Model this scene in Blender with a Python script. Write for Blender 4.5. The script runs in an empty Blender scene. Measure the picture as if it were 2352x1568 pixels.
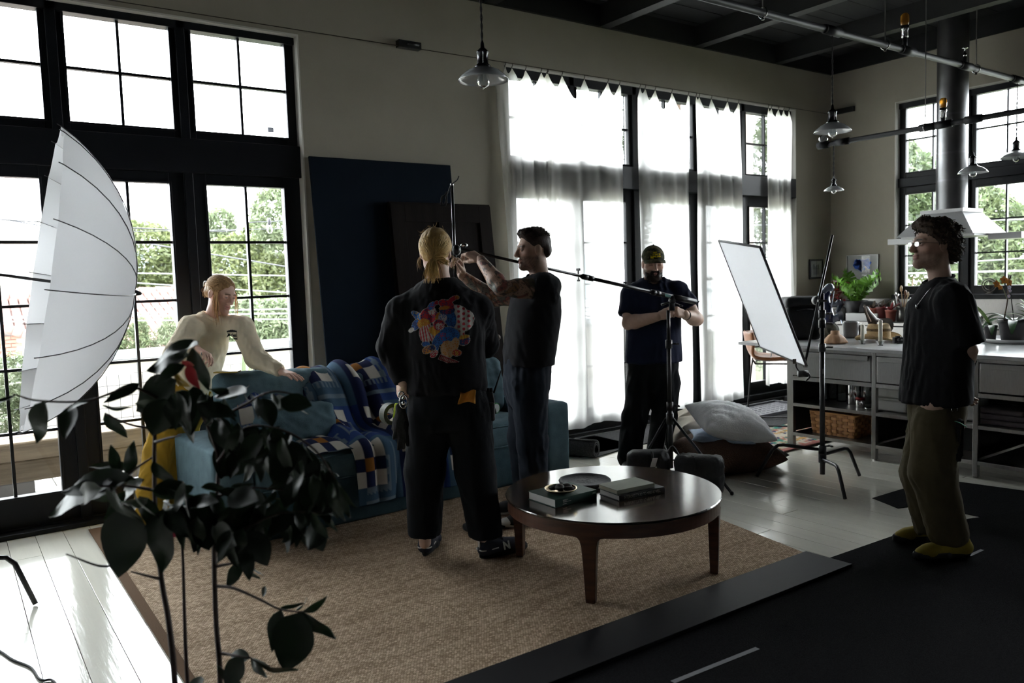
import bpy, math, random
import numpy as np
from mathutils import Matrix, Vector
from mathutils.bvhtree import BVHTree

SC = bpy.context.scene
COL = SC.collection
rnd = random.Random(7)
nrg = np.random.default_rng(7)
PI = math.pi

# ------------------------------------------------------------------ camera
EYE = np.array([0., 0., 1.5])
FOCAL = 1833.76                       # in pixels of a 2352 wide frame
_yaw, _pitch, _roll = .953621, -.0778717, -.0318814
FW = np.array([math.cos(_pitch)*math.cos(_yaw), math.cos(_pitch)*math.sin(_yaw), math.sin(_pitch)])
_r = np.cross(FW, [0, 0, 1]); _r /= np.linalg.norm(_r)
_u = np.cross(_r, FW)
RT = math.cos(_roll)*_r+math.sin(_roll)*_u
UP = -math.sin(_roll)*_r+math.cos(_roll)*_u
cam = bpy.data.cameras.new('camera')
cam.sensor_width = 36
cam.lens = 36*FOCAL/2352
cam.clip_start = .05
cam.clip_end = 500
cam.dof.use_dof = True
cam.dof.focus_distance = 4.6
cam.dof.aperture_fstop = 3.2
camo = bpy.data.objects.new('camera', cam)
COL.objects.link(camo)
camo.matrix_world = Matrix((
    (RT[0], UP[0], -FW[0], EYE[0]), (RT[1], UP[1], -FW[1], EYE[1]),
    (RT[2], UP[2], -FW[2], EYE[2]), (0, 0, 0, 1)))
SC.camera = camo

# ------------------------------------------------------------------ sky and exposure
world = bpy.data.worlds.new('overcast_sky')
SC.world = world
world.use_nodes = True
_bg = world.node_tree.nodes['Background']
_bg.inputs[0].default_value = (.93, .965, 1.0, 1)
_bg.inputs[1].default_value = 23.0
SC.view_settings.view_transform = 'Standard'
SC.view_settings.look = 'None'
SC.view_settings.exposure = 0.0
SC.view_settings.gamma = 1.0
SC.view_settings.use_curve_mapping = False
SC.cycles.max_bounces = 10
SC.cycles.diffuse_bounces = 6
SC.cycles.glossy_bounces = 4
SC.cycles.transmission_bounces = 6
SC.cycles.transparent_max_bounces = 24
SC.cycles.caustics_reflective = False
SC.cycles.caustics_refractive = False

# ------------------------------------------------------------------ helpers: points
def ray(x, y):
    return FW+RT*((x-1176)/FOCAL)-UP*((y-784)/FOCAL)
def at_z(x, y, z=0.):
    d = ray(x, y); return EYE+d*((z-EYE[2])/d[2])
def at_y(x, y, v):
    d = ray(x, y); return EYE+d*(v/d[1])
def at_x(x, y, v):
    d = ray(x, y); return EYE+d*(v/d[0])
def at_d(x, y, t):
    return EYE+ray(x, y)*t
def nz(v):
    v = np.asarray(v, float); return v/(np.linalg.norm(v)+1e-12)
A3 = lambda *a: np.array(a, float)
RH = nz(RT*A3(1, 1, 0)); FH = nz(FW*A3(1, 1, 0)); ZU = A3(0, 0, 1)          # horizontal right and forward of the view, and up
BMh = np.stack([RH, FH, ZU], 1)

# ------------------------------------------------------------------ helpers: materials
MATS = {}
def mat(name, col, rough=.6, metal=0., var=0., vscale=8., bump=0., bscale=60., stretch=(1, 1, 1), col2=None,
        spec=.5, coat=0., trans=0., attr=None, sheen=0., ior=1.45, emit=0.):
    if name in MATS: return MATS[name]
    m = bpy.data.materials.new(name); m.use_nodes = True
    nt = m.node_tree; b = nt.nodes['Principled BSDF']
    b.inputs['Base Color'].default_value = (*col, 1)
    b.inputs['Roughness'].default_value = rough
    b.inputs['Metallic'].default_value = metal
    b.inputs['Specular IOR Level'].default_value = spec
    b.inputs['Coat Weight'].default_value = coat
    b.inputs['Transmission Weight'].default_value = trans
    b.inputs['IOR'].default_value = ior
    b.inputs['Sheen Weight'].default_value = sheen
    if emit:
        b.inputs['Emission Color'].default_value = (*col, 1); b.inputs['Emission Strength'].default_value = emit
    L = nt.links.new
    if var or bump or col2:
        tc = nt.nodes.new('ShaderNodeTexCoord'); mp = nt.nodes.new('ShaderNodeMapping')
        mp.inputs['Scale'].default_value = stretch
        L(tc.outputs['Object'], mp.inputs[0])
    src = None
    if attr:
        at = nt.nodes.new('ShaderNodeAttribute'); at.attribute_name = attr; src = at.outputs['Color']
    if var or col2:
        n = nt.nodes.new('ShaderNodeTexNoise'); n.inputs['Scale'].default_value = vscale; n.inputs['Detail'].default_value = 5
        L(mp.outputs[0], n.inputs['Vector'])
        rp = nt.nodes.new('ShaderNodeValToRGB')
        rp.color_ramp.elements[0].position = .3; rp.color_ramp.elements[1].position = .7
        if src is not None:
            rp.color_ramp.elements[0].color = (1-var,)*3+(1,); rp.color_ramp.elements[1].color = (1+var,)*3+(1,)
            mx = nt.nodes.new('ShaderNodeMix'); mx.data_type = 'RGBA'; mx.blend_type = 'MULTIPLY'; mx.inputs[0].default_value = 1
            L(src, mx.inputs[6]); L(rp.outputs[0], mx.inputs[7]); src = mx.outputs[2]
        else:
            c2 = col2 or tuple(min(1, c*(1+var)) for c in col)
            c1 = col if col2 else tuple(c*(1-var) for c in col)
            rp.color_ramp.elements[0].color = (*c1, 1); rp.color_ramp.elements[1].color = (*c2, 1)
            src = rp.outputs[0]
        L(n.outputs['Fac'], rp.inputs[0])
    if src is not None: L(src, b.inputs['Base Color'])
    if bump:
        n2 = nt.nodes.new('ShaderNodeTexNoise'); n2.inputs['Scale'].default_value = bscale; n2.inputs['Detail'].default_value = 4
        L(mp.outputs[0], n2.inputs['Vector'])
        bp = nt.nodes.new('ShaderNodeBump'); bp.inputs['Strength'].default_value = bump; bp.inputs['Distance'].default_value = .01
        L(n2.outputs['Fac'], bp.inputs['Height']); L(bp.outputs[0], b.inputs['Normal'])
    MATS[name] = m
    return m

def glass_mat(name, tint=(.97, .985, .98), refl=.8):
    m = bpy.data.materials.new(name); m.use_nodes = True
    nt = m.node_tree; nt.nodes.remove(nt.nodes['Principled BSDF'])
    out = nt.nodes['Material Output']
    t = nt.nodes.new('ShaderNodeBsdfTransparent'); t.inputs[0].default_value = (*tint, 1)
    g = nt.nodes.new('ShaderNodeBsdfGlossy'); g.inputs['Roughness'].default_value = .01
    lw = nt.nodes.new('ShaderNodeFresnel'); lw.inputs[0].default_value = 1.45
    mx = nt.nodes.new('ShaderNodeMixShader')
    L = nt.links.new
    mul = nt.nodes.new('ShaderNodeMath'); mul.operation = 'MULTIPLY'; mul.inputs[1].default_value = refl; mul.use_clamp = True
    L(lw.outputs[0], mul.inputs[0]); L(mul.outputs[0], mx.inputs[0]); L(t.outputs[0], mx.inputs[1]); L(g.outputs[0], mx.inputs[2])
    L(mx.outputs[0], out.inputs[0]); MATS[name] = m
    return m

def sheer_mat(name, col, tr=.55, see=.12):
    m = bpy.data.materials.new(name); m.use_nodes = True
    nt = m.node_tree; nt.nodes.remove(nt.nodes['Principled BSDF'])
    out = nt.nodes['Material Output']; L = nt.links.new
    d = nt.nodes.new('ShaderNodeBsdfDiffuse'); d.inputs[0].default_value = (*col, 1)
    t = nt.nodes.new('ShaderNodeBsdfTranslucent'); t.inputs[0].default_value = (*col, 1)
    p = nt.nodes.new('ShaderNodeBsdfTransparent')
    m1 = nt.nodes.new('ShaderNodeMixShader'); m1.inputs[0].default_value = tr
    m2 = nt.nodes.new('ShaderNodeMixShader'); m2.inputs[0].default_value = see
    L(d.outputs[0], m1.inputs[1]); L(t.outputs[0], m1.inputs[2]); L(m1.outputs[0], m2.inputs[1]); L(p.outputs[0], m2.inputs[2])
    L(m2.outputs[0], out.inputs[0]); MATS[name] = m
    return m

# ------------------------------------------------------------------ helpers: objects
LOC = {}
def put(o, label=None, cat=None, group=None, kind=None):
    if label: o['label'] = label
    if cat: o['category'] = cat
    if group: o['group'] = group
    if kind: o['kind'] = kind
    return o
def thing(name, loc, label, cat, group=None):
    o = bpy.data.objects.new(name, None); COL.objects.link(o)
    o.location = loc; o.empty_display_size = .1
    LOC[o.name] = np.array(loc, float)
    return put(o, label, cat, group)
def world_loc(o):
    p = np.zeros(3)
    while o is not None:
        p = p+np.array(o.location); o = o.parent
    return p
def mesh_ob(name, V, F, m, parent=None, smooth=False, origin=None, cols=None, bevel=0., uv=None, subsurf=0):
    """V in world space; origin defaults to the parent's place, or the base centre for a top-level mesh"""
    V = np.asarray(V, float)
    if parent is not None: org = world_loc(parent)
    elif origin is not None: org = np.asarray(origin, float)
    else: org = np.array([(V[:, 0].min()+V[:, 0].max())/2, (V[:, 1].min()+V[:, 1].max())/2, V[:, 2].min()])
    me = bpy.data.meshes.new(name)
    if isinstance(F, np.ndarray):
        n = F.shape[1]
        me.vertices.add(len(V)); me.vertices.foreach_set('co', (V-org).astype(np.float32).ravel())
        me.loops.add(F.size); me.loops.foreach_set('vertex_index', F.astype(np.int32).ravel())
        me.polygons.add(len(F)); me.polygons.foreach_set('loop_start', np.arange(0, F.size, n, dtype=np.int32))
        me.update(calc_edges=True); me.validate()
    else:
        me.from_pydata([tuple(v) for v in (V-org)], [], F); me.update()
    if smooth: me.polygons.foreach_set('use_smooth', np.ones(len(me.polygons), dtype=bool))
    if cols is not None:
        ca = me.color_attributes.new('tint', 'FLOAT_COLOR', 'POINT')
        c4 = np.ones((len(V), 4), np.float32); c4[:, :3] = cols
        ca.data.foreach_set('color', c4.ravel())
    o = bpy.data.objects.new(name, me); COL.objects.link(o)
    if m is not None:
        for mm in (m if isinstance(m, (list, tuple)) else [m]): me.materials.append(mm)
    if parent is not None: o.parent = parent
    else: o.location = org
    if bevel:
        md = o.modifiers.new('bevel', 'BEVEL'); md.width = bevel; md.segments = 2; md.limit_method = 'ANGLE'; md.angle_limit = .6
    if subsurf:
        md = o.modifiers.new('subdivision', 'SUBSURF'); md.levels = subsurf; md.render_levels = subsurf
    return o

def basis(axis, hint=(0, 0, 1)):
    a = nz(axis); h = np.asarray(hint, float)
    if abs(a@nz(h)) > .98: h = A3(1, 0, 0) if abs(a[0]) < .9 else A3(0, 1, 0)
    x = nz(np.cross(h, a)); y = np.cross(a, x)
    return x, y, a

class MB:
    """collects shapes given in world space and links them as one mesh object"""
    def __init__(s): s.V = []; s.F = []; s.n = 0
    def add(s, V, F):
        V = np.asarray(V, float).reshape(-1, 3)
        s.V.append(V); s.F += [tuple(i+s.n for i in f) for f in F]; s.n += len(V); return s
    def box(s, c, size, rz=0., M=None):
        c = np.asarray(c, float); h = np.asarray(size, float)/2
        v = np.array([[x, y, z] for x in (-1, 1) for y in (-1, 1) for z in (-1, 1)])*h
        if M is not None: v = v@np.asarray(M, float).T
        elif rz:
            cs, sn = math.cos(rz), math.sin(rz); v = v@np.array([[cs, sn, 0], [-sn, cs, 0], [0, 0, 1]])
        return s.add(v+c, [(0, 1, 3, 2), (4, 6, 7, 5), (0, 4, 5, 1), (2, 3, 7, 6), (0, 2, 6, 4), (1, 5, 7, 3)])
    def bb(s, x0, x1, y0, y1, z0, z1):
        return s.box(((x0+x1)/2, (y0+y1)/2, (z0+z1)/2), (x1-x0, y1-y0, z1-z0))
    def bar(s, a, b, w, h, hint=(0, 0, 1)):
        a = np.asarray(a, float); b = np.asarray(b, float); x, y, z = basis(b-a, hint)
        return s.box((a+b)/2, (w, h, np.linalg.norm(b-a)), M=np.stack([x, y, z], 1))
    def cyl(s, a, b, r, r2=None, n=12, caps=True):
        a = np.asarray(a, float); b = np.asarray(b, float); r2 = r if r2 is None else r2
        x, y, z = basis(b-a); t = np.arange(n)*2*PI/n
        ring = np.cos(t)[:, None]*x+np.sin(t)[:, None]*y
        F = [(i, (i+1) % n, n+(i+1) % n, n+i) for i in range(n)]
        if caps: F += [tuple(range(n))[::-1], tuple(range(n, 2*n))]
        return s.add(np.vstack([a+ring*r, b+ring*r2]), F)
    def tube(s, pts, r, n=8, closed=False, caps=True, flat=1.):
        P = np.asarray(pts, float); k = len(P); rr = np.broadcast_to(np.asarray(r, float), (k,))
        if closed: T = np.roll(P, -1, 0)-np.roll(P, 1, 0)
        else: T = np.gradient(P, axis=0)
        T /= np.linalg.norm(T, axis=1)[:, None]+1e-12
        x, _, _ = basis(T[0]); V = []; t = np.arange(n)*2*PI/n
        for i in range(k):
            x = nz(x-T[i]*(x@T[i])); y = np.cross(T[i], x)
            V.append(P[i]+(np.cos(t)[:, None]*x+np.sin(t)[:, None]*y*flat)*rr[i])
        m = k if closed else k-1
        F = [(i*n+j, i*n+(j+1) % n, ((i+1) % k)*n+(j+1) % n, ((i+1) % k)*n+j) for i in range(m) for j in range(n)]
        if caps and not closed: F += [tuple(range(n))[::-1], tuple(range((k-1)*n, k*n))]
        return s.add(np.vstack(V), F)
    def lathe(s, prof, c, axis=(0, 0, 1), n=24, cap=True):
        """prof: (radius, height) pairs along axis from c"""
        x, y, z = basis(axis); c = np.asarray(c, float); t = np.arange(n)*2*PI/n
        ring = np.cos(t)[:, None]*x+np.sin(t)[:, None]*y
        V = np.vstack([c+z*h+ring*max(r, 1e-4) for r, h in prof]); k = len(prof)
        F = [(i*n+j, i*n+(j+1) % n, (i+1)*n+(j+1) % n, (i+1)*n+j) for i in range(k-1) for j in range(n)]
        if cap: F += [tuple(range(n))[::-1], tuple(range((k-1)*n, k*n))]
        return s.add(V, F)
    def prism(s, poly, vec):
        P = np.asarray(poly, float); n = len(P); v = np.asarray(vec, float)
        F = [tuple(range(n))[::-1], tuple(range(n, 2*n))]+[(i, (i+1) % n, n+(i+1) % n, n+i) for i in range(n)]
        return s.add(np.vstack([P, P+v]), F)
    def ball(s, c, r, n=12, m=8, M=None):
        r = np.broadcast_to(np.asarray(r, float), (3,)); V = []
        for i in range(m+1):
            ph = PI*i/m
            for j in range(n):
                th = 2*PI*j/n; V.append((math.sin(ph)*math.cos(th)*r[0], math.sin(ph)*math.sin(th)*r[1], -math.cos(ph)*r[2]))
        V = np.array(V)
        if M is not None: V = V@np.asarray(M, float).T
        F = [(i*n+j, i*n+(j+1) % n, (i+1)*n+(j+1) % n, (i+1)*n+j) for i in range(m) for j in range(n)]
        return s.add(V+np.asarray(c, float), F)
    def surf(s, G):
        G = np.asarray(G, float); a, b = G.shape[:2]
        F = [(i*b+j, i*b+j+1, (i+1)*b+j+1, (i+1)*b+j) for i in range(a-1) for j in range(b-1)]
        return s.add(G.reshape(-1, 3), F)
    def out(s, name, m, parent=None, **k):
        return mesh_ob(name, np.vstack(s.V), s.F, m, parent, **k)

def copy_tree(o, loc=None, rz=None, parent=None):
    c = o.copy(); COL.objects.link(c); c.parent = parent
    if parent is not None: c.matrix_parent_inverse = o.matrix_parent_inverse.copy()
    if loc is not None: c.location = loc
    if rz is not None: c.rotation_euler = (0, 0, rz)
    for ch in list(o.children): copy_tree(ch, parent=c)
    return c
def single(name, mb, m, label, cat, group=None, **k):
    o = mb.out(name, m, None, **k); return put(o, label, cat, group)
def wob(P, f, seed=0):
    """smooth pseudo-noise in -1..1 for points P (n,3)"""
    g = np.random.default_rng(seed); s = 0
    for i in range(6):
        k = g.normal(size=3)*f*(1+.45*i); s = s+np.sin(P@k+g.uniform(0, 6.28))/(1+.5*i)
    return s/2.6
def bez(pts, n=24):
    """Catmull-Rom through pts"""
    P = np.asarray(pts, float); P = np.vstack([2*P[0]-P[1], P, 2*P[-1]-P[-2]]); out = []
    m = len(P)-3
    for k in range(n+1):
        u = k/n*m; i = min(int(u), m-1); t = u-i; a, b, c, d = P[i:i+4]
        out.append(.5*((2*b)+(c-a)*t+(2*a-5*b+4*c-d)*t*t+(3*b-a-3*c+d)*t**3))
    return np.array(out)
def text_points(txt, size=1., bold=0.):
    cu = bpy.data.curves.new('lettering', 'FONT'); cu.body = txt; cu.size = size; cu.align_x = 'CENTER'; cu.align_y = 'CENTER'
    cu.offset = bold; cu.resolution_u = 3
    o = bpy.data.objects.new('lettering', cu); COL.objects.link(o)
    bpy.context.view_layer.update()
    me = o.evaluated_get(bpy.context.evaluated_depsgraph_get()).to_mesh()
    V = np.array([v.co[:] for v in me.vertices]); F = [tuple(p.vertices) for p in me.polygons]
    o.evaluated_get(bpy.context.evaluated_depsgraph_get()).to_mesh_clear()
    bpy.data.objects.remove(o); bpy.data.curves.remove(cu)
    return V, F
def lettering(txt, size, pos, ux, uy, m, parent, lift=.001, bold=0., name='lettering', width=None):
    V, F = text_points(txt, size, bold)
    if width: V[:, 0] *= width/(V[:, 0].max()-V[:, 0].min())
    ux, uy = nz(ux), nz(uy); nn = np.cross(ux, uy)
    W = np.asarray(pos, float)+V[:, :1]*ux+V[:, 1:2]*uy+nn*lift
    return mesh_ob(name, W, F, m, parent)
# ------------------------------------------------------------------ materials of the room
BLACKFRAME = mat('black_painted_frame', (.006, .0068, .009), .42, spec=.28)
WALL = mat('cream_plaster', (.335, .308, .248), .85, var=.04, vscale=3, bump=.05, bscale=30)
CEIL = mat('black_ceiling_paint', (.004, .0043, .0047), .85, var=.25, vscale=4, bump=.1, bscale=40)
BEAMM = mat('charcoal_beam_paint', (.013, .0135, .0135), .6, var=.2, vscale=6)
TRIM = mat('white_trim_paint', (.62, .60, .55), .6)
PLANK = mat('cream_painted_floorboard', (.76, .74, .65), .12, var=.05, vscale=5, bump=.09, bscale=14, stretch=(3, .25, 1), spec=.8, ior=1.7)
SUBF = mat('dark_gap_under_boards', (.05, .045, .035), .9)
PANE = glass_mat('window_glass')
STEEL = mat('brushed_stainless_steel', (.36, .35, .335), .30, 1.0, var=.08, vscale=20, bump=.05, bscale=80, stretch=(1, 12, 1))
BLACKMETAL = mat('black_powder_coated_metal', (.012, .012, .014), .35, spec=.6)
CHROME = mat('chrome', (.62, .62, .62), .12, 1.0)

X0, X1, Y0, Y1, ZC = -4.6, 8.94, -4.4, 5.76, 3.83

# ---- floor of separate boards
fl = MB().bb(X0, X1, Y0, Y1+.1, -.12, -.022).out('floor', SUBF, origin=(0, 0, 0)); put(fl, 'cream painted wooden board floor of the studio', kind='structure')
PW = .1505
lens = (2.44, 3.05, 2.2, 2.75)
board_meshes = {}
def board_mesh(L):
    if L not in board_meshes:
        o = MB().bb(-PW/2+.0012, PW/2-.0012, 0, L-.0025, -.022, 0).out('plank', PLANK, origin=(0, 0, 0), bevel=.0012)
        board_meshes[L] = o
        return o, True
    o = board_meshes[L].copy(); COL.objects.link(o); return o, False
k = 0
x = X0
while x < X1-.02:
    y = Y0-rnd.uniform(0, 1.9); cx = x+PW/2
    while y < Y1+.05:
        L = rnd.choice(lens)
        if y+L > Y1+.06: L = round(max(.3, Y1+.06-y), 1)
        if y+L > Y0 and not (cx < -1.2 and y+L < 1.5) and not (y+L < .4):
            o, _ = board_mesh(L); o.location = (cx, y, rnd.uniform(-.0006, .0006)); o.parent = fl
            o.rotation_euler = (0, rnd.uniform(-.002, .002), 0)
        y += L
    x += PW

# ---- walls with their openings
def wall_x(name, y0, y1, openings, x0, x1, z1, label):
    """wall running along x, with (xa, xb, za, zb) openings"""
    b = MB(); xs = sorted(openings); c = x0
    for xa, xb, za, zb in xs:
        b.bb(c, xa, y0, y1, 0, z1)
        if za > 0: b.bb(xa, xb, y0, y1, 0, za)
        b.bb(xa, xb, y0, y1, zb, z1); c = xb
    b.bb(c, x1, y0, y1, 0, z1)
    return put(b.out(name, WALL, origin=(x0, y0, 0)), label, kind='structure')
OA = (-4.10, 2.255, 0, 3.332)      # doors and transoms, widened out of view to brighten rug and floor
OB = (4.10, 8.24, 0, 3.362)      # behind the curtains
wall_x('wall_left', Y1, Y1+.24, [OA, OB], X0-.2, X1+.24, 4.05, 'cream plaster wall with two tall black framed openings')
wr = MB()
WY0, WY1, WZ0, WZ1 = .3, 4.955, 1.15, 3.355
wr.bb(X1, X1+.24, Y0, WY0, 0, 4.05).bb(X1, X1+.24, WY1, Y1, 0, 4.05).bb(X1, X1+.24, WY0, WY1, 0, WZ0).bb(X1, X1+.24, WY0, WY1, WZ1, 4.05)
put(wr.out('wall_right', WALL, origin=(X1, 0, 0)), 'cream plaster wall behind the kitchen', kind='structure')
DARKW = mat('light_absorbing_wall', (.035, .034, .033), .85)  # unseen walls set dark to weaken the fill light on camera-facing sides
put(MB().bb(X0-.2, X1+.24, Y0-.2, Y0, 0, 4.05).out('wall_back', DARKW), 'unseen wall behind the photographer, darkened to cut bounced light', kind='structure')
put(MB().bb(X0-.2, X0, Y0, Y1, 0, 4.05).out('wall_near', DARKW), 'unseen wall at the near end, darkened to cut bounced light', kind='structure')
cl = MB().bb(X0-.2, X1+.24, Y0-.2, Y1+.24, 4.05, 4.15).out('ceiling', CEIL, origin=(0, 0, 4.05)); put(cl, 'black painted board ceiling', kind='structure')
cb = None
for i in range(68):
    yy = Y0+i*.15
    if cb is None: cb = MB().bb(X0, X1, -.073, .073, -.02, 0).out('ceiling_board', CEIL, cl, origin=None); cb.location = (0, yy+.075, 0)
    else:
        c = cb.copy(); COL.objects.link(c); c.location = (0, yy+.075, rnd.uniform(-.004, .002))
        c.parent = cl
# the first board was built in world space around z=0 under a parent at 4.05
for v in cb.data.vertices: v.co.z += 4.05
bm0 = None
for bx in (-3.85, -2.55, -1.25, .05, 1.35, 2.65, 3.95, 5.255, 6.554, 7.88):
    if bm0 is None: bm0 = put(MB().bb(bx-.06, bx+.06, Y0, Y1, ZC, 4.03).out('trim_1', BEAMM, origin=(bx, 0, ZC)), 'charcoal ceiling beam', kind='structure')
    else:
        c = bm0.copy(); COL.objects.link(c); c.location = (bx, 0, ZC)
lg = MB().bb(X0, X1, Y1-.035, Y1-.001, ZC, 4.04).out('trim_2', CEIL); put(lg, 'black ledger board along the left wall', kind='structure')
lg = MB().bb(X1-.035, X1-.001, Y0, Y1-.04, ZC, 4.04).out('trim_3', CEIL); put(lg, 'black ledger board along the right wall', kind='structure')

# white reveals around the openings
def reveal(name, xa, xb, zb, lab):
    b = MB().bb(xa, xa+.012, Y1-.004, Y1+.09, 0, zb).bb(xb-.012, xb, Y1-.004, Y1+.09, 0, zb).bb(xa, xb, Y1-.004, Y1+.09, zb-.012, zb)
    put(b.out(name, TRIM), lab, kind='structure')
reveal('trim_4', *OA[:2], OA[3], 'white plaster reveal around the door opening')
reveal('trim_5', *OB[:2], OB[3], 'white plaster reveal around the curtained opening')
b = MB().bb(X1-.004, X1+.09, WY1-.012, WY1, WZ0, WZ1).bb(X1-.004, X1+.09, WY0, WY1, WZ1-.012, WZ1)
put(b.out('trim_6', TRIM), 'white plaster reveal around the kitchen window', kind='structure')

# ---- window units; local frame u along the wall, z up, depth d outward
def framer(axis, d0):
    if axis == 'x': return lambda b, u0, u1, e0, e1, z0, z1: b.bb(u0, u1, d0+e0, d0+e1, z0, z1)
    return lambda b, u0, u1, e0, e1, z0, z1: b.bb(d0+e0, d0+e1, u0, u1, z0, z1)
WN = [0]; DN = [0]
def unit(kind, axis, d0, u0, u1, z0, z1, g0, g1, gz0, gz1, cols, rows, label, muntin=.018, vpos=None):
    """a sash or door: frame, muntins, panes. g*: glass rectangle"""
    f = framer(axis, d0)
    if kind == 'door': DN[0] += 1; nm = 'door_%d' % DN[0]
    else: WN[0] += 1; nm = 'window_%d' % WN[0]
    b = MB()
    f(b, u0, g0, 0, .06, z0, z1); f(b, g1, u1, 0, .06, z0, z1); f(b, g0, g1, 0, .06, z0, gz0); f(b, g0, g1, 0, .06, gz1, z1)
    # stepped inner bead
    for s in (.010, .020):
        f(b, g0-.024+s, g0, -.016+s*.5, .001, gz0-.01, gz1+.01); f(b, g1, g1+.024-s, -.016+s*.5, .001, gz0-.01, gz1+.01)
    f(b, g0, g1, -.011, .001, gz1, gz1+.014); f(b, g0, g1, -.011, .001, gz0-.014, gz0)
    root = b.out(nm, BLACKFRAME, bevel=.003); put(root, label, kind='structure')
    us = [g0+(g1-g0)*i/cols for i in range(1, cols)] if vpos is None else vpos
    zs = [gz0+(gz1-gz0)*i/rows for i in range(1, rows)]
    for u in us:
        q = MB(); f(q, u-muntin/2, u+muntin/2, .012, .05, gz0, gz1); q.out('muntin', BLACKFRAME, root)
    for z in zs:
        q = MB(); f(q, g0, g1, .013, .049, z-muntin/2, z+muntin/2); q.out('muntin', BLACKFRAME, root)
    ue = [g0]+list(us)+[g1]; ze = [gz0]+zs+[gz1]
    for i in range(len(ue)-1):
        for j in range(len(ze)-1):
            q = MB(); f(q, ue[i]+.004, ue[i+1]-.004, .028, .032, ze[j]+.004, ze[j+1]-.004); q.out('pane', PANE, root)
    return root
FY = 5.845
def bay_row(xs, where):
    """xs: bay boundaries"""
    nth = ('first', 'second', 'third', 'fourth', 'fifth', 'sixth', 'seventh', 'eighth', 'ninth')
    for i in range(len(xs)-1):
        a, c = xs[i], xs[i+1]; od = ', '+nth[i]+' from the left'
        unit('window', 'x', FY, a, c, 2.53, 3.35, a+.075, c-.07, 2.595, 3.275, 2, 2, 'black framed transom window of four panes '+where+od)
        unit('door', 'x', FY, a, c, .03, 2.40, a+.122, c-.125, .232, 2.226, 2, 5, 'black framed glazed door of ten panes '+where+od)
xa = [-3.98+.778*i for i in range(5)]+[-.09, .672, 1.442, 2.242]  # leftmost bays are unseen, added to let more light onto the foreground
bay_row(xa, 'in the wide left opening')
xb = [4.115+i*(8.225-4.115)/5 for i in range(6)]
xb = [4.115, 4.90, 5.70, 6.63, 7.36, 8.225]
bay_row(xb, 'behind the curtains')
for nm, xs, z in (('trim_7', xa, .0), ('trim_8', xb, .0)):
    b = MB().bb(xs[0], xs[-1], FY-.03, FY+.075, 2.395, 2.535).bb(xs[0], xs[-1], FY-.03, FY+.07, 3.27, 3.36)
    b.bb(xs[0], xs[-1], FY-.035, FY+.08, 0, .035)
    for q in xs[1:-1]: b.bb(q-.03, q+.03, FY-.03, FY+.07, .03, 3.36)
    put(b.out(nm, BLACKFRAME, bevel=.004), 'black timber mullions and beam between doors and transoms', kind='structure')
# heavy beam face standing proud between the left doors and their transoms
put(MB().bb(xa[0], xa[-1], FY-.05, FY-.02, 2.30, 2.53).out('trim_9', BLACKFRAME, bevel=.004), 'black timber beam over the left doors', kind='structure')
put(MB().bb(xb[0], xb[-1], FY-.10, FY-.02, 2.34, 2.56).out('trim_10', BLACKFRAME, bevel=.004), 'black timber beam over the curtained doors', kind='structure')
# right wall windows
FX = X1+.085
wy = [WY1-.76*i for i in range(7)]
for i in range(6):
    a, c = max(wy[i+1], WY0), wy[i]
    unit('window', 'y', FX, a, c, 2.50, 3.345, a+.085, c-.085, 2.565, 3.285, 2, 2, 'black framed transom window of the kitchen wall, number %d from the corner' % (i+1), .016)
    unit('window', 'y', FX, a, c, 1.17, 2.40, a+.085, c-.085, 1.275, 2.315, 2, 3, 'black framed lower window of the kitchen wall, number %d from the corner' % (i+1), .016)
b = MB().bb(FX-.04, FX+.07, WY0, WY1, 2.40, 2.50).bb(FX-.02, FX+.07, WY0, WY1, 3.28, 3.35)
for q in wy[1:-1]: b.bb(FX-.03, FX+.07, q-.03, q+.03, 1.16, 3.35)
b.bb(X1-.06, FX+.05, WY0, WY1+.0, 1.135, 1.185)
put(b.out('trim_11', BLACKFRAME, bevel=.004), 'black timber mullions and sill of the kitchen window', kind='structure')
# threshold rail under the curtained doors
put(MB().bb(4.05, 8.26, 5.70, 5.80, 0, .035).bb(4.05, 8.26, 5.745, 5.80, .035, .10).out('baseboard_left', BLACKFRAME, bevel=.004), 'black threshold along the curtained doors', kind='structure')
put(MB().bb(OA[0]-.05, OA[1]+.03, 5.72, 5.80, 0, .03).out('baseboard_near', BLACKFRAME, bevel=.004), 'black threshold along the left doors', kind='structure')
# ------------------------------------------------------------------ outside: terrace, houses, trees, wires
PAVE = mat('pale_concrete_paver', (.27, .26, .24), .85, var=.12, vscale=3, bump=.2, bscale=25)
TIMBER = mat('weathered_brown_timber', (.13, .098, .065), .8, var=.3, vscale=5, stretch=(.6, 6, 6), bump=.3, bscale=20)
CONC = mat('grey_concrete', (.16, .152, .15), .9, var=.1, vscale=6, bump=.2, bscale=30)
STUCCO = mat('cream_stucco', (.50, .47, .42), .9, var=.04, vscale=2)
COPING = mat('grey_blue_metal_coping', (.30, .33, .36), .5)
TILE = mat('pale_red_clay_tile', (.17, .095, .082), .8, var=.18, vscale=2.2, bump=.2, bscale=12)
BRICKM = mat('red_brick', (.19, .08, .055), .85, var=.35, vscale=3)
MORTAR = mat('grey_mortar', (.3, .28, .26), .9)
LAWN = mat('green_ground', (.10, .112, .06), .9, var=.2, vscale=.6)
WIREM = mat('pale_grey_cable', (.13, .135, .145), .5)
DWIRE = mat('dark_cable', (.05, .05, .06), .5)
BARK = mat('brown_bark', (.12, .085, .06), .9, var=.3, vscale=6, bump=.4, bscale=15)
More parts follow.
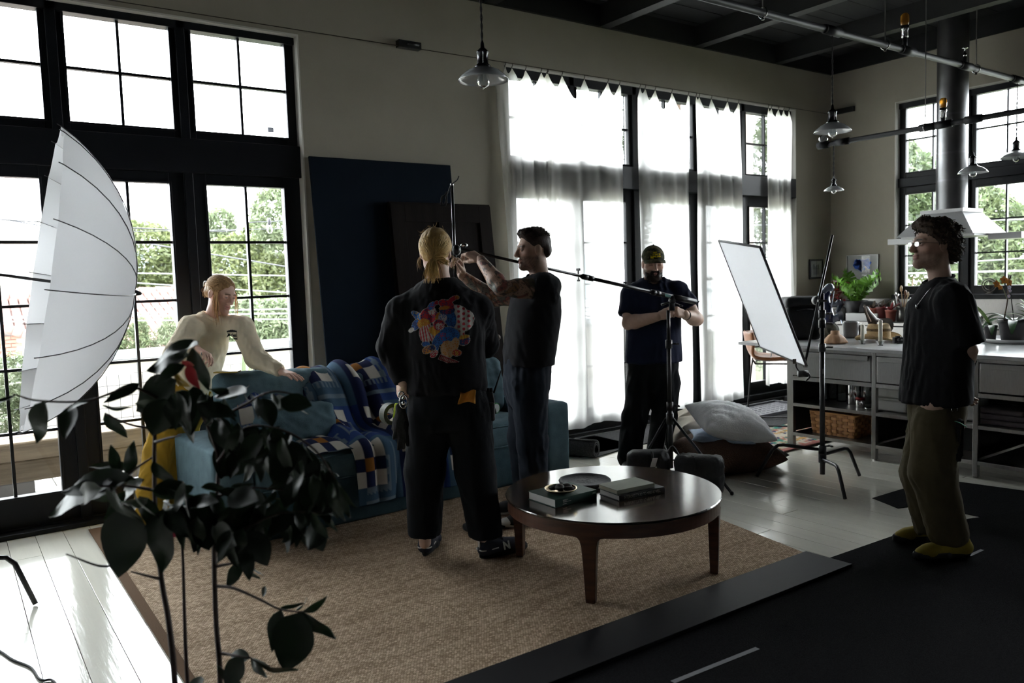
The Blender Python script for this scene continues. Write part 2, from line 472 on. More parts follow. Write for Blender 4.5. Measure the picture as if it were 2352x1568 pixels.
def leaf_mat(name, attr='tint'):
    m = bpy.data.materials.new(name); m.use_nodes = True; nt = m.node_tree; L = nt.links.new
    b = nt.nodes['Principled BSDF']; b.inputs['Roughness'].default_value = .5
    a = nt.nodes.new('ShaderNodeAttribute'); a.attribute_name = attr
    t = nt.nodes.new('ShaderNodeBsdfTranslucent'); mx = nt.nodes.new('ShaderNodeMixShader'); mx.inputs[0].default_value = .35
    L(a.outputs['Color'], b.inputs['Base Color']); L(a.outputs['Color'], t.inputs[0])
    L(b.outputs[0], mx.inputs[1]); L(t.outputs[0], mx.inputs[2]); L(mx.outputs[0], nt.nodes['Material Output'].inputs[0])
    return m
LEAFT = leaf_mat('outdoor_leaf')  # leaf colour comes from the per-vertex tint

gd = MB().bb(-40, 60, 10.2, 90, -4.3, -4.2).bb(9.6, 60, -40, 10.2, -4.3, -4.2).out('ground', LAWN); put(gd, 'green garden ground below the terrace', kind='structure')
tb = MB().bb(-6, 9.15, 6.0, 9.25, -.5, -.08).out('terrace', CONC, origin=(0, 6, -.08)); put(tb, 'concrete base of the roof terrace', kind='structure')
pv = None
for i in range(19):
    for j in range(5):
        px_, py_ = -5.6+i*.78+(.39 if j % 2 else 0), 6.02+j*.6
        if px_ > 8.2: continue
        if pv is None:
            pv = MB().bb(.004, .776, .004, .596, -.078, -.02).out('paver', PAVE, origin=(0, 0, 0), bevel=.006); q = pv
        else: q = pv.copy(); COL.objects.link(q)
        q.location = (px_, py_-6, .08+rnd.uniform(-.004, .004)); q.parent = tb
# parapet, coping, mesh fence
pa = thing('parapet_wall', (1.5, 9.1, -.08), 'low cream parapet wall with grey metal coping at the terrace edge', 'wall')
MB().bb(-6, 9.2, 9.02, 9.25, -.1, .80).out('wall_body', STUCCO, pa)
MB().bb(-6, 9.25, 8.98, 9.29, .80, .885).out('coping', COPING, pa, bevel=.008)
fe = thing('mesh_fence', (1.5, 8.75, -.05), 'thin wire mesh fence panel in front of the parapet', 'fence')
for i in range(34):
    MB().cyl((-.6+i*.11, 8.75, -.04), (-.6+i*.11, 8.75, .68), .0035, n=5).out('wire', DWIRE, fe)
for j in range(7):
    MB().cyl((-.62, 8.75, .02+j*.11), (3.05, 8.75, .02+j*.11), .0035, n=5).out('wire', DWIRE, fe)
# timber bench on concrete blocks
bn = thing('timber_bench', (.3, 7.0, -.02), 'chunky weathered timber bench on concrete blocks outside the doors', 'bench')
for k in range(2):
    MB().bb(-1.5, 1.42, 6.72+k*.25, 6.95+k*.25, .30, .44).out('beam', TIMBER, bn, bevel=.012)
    MB().bb(-1.46, 1.38, 6.76+k*.25, 6.93+k*.25, .135, .295).out('beam', TIMBER, bn, bevel=.012)
for xx in (.22, 1.15): MB().bb(xx, xx+.24, 6.78, 7.16, -.02, .135).out('block', CONC, bn, bevel=.008)
MB().bb(-1.2, -.96, 6.78, 7.16, -.02, .135).out('block', CONC, bn, bevel=.008)
single('planter_bowl', MB().lathe([(.10, 0), (.22, .05), (.24, .13), (.22, .13), (.2, .08)], (.98, 7.75, -.02), n=20), mat('grey_glaze', (.34, .34, .38), .4), 'pale grey bowl planter on the pavers beyond the bench', 'planter', smooth=True)

q = at_y(622, 298, FY+.024); single('window_sticker', MB().bb(q[0]-.022, q[0]+.022, FY+.0255, FY+.0275, q[2]-.018, q[2]+.018), sheer_mat('grey_sticker', (.30, .30, .33), .45, .03), 'small grey sticker on the third transom pane', 'sticker')
# trees and shrubs -------------------------------------------------
def crown(blobs, n, size, cols, seed, flat=.6):
    g = np.random.default_rng(seed); V = []; C = []
    vol = np.array([b[1][0]*b[1][1]*b[1][2] for b in blobs])**.67; cnt = (n*vol/vol.sum()).astype(int)
    for (c, r), k in zip(blobs, cnt):
        d = g.normal(size=(k, 3)); d /= np.linalg.norm(d, axis=1)[:, None]
        rad = g.uniform(.55, 1.03, k)**.6
        p = np.asarray(c)+d*np.asarray(r)*rad[:, None]
        p += .12*np.asarray(r)*np.stack([wob(p, 5/r[0], seed+q) for q in range(3)], 1)
        a = g.normal(size=(k, 3)); a /= np.linalg.norm(a, axis=1)[:, None]
        bb = np.cross(a, g.normal(size=(k, 3))); bb /= np.linalg.norm(bb, axis=1)[:, None]
        s = size*g.uniform(.5, 1.3, k)[:, None]
        V.append(np.stack([p-a*s, p+bb*s*flat*.5, p+a*s, p-bb*s*flat*.5], 1).reshape(-1, 3))
        mixv = np.clip(g.uniform(0, 1, k)*.65+.35*(.5+.5*wob(p, 3/r[0], seed+9)), 0, 1)[:, None]
        cc = np.asarray(cols[0])*(1-mixv)+np.asarray(cols[1])*mixv
        C.append(np.repeat(cc, 4, 0))
    V = np.vstack(V); return V, np.arange(len(V)).reshape(-1, 4), np.vstack(C)
def tree(name, blobs, trunk, n, size, cols, seed, label, group=None, cat='tree', flat=.6):
    bx, by, bz = trunk[0]
    t = thing(name, (bx, by, bz), label, cat, group)
    V, F, C = crown(blobs, int(n*2.6), size*.62, cols, seed, flat)
    mesh_ob('foliage', V, F, LEAFT, t, cols=C)
    MB().tube(bez(trunk, 8), np.linspace(trunk_r(blobs), trunk_r(blobs)*.4, 9), 7).out('trunk', BARK, t, smooth=True)
    return t
def trunk_r(bl): return max(.03, .05*max(b[1][0] for b in bl))
GY = ((.048, .068, .022), (.155, .172, .075)); GD = ((.026, .048, .019), (.095, .125, .05)); GM = ((.038, .062, .025), (.125, .152, .068)); GP = ((.075, .105, .052), (.17, .195, .115))
def P_(x, y, Y): return at_y(x, y, Y)
def blob(x, y, Y, rx, rz, ry=None):
    c = at_y(x, y, Y); s = np.linalg.norm(c-EYE)/FOCAL
    return (tuple(c), (rx*s, (ry or rx)*s, rz*s))
GB = -4.2
def tr(x, Y, c): q = at_y(x, 700, Y); return [(q[0], q[1], GB), (q[0]+.1, q[1], (GB+c)/2), (q[0], q[1], c)]
tree('leafy_tree', [blob(330, 590, 26, 90, 75), blob(430, 620, 27, 60, 70), blob(250, 640, 26, 60, 50)], tr(335, 26, 1), 7000, .17, GY, 1, 'broad yellow green tree behind the tiled roof left of the woman', 'trees outside the left doors')
tree('leafy_tree', [blob(550, 620, 24, 90, 80), blob(620, 660, 23, 70, 80), blob(500, 690, 24, 60, 60), blob(600, 545, 26, 40, 45)], tr(560, 24, 1), 9000, .16, GY, 2, 'dense bright green tree filling the door pane behind the woman', 'trees outside the left doors')
tree('leafy_tree', [blob(640, 500, 22, 60, 75), blob(680, 420, 22, 40, 60), blob(720, 520, 22, 60, 90)], tr(670, 22, 2), 5200, .14, GP, 3, 'tall pale green tree at the right edge of the third door', 'trees outside the left doors')
tree('leafy_tree', [blob(505, 520, 27, 36, 40), blob(480, 560, 27, 36, 40)], tr(500, 27, 2), 1800, .15, GP, 4, 'thin pale treetop above the woman', 'trees outside the left doors')
tree('leafy_tree', [blob(560, 745, 15, 80, 60), blob(640, 740, 15, 60, 55)], tr(600, 15, -.5), 5200, .11, GP, 5, 'low light green bush right behind the parapet', 'trees outside the left doors', 'bush')
for x, lab, s in ((252, 'pointed green conifer beside the white umbrella', 6), (318, 'pointed green conifer left of the door muntin', 7), (385, 'small pale conifer behind the woman elbow', 8)):
    tree('conifer', [blob(x, 800, 12.5, 30, 55), blob(x+4, 765, 12.5, 17, 38), blob(x+2, 838, 12.5, 36, 40)], tr(x, 12.5, .2), 2600, .075, GM if s < 8 else GP, s, lab, 'conifers behind the parapet', flat=.3)
tree('leafy_shrub', [blob(35, 880, 8.2, 60, 60), blob(20, 950, 8.2, 60, 50), blob(60, 920, 8.3, 40, 50)], [(-.3, 8.2, -.05), (-.3, 8.2, .2), (-.3, 8.2, .4)], 2600, .045, GP, 12, 'light green leafy shrub on the terrace left of the umbrella', None, 'shrub')
# grass-like plants: papyrus and palm
def blades(name, base, n, h, spread, w, cols, seed, label, cat, droop=.5):
    g = np.random.default_rng(seed); t = thing(name, base, label, cat)
    for i in range(n):
        a = g.uniform(0, 2*PI); L = h*g.uniform(.6, 1.1); o = spread*g.uniform(.2, 1)
        d = A3(math.cos(a), math.sin(a), 0); sd = np.cross(d, (0, 0, 1)); G = []
        for k in range(6):
            u = k/5; c = np.asarray(base)+d*(o*u**1.5)+A3(0, 0, L*(u-droop*u*u*.6)); ww = w*(1-u)**.6*(.4+u if u < .5 else 1)
            G.append([c-sd*ww, c+sd*ww])
        cc = np.asarray(cols[0])+(np.asarray(cols[1])-np.asarray(cols[0]))*g.uniform()
        b = MB().surf(G); mesh_ob('leaf', np.vstack(b.V), b.F, LEAFT, t, cols=np.repeat(cc[None], 12, 0))
blades('papyrus_grass', tuple(at_z(250, 935, .1)*A3(1, 1, 0)+A3(0, 0, -.02)), 26, .85, .35, .008, GP, 21, 'slender pale papyrus stalks outside the first door', 'plant', .2)
q = at_y(555, 850, 8.3); blades('spiky_palm', (q[0], q[1], -.02), 46, 1.1, .55, .022, GP, 22, 'spiky light green palm on the terrace behind the woman', 'plant', .35)

# houses -----------------------------------------------------------
RW = thing('tile_roof_house', (2.0, 19, GB), 'brick house with pale red clay tile roof beyond the terrace', 'house')
r0, r1 = at_y(-120, 700, 21), at_y(470, 672, 21)
e0, e1 = at_y(-120, 860, 16.5), at_y(470, 820, 16.5)
MB().add([r0, r1, e1, e0, r0-A3(0, 0, .15), r1-A3(0, 0, .15), e1-A3(0, 0, .15), e0-A3(0, 0, .15)],
         [(0, 1, 2, 3), (7, 6, 5, 4), (0, 4, 5, 1), (1, 5, 6, 2), (2, 6, 7, 3), (3, 7, 4, 0)]).out('roof_deck', TILE, RW)
MB().bb(e0[0]+.2, e1[0]-.2, 16.9, 20.8, GB, e0[2]-.05).out('wall', STUCCO, RW)
ux = nz(r1-r0); dn = nz(e0-r0); nn = nz(np.cross(dn, ux)); nn = nn if nn[2] > 0 else -nn
LX = np.linalg.norm(r1-r0); LD = np.linalg.norm(e0-r0); TW = LX/29; TL = LD/10
M = np.stack([ux, dn, nn], 1)
tt = np.linspace(0, PI, 6); prof = [(TW*.46*math.cos(a), TW*.42*math.sin(a)) for a in tt]
V = [(x, 0, z*1.0+.03) for x, z in prof]+[(x*.86, TL*1.12, z*.86+.06) for x, z in prof]
rt = None
for i in range(29):
    for j in range(10):
        p = r0+ux*(i+.5)*TW+dn*j*TL*.985
        if rt is None:
            b = MB().add(np.array([(a, TL*1.12-b_, c) for a, b_, c in V])@M.T, [(k, k+1, k+7, k+6) for k in range(5)]+[tuple(range(6)), tuple(range(11, 5, -1))])
            rt = b.out('roof_tile', TILE, RW, origin=None, smooth=True); q = rt
            for v in rt.data.vertices: v.co += Vector(world_loc(RW))
        else: q = rt.copy(); COL.objects.link(q)
        q.parent = RW; q.location = tuple(p-world_loc(RW)+nn*.01)
for i in range(14):
    a = r0+ux*(i*LX/14); MB().cyl(a+nn*.06, a+ux*LX/13.3+nn*.06, .16, .13, n=10).out('ridge_tile', TILE, RW, smooth=True)
# brick gable at the left
GAB = thing('brick_gable', tuple(at_y(15, 830, 13.0)*A3(1, 1, 0)+A3(0, 0, GB)), 'red brick gable wall with tiled edge at the far left of the doors', 'wall')
g0, g1, g2, g3 = at_y(-60, 735, 13.0), at_y(72, 775, 13.0), at_y(75, 1000, 13.0), at_y(-60, 1000, 13.0)
MB().prism([g0, g1, g2, g3], (0, .3, 0)).out('mortar_bed', MORTAR, GAB)
bk = None; bw, bh = .125, .043
for j in range(22):
    for i in range(9):
        p = at_y(-50, 842, 12.99)+A3(i*bw*1.06+(bw*.53 if j % 2 else 0), 0, j*bh*1.22)
        top = g0+(g1-g0)*((p[0]-g0[0])/(g1[0]-g0[0]))
        if p[2] > top[2]-.05 or p[0]+bw > g1[0]: continue
        if bk is None: bk = MB().box(world_loc(GAB), (bw, .03, bh)).out('brick', BRICKM, GAB); q = bk
        else: q = bk.copy(); COL.objects.link(q)
        q.parent = GAB; q.location = tuple(p-world_loc(GAB)+A3(0, -.004, 0))
for i in range(6):
    a = g0+(g1-g0)*i/6; c = g0+(g1-g0)*(i+1.15)/6; MB().cyl(a+A3(0, -.05, .02), c+A3(0, -.05, .02), .07, .06, n=9).out('edge_tile', TILE, GAB, smooth=True)
CB = thing('cream_building', tuple(at_y(0, 700, 34)*A3(1, 1, 0)+A3(0, 0, GB)), 'cream stucco building with one large window at the far left', 'building')
c0, c1 = at_y(-400, 560, 34), at_y(92, 560, 34)
MB().bb(c0[0], c1[0], 34, 44, GB, c0[2]).out('wall', STUCCO, CB)
MB().bb(c0[0]-.1, c1[0]+.1, 33.9, 44, c0[2], c0[2]+.25).out('roof_edge', STUCCO, CB)
w0, w1 = at_y(32, 628, 33.95), at_y(72, 688, 33.95)
wf = MB().bb(w0[0], w1[0], 33.9, 33.98, w1[2], w0[2]).out('window', mat('grey_window_frame', (.15, .165, .175), .5), CB)
for i in range(3):
    for j in range(3):
        dx, dz = (w1[0]-w0[0])/3, (w0[2]-w1[2])/3
        MB().bb(w0[0]+i*dx+.03, w0[0]+(i+1)*dx-.03, 33.86, 33.9, w1[2]+j*dz+.03, w1[2]+(j+1)*dz-.03).out('pane', mat('sky_grey_pane', (.16, .18, .19), .3), wf)
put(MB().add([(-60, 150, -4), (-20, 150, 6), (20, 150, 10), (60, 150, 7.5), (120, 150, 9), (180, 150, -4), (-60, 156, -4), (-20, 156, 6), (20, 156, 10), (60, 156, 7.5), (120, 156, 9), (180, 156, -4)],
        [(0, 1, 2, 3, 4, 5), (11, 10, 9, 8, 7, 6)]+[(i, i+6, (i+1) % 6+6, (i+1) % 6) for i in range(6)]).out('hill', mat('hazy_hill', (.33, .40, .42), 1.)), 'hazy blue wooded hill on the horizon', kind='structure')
# trees seen between the curtains and through the kitchen window
tree('leafy_tree', [blob(1470, 380, 13, 40, 180), blob(1590, 420, 13, 30, 170), blob(1445, 640, 13, 40, 150)], tr(1500, 13, 2), 3000, .12, GM, 31, 'green tree seen in the narrow gap between the curtains', 'trees outside the curtained doors')
tree('leafy_tree', [blob(1760, 420, 14, 45, 130), blob(1740, 620, 14, 50, 130), blob(1765, 300, 15, 26, 60)], tr(1750, 14, 2), 4200, .11, GM, 32, 'green tree seen beside the last curtain', 'trees outside the curtained doors')
tree('leafy_tree', [blob(1730, 760, 14, 60, 90), blob(1600, 800, 15, 140, 40)], tr(1700, 14, -.4), 2500, .12, GP, 33, 'pale green hedge low behind the leather stool', 'trees outside the curtained doors', 'hedge')
single('utility_pole', MB().cyl(tuple(at_y(1722, 500, 11.5)*A3(1, 1, 0)+A3(0, 0, GB)), tuple(at_y(1716, 240, 11.5)), .11, n=14), mat('pale_pink_grey_wood', (.62, .50, .44), .9, var=.15, vscale=5, stretch=(5, 5, .5)), 'pale wooden utility pole outside beside the last curtain', 'pole')
def blobx(x, y, X, rx, rz):
    c = at_x(x, y, X); s = np.linalg.norm(c-EYE)/FOCAL; return (tuple(c), (rx*s, rx*s, rz*s))
def trx(x, X, c): q = at_x(x, 650, X); return [(q[0], q[1], GB), (q[0], q[1]+.1, (GB+c)/2), (q[0], q[1], c)]
tree('leafy_tree', [blobx(2110, 430, 18, 50, 75), blobx(2090, 540, 18, 60, 80), blobx(2060, 350, 18, 40, 30)], trx(2100, 18, 2), 5200, .13, GD, 41, 'dark green tree left of the steel chimney', 'trees outside the kitchen window')
tree('leafy_tree', [blobx(2270, 520, 17, 60, 75), blobx(2350, 580, 17, 70, 90), blobx(2240, 620, 17, 70, 60), blobx(2265, 455, 17, 26, 30)], trx(2290, 17, 2), 6800, .12, GM, 42, 'bright green tree right of the steel chimney', 'trees outside the kitchen window')
tree('leafy_tree', [blobx(2130, 640, 20, 120, 60), blobx(2300, 650, 20, 130, 50)], trx(2200, 20, 0), 5000, .14, GY, 43, 'low olive green tree behind the cables of the kitchen window', 'trees outside the kitchen window')
def cable(p, q, sag, r, m, lab, grp):
    p, q = np.asarray(p), np.asarray(q); i = 0 if abs(q[0]-p[0]) > abs(q[1]-p[1]) else 1; e0, e1 = (-9., 10.) if i == 0 else ((12., -6.) if q[1] < p[1] else (-6., 12.)); dv = (q-p)/(q[i]-p[i]); p, q = p+dv*(e0-p[i]), p+dv*(e1-p[i]); t = np.linspace(0, 1, 17)[:, None]
    pts = p+(q-p)*t; pts[:, 2] -= (sag*4*t*(1-t))[:, 0]; r = r*.55
    single('power_cable', MB().tube(pts, r, 5), m, lab, 'cable', grp)
for (a, b_, r, lab) in (((1980, 628), (2380, 618), .028, 'thick twisted grey cable crossing the kitchen window lowest'), ((1980, 615), (2380, 588), .018, 'grey cable rising to the right across the kitchen window'),
                     ((1980, 510), (2380, 500), .02, 'pale cable passing behind the kitchen hood'), ((1980, 273), (2380, 246), .012, 'thin cable high in the kitchen window')):
    cable(at_x(*a, 13), at_x(*b_, 13), .02, r, WIREM, lab, 'cables outside the kitchen window')
for (a, b_, r, m, lab) in (((-60, 486), (140, 520), .016, DWIRE, 'dark cable across the sky at the far left door'), ((180, 528), (700, 520), .008, DWIRE, 'thin dark cable in the sky above the roof'),
                     ((180, 722), (700, 715), .02, WIREM, 'pale cable crossing in front of the tiled roof'), ((470, 625), (720, 630), .016, WIREM, 'pale cable right of the woman at head height'),
                     ((470, 655), (720, 672), .016, WIREM, 'pale cable sloping down right of the woman'), ((380, 712), (720, 703), .016, WIREM, 'pale cable behind the woman chin'), ((-40, 733), (120, 732), .016, WIREM, 'pale cable left of the umbrella')):
    cable(at_y(*a, 11), at_y(*b_, 11), .03, r, m, lab, 'cables outside the left doors')
for (ax_, ay_, lab) in ((-9., 11., 'wooden cable pole beyond the terrace, left of the doors'), (10., 11., 'wooden cable pole behind the curtains'), (13., 12., 'wooden cable pole at the garden corner'), (13., -6., 'wooden cable pole far right of the kitchen window')):
    single('cable_pole', MB().cyl((ax_, ay_, GB), (ax_, ay_, 6.5), .12, .09, n=12), BARK, lab, 'pole', 'cable poles')
sl = thing('string_light', tuple(at_y(615, 500, 8.6)), 'outdoor string light with one hanging bulb in the third door', 'light')
MB().tube(bez([(-1.6, 9.1, 2.35), at_y(440, 530, 8.6), at_y(560, 512, 8.6), at_y(720, 480, 8.6), (3.7, 6.02, 3.2)], 20), .006, 5).out('cord', DWIRE, sl); MB().cyl((-1.6, 9.1, .885), (-1.6, 9.1, 2.4), .02, n=8).out('post', DWIRE, sl)
MB().lathe([(.012, 0), (.018, -.02), (.018, -.07), (.012, -.075)], at_y(618, 500, 8.6), n=10).out('socket', DWIRE, sl, smooth=True)
MB().lathe([(.012, -.07), (.026, -.11), (.03, -.14), (.02, -.165), (.002, -.17)], at_y(618, 500, 8.6), n=12).out('bulb', PANE, sl, smooth=True)
# ------------------------------------------------------------------ smooth implicit shapes, meshed by surface nets
class Field:
    def __init__(s, lo, hi, h):
        s.lo = np.asarray(lo, float)-2*h; s.h = h
        s.n = np.ceil((np.asarray(hi, float)+2*h-s.lo)/h).astype(int)+1
        s.d = np.full(s.n, 1., np.float32)
        s.ax = [(s.lo[i]+h*np.arange(s.n[i])).astype(np.float32) for i in range(3)]
    def _win(s, lo, hi):
        a = np.clip(np.floor((lo-s.lo)/s.h).astype(int), 0, s.n-1); b = np.clip(np.ceil((hi-s.lo)/s.h).astype(int)+1, 1, s.n)
        if np.any(b <= a): return None
        sl = tuple(slice(a[i], b[i]) for i in range(3))
        return sl, s.ax[0][sl[0]][:, None, None], s.ax[1][sl[1]][None, :, None], s.ax[2][sl[2]][None, None, :]
    def _mix(s, sl, d, k, mode):
        o = s.d[sl]
        if mode == 'add':
            if k <= 0: s.d[sl] = np.minimum(o, d); return
            h = np.clip(.5+.5*(o-d)/k, 0, 1); s.d[sl] = o*(1-h)+d*h-k*h*(1-h)
        else:
            if k <= 0: s.d[sl] = np.maximum(o, -d); return
            h = np.clip(.5-.5*(o+d)/k, 0, 1); s.d[sl] = o*(1-h)-d*h+k*h*(1-h)
    def cone(s, a, b, ra, rb=None, k=.02, mode='add', flat=None, ff=1., end=False, slant=None):
        rb = ra if rb is None else rb; a = np.asarray(a, float); b = np.asarray(b, float); m = max(ra, rb)*max(1, ff)+.03+k
        w = s._win(np.minimum(a, b)-m, np.maximum(a, b)+m)
        if w is None: return s
        sl, X, Y, Z = w; v = b-a; L = max(v@v, 1e-9)
        t = np.clip(((X-a[0])*v[0]+(Y-a[1])*v[1]+(Z-a[2])*v[2])/L, 0, 1)
        qx, qy, qz = X-a[0]-t*v[0], Y-a[1]-t*v[1], Z-a[2]-t*v[2]
        if flat is not None:
            f = nz(flat); c = (qx*f[0]+qy*f[1]+qz*f[2])*(1/ff-1); qx, qy, qz = qx+c*f[0], qy+c*f[1], qz+c*f[2]
        d = (np.sqrt(qx*qx+qy*qy+qz*qz)-(ra+(rb-ra)*t))*min(1, ff)
        if end:
            e = nz(v if slant is None else slant); d = np.maximum(d, (X-b[0])*e[0]+(Y-b[1])*e[1]+(Z-b[2])*e[2])
        s._mix(sl, d.astype(np.float32), k, mode); return s
    def chain(s, pts, rs, k=.02, **kw):
        for i in range(len(pts)-1): s.cone(pts[i], pts[i+1], rs[i], rs[i+1], k, **kw)
        return s
    def ell(s, c, r, M=None, k=.02, mode='add'):
        c = np.asarray(c, float); r = np.asarray(r, float); m = r.max()+.03+k
        w = s._win(c-m, c+m)
        if w is None: return s
        sl, X, Y, Z = w; M = np.eye(3) if M is None else np.asarray(M, float)
        q = [((X-c[0])*M[0, i]+(Y-c[1])*M[1, i]+(Z-c[2])*M[2, i]) for i in range(3)]
        k0 = np.sqrt(sum((q[i]/r[i])**2 for i in range(3))); k1 = np.sqrt(sum((q[i]/r[i]**2)**2 for i in range(3)))+1e-6
        s._mix(sl, (k0*(k0-1)/k1).astype(np.float32), k, mode); return s
    def rbox(s, c, half, r, M=None, k=.02, mode='add'):
        c = np.asarray(c, float); hf = np.asarray(half, float); m = np.linalg.norm(hf)+.03+k
        w = s._win(c-m, c+m)
        if w is None: return s
        sl, X, Y, Z = w; M = np.eye(3) if M is None else np.asarray(M, float)
        q = [np.abs((X-c[0])*M[0, i]+(Y-c[1])*M[1, i]+(Z-c[2])*M[2, i])-hf[i]+r for i in range(3)]
        d = np.sqrt(sum(np.maximum(a, 0)**2 for a in q))+np.minimum(np.maximum(np.maximum(q[0], q[1]), q[2]), 0)-r
        s._mix(sl, d.astype(np.float32), k, mode); return s
    def loft(s, A, B, lat, rows, k=.02):
        """rows: (s, half width, half depth, lateral shift, forward shift)"""
        A = np.asarray(A, float); B = np.asarray(B, float); L = np.linalg.norm(B-A); u = (B-A)/L
        l = nz(np.asarray(lat)-u*(np.asarray(lat)@u)); f = np.cross(u, l); R_ = np.asarray(rows, float)
        m = R_[:, 1:3].max()+.08; w = s._win(np.minimum(A, B)-m, np.maximum(A, B)+m)
        if w is None: return s
        sl, X, Y, Z = w
        t = ((X-A[0])*u[0]+(Y-A[1])*u[1]+(Z-A[2])*u[2])/L; tc = np.clip(t, R_[0, 0], R_[-1, 0])
        wd, dp, ol, of = (np.interp(tc, R_[:, 0], R_[:, i]) for i in range(1, 5))
        a = (X-A[0])*l[0]+(Y-A[1])*l[1]+(Z-A[2])*l[2]-ol; b = (X-A[0])*f[0]+(Y-A[1])*f[1]+(Z-A[2])*f[2]-of
        e = np.abs(t-tc)*L
        k0 = np.sqrt((a/wd)**2+(b/dp)**2); k1 = np.sqrt((a/wd**2)**2+(b/dp**2)**2)+1e-6
        d = k0*(k0-1)/k1; d = np.where(e > 0, np.sqrt(np.maximum(d, 0)**2+e*e)+np.minimum(d, 0)*0, d)
        s._mix(sl, d.astype(np.float32), k, 'add'); return s
    def cut(s, p, n, k=0., lo=None, hi=None):
        """keep the side away from n"""
        p = np.asarray(p, float); n = nz(n)
        w = s._win(s.lo if lo is None else np.asarray(lo), (s.lo+s.n*s.h) if hi is None else np.asarray(hi))
        sl, X, Y, Z = w; d = (X-p[0])*n[0]+(Y-p[1])*n[1]+(Z-p[2])*n[2]
        s._mix(sl, -d.astype(np.float32), k, 'sub'); return s
    def mesh(s):
        d = s.d; d = np.where(np.abs(d) < 1e-6, 1e-6, d); ins = d < 0; nx, ny, nz_ = d.shape
        cn = np.zeros((nx-1, ny-1, nz_-1), np.int8)
        for i in (0, 1):
            for j in (0, 1):
                for k in (0, 1): cn += ins[i:nx-1+i, j:ny-1+j, k:nz_-1+k]
        ci = np.argwhere((cn > 0) & (cn < 8)); idx = np.full(cn.shape, -1, np.int64); idx[tuple(ci.T)] = np.arange(len(ci))
        off = np.array([[i, j, k] for i in (0, 1) for j in (0, 1) for k in (0, 1)])
        val = np.stack([d[tuple((ci+o).T)] for o in off], 1); acc = np.zeros((len(ci), 3)); cnt = np.zeros(len(ci))
        for a in range(8):
            for ax, bit in ((0, 4), (1, 2), (2, 1)):
                if a & bit: continue
                b = a | bit; va, vb = val[:, a], val[:, b]; x = (va < 0) != (vb < 0)
                t = np.where(x, va/(va-vb+1e-12), 0); p = off[a]+t[:, None]*(off[b]-off[a])
                acc += p*x[:, None]; cnt += x
        V = s.lo+(ci+acc/np.maximum(cnt, 1)[:, None])*s.h; F = []
        for ax in range(3):
            o1, o2 = (ax+1) % 3, (ax+2) % 3
            sl0 = [slice(None)]*3; sl1 = [slice(None)]*3; sl0[ax] = slice(0, -1); sl1[ax] = slice(1, None)
            a, b = ins[tuple(sl0)], ins[tuple(sl1)]; e = np.argwhere(a != b); fl = a[tuple(e.T)]
            ok = (e[:, o1] > 0) & (e[:, o2] > 0) & (e[:, o1] < d.shape[o1]-1) & (e[:, o2] < d.shape[o2]-1); e = e[ok]; fl = fl[ok]
            q = []
            for da, db in ((-1, -1), (0, -1), (0, 0), (-1, 0)):
                c = e.copy(); c[:, o1] += da; c[:, o2] += db; q.append(idx[tuple(c.T)])
            q = np.stack(q, 1); q[~fl] = q[~fl][:, ::-1]; F.append(q)
        return V, np.vstack(F)

def normals(V, F):
    n = np.zeros_like(V); a = V[F[:, 2]]-V[F[:, 0]]; b = V[F[:, 3]]-V[F[:, 1]]; c = np.cross(a, b)
    for i in range(4): np.add.at(n, F[:, i], c)
    return n/(np.linalg.norm(n, axis=1)[:, None]+1e-12)
def relax(V, F, it=1, lam=.5):
    for _ in range(it):
        s = np.zeros_like(V); c = np.zeros(len(V))
        for i in range(4):
            for j in (1, 3):
                np.add.at(s, F[:, i], V[F[:, (i+j) % 4]]); np.add.at(c, F[:, i], 1)
        V = V+(s/np.maximum(c, 1)[:, None]-V)*lam
    return V
def folds(V, F, amp, freq, seed, squash=.35, axis=None):
    """cloth creases: ridges stretched along the axis (default vertical)"""
    ax = nz((0, 0, 1) if axis is None else axis); Q = V-np.outer(V@ax, ax)*(1-squash)
    w = wob(Q, freq, seed); w2 = wob(Q, freq*2.1, seed+1); r = np.clip(1-2.2*np.abs(w), -1, 1); m = .55+.6*wob(V, freq*.3, seed+2)
    return V+normals(V, F)*(amp*(.8*r+.35*w2)*np.clip(m, .15, 1.1))[:, None]
def join(parts):
    V = []; F = []; C = []; n = 0
    for v, f, c in parts: V.append(v); F.append(f+n); C.append(c if c.ndim == 2 else np.repeat(c[None], len(v), 0)); n += len(v)
    return np.vstack(V), np.vstack(F), np.vstack(C)

SKIN = mat('skin', (.5, .35, .27), .5, attr='tint', spec=.4, bump=.03, bscale=400)
HAIRM = mat('hair', (.1, .07, .05), .55, attr='tint', spec=.25)
CLOTH = {}
def cloth(name, col, rough=.9, var=.08, sheen=.0, bump=.15, bscale=350):
    return mat(name, col, rough, var=var, vscale=14, bump=bump, bscale=bscale, sheen=sheen, spec=.2)

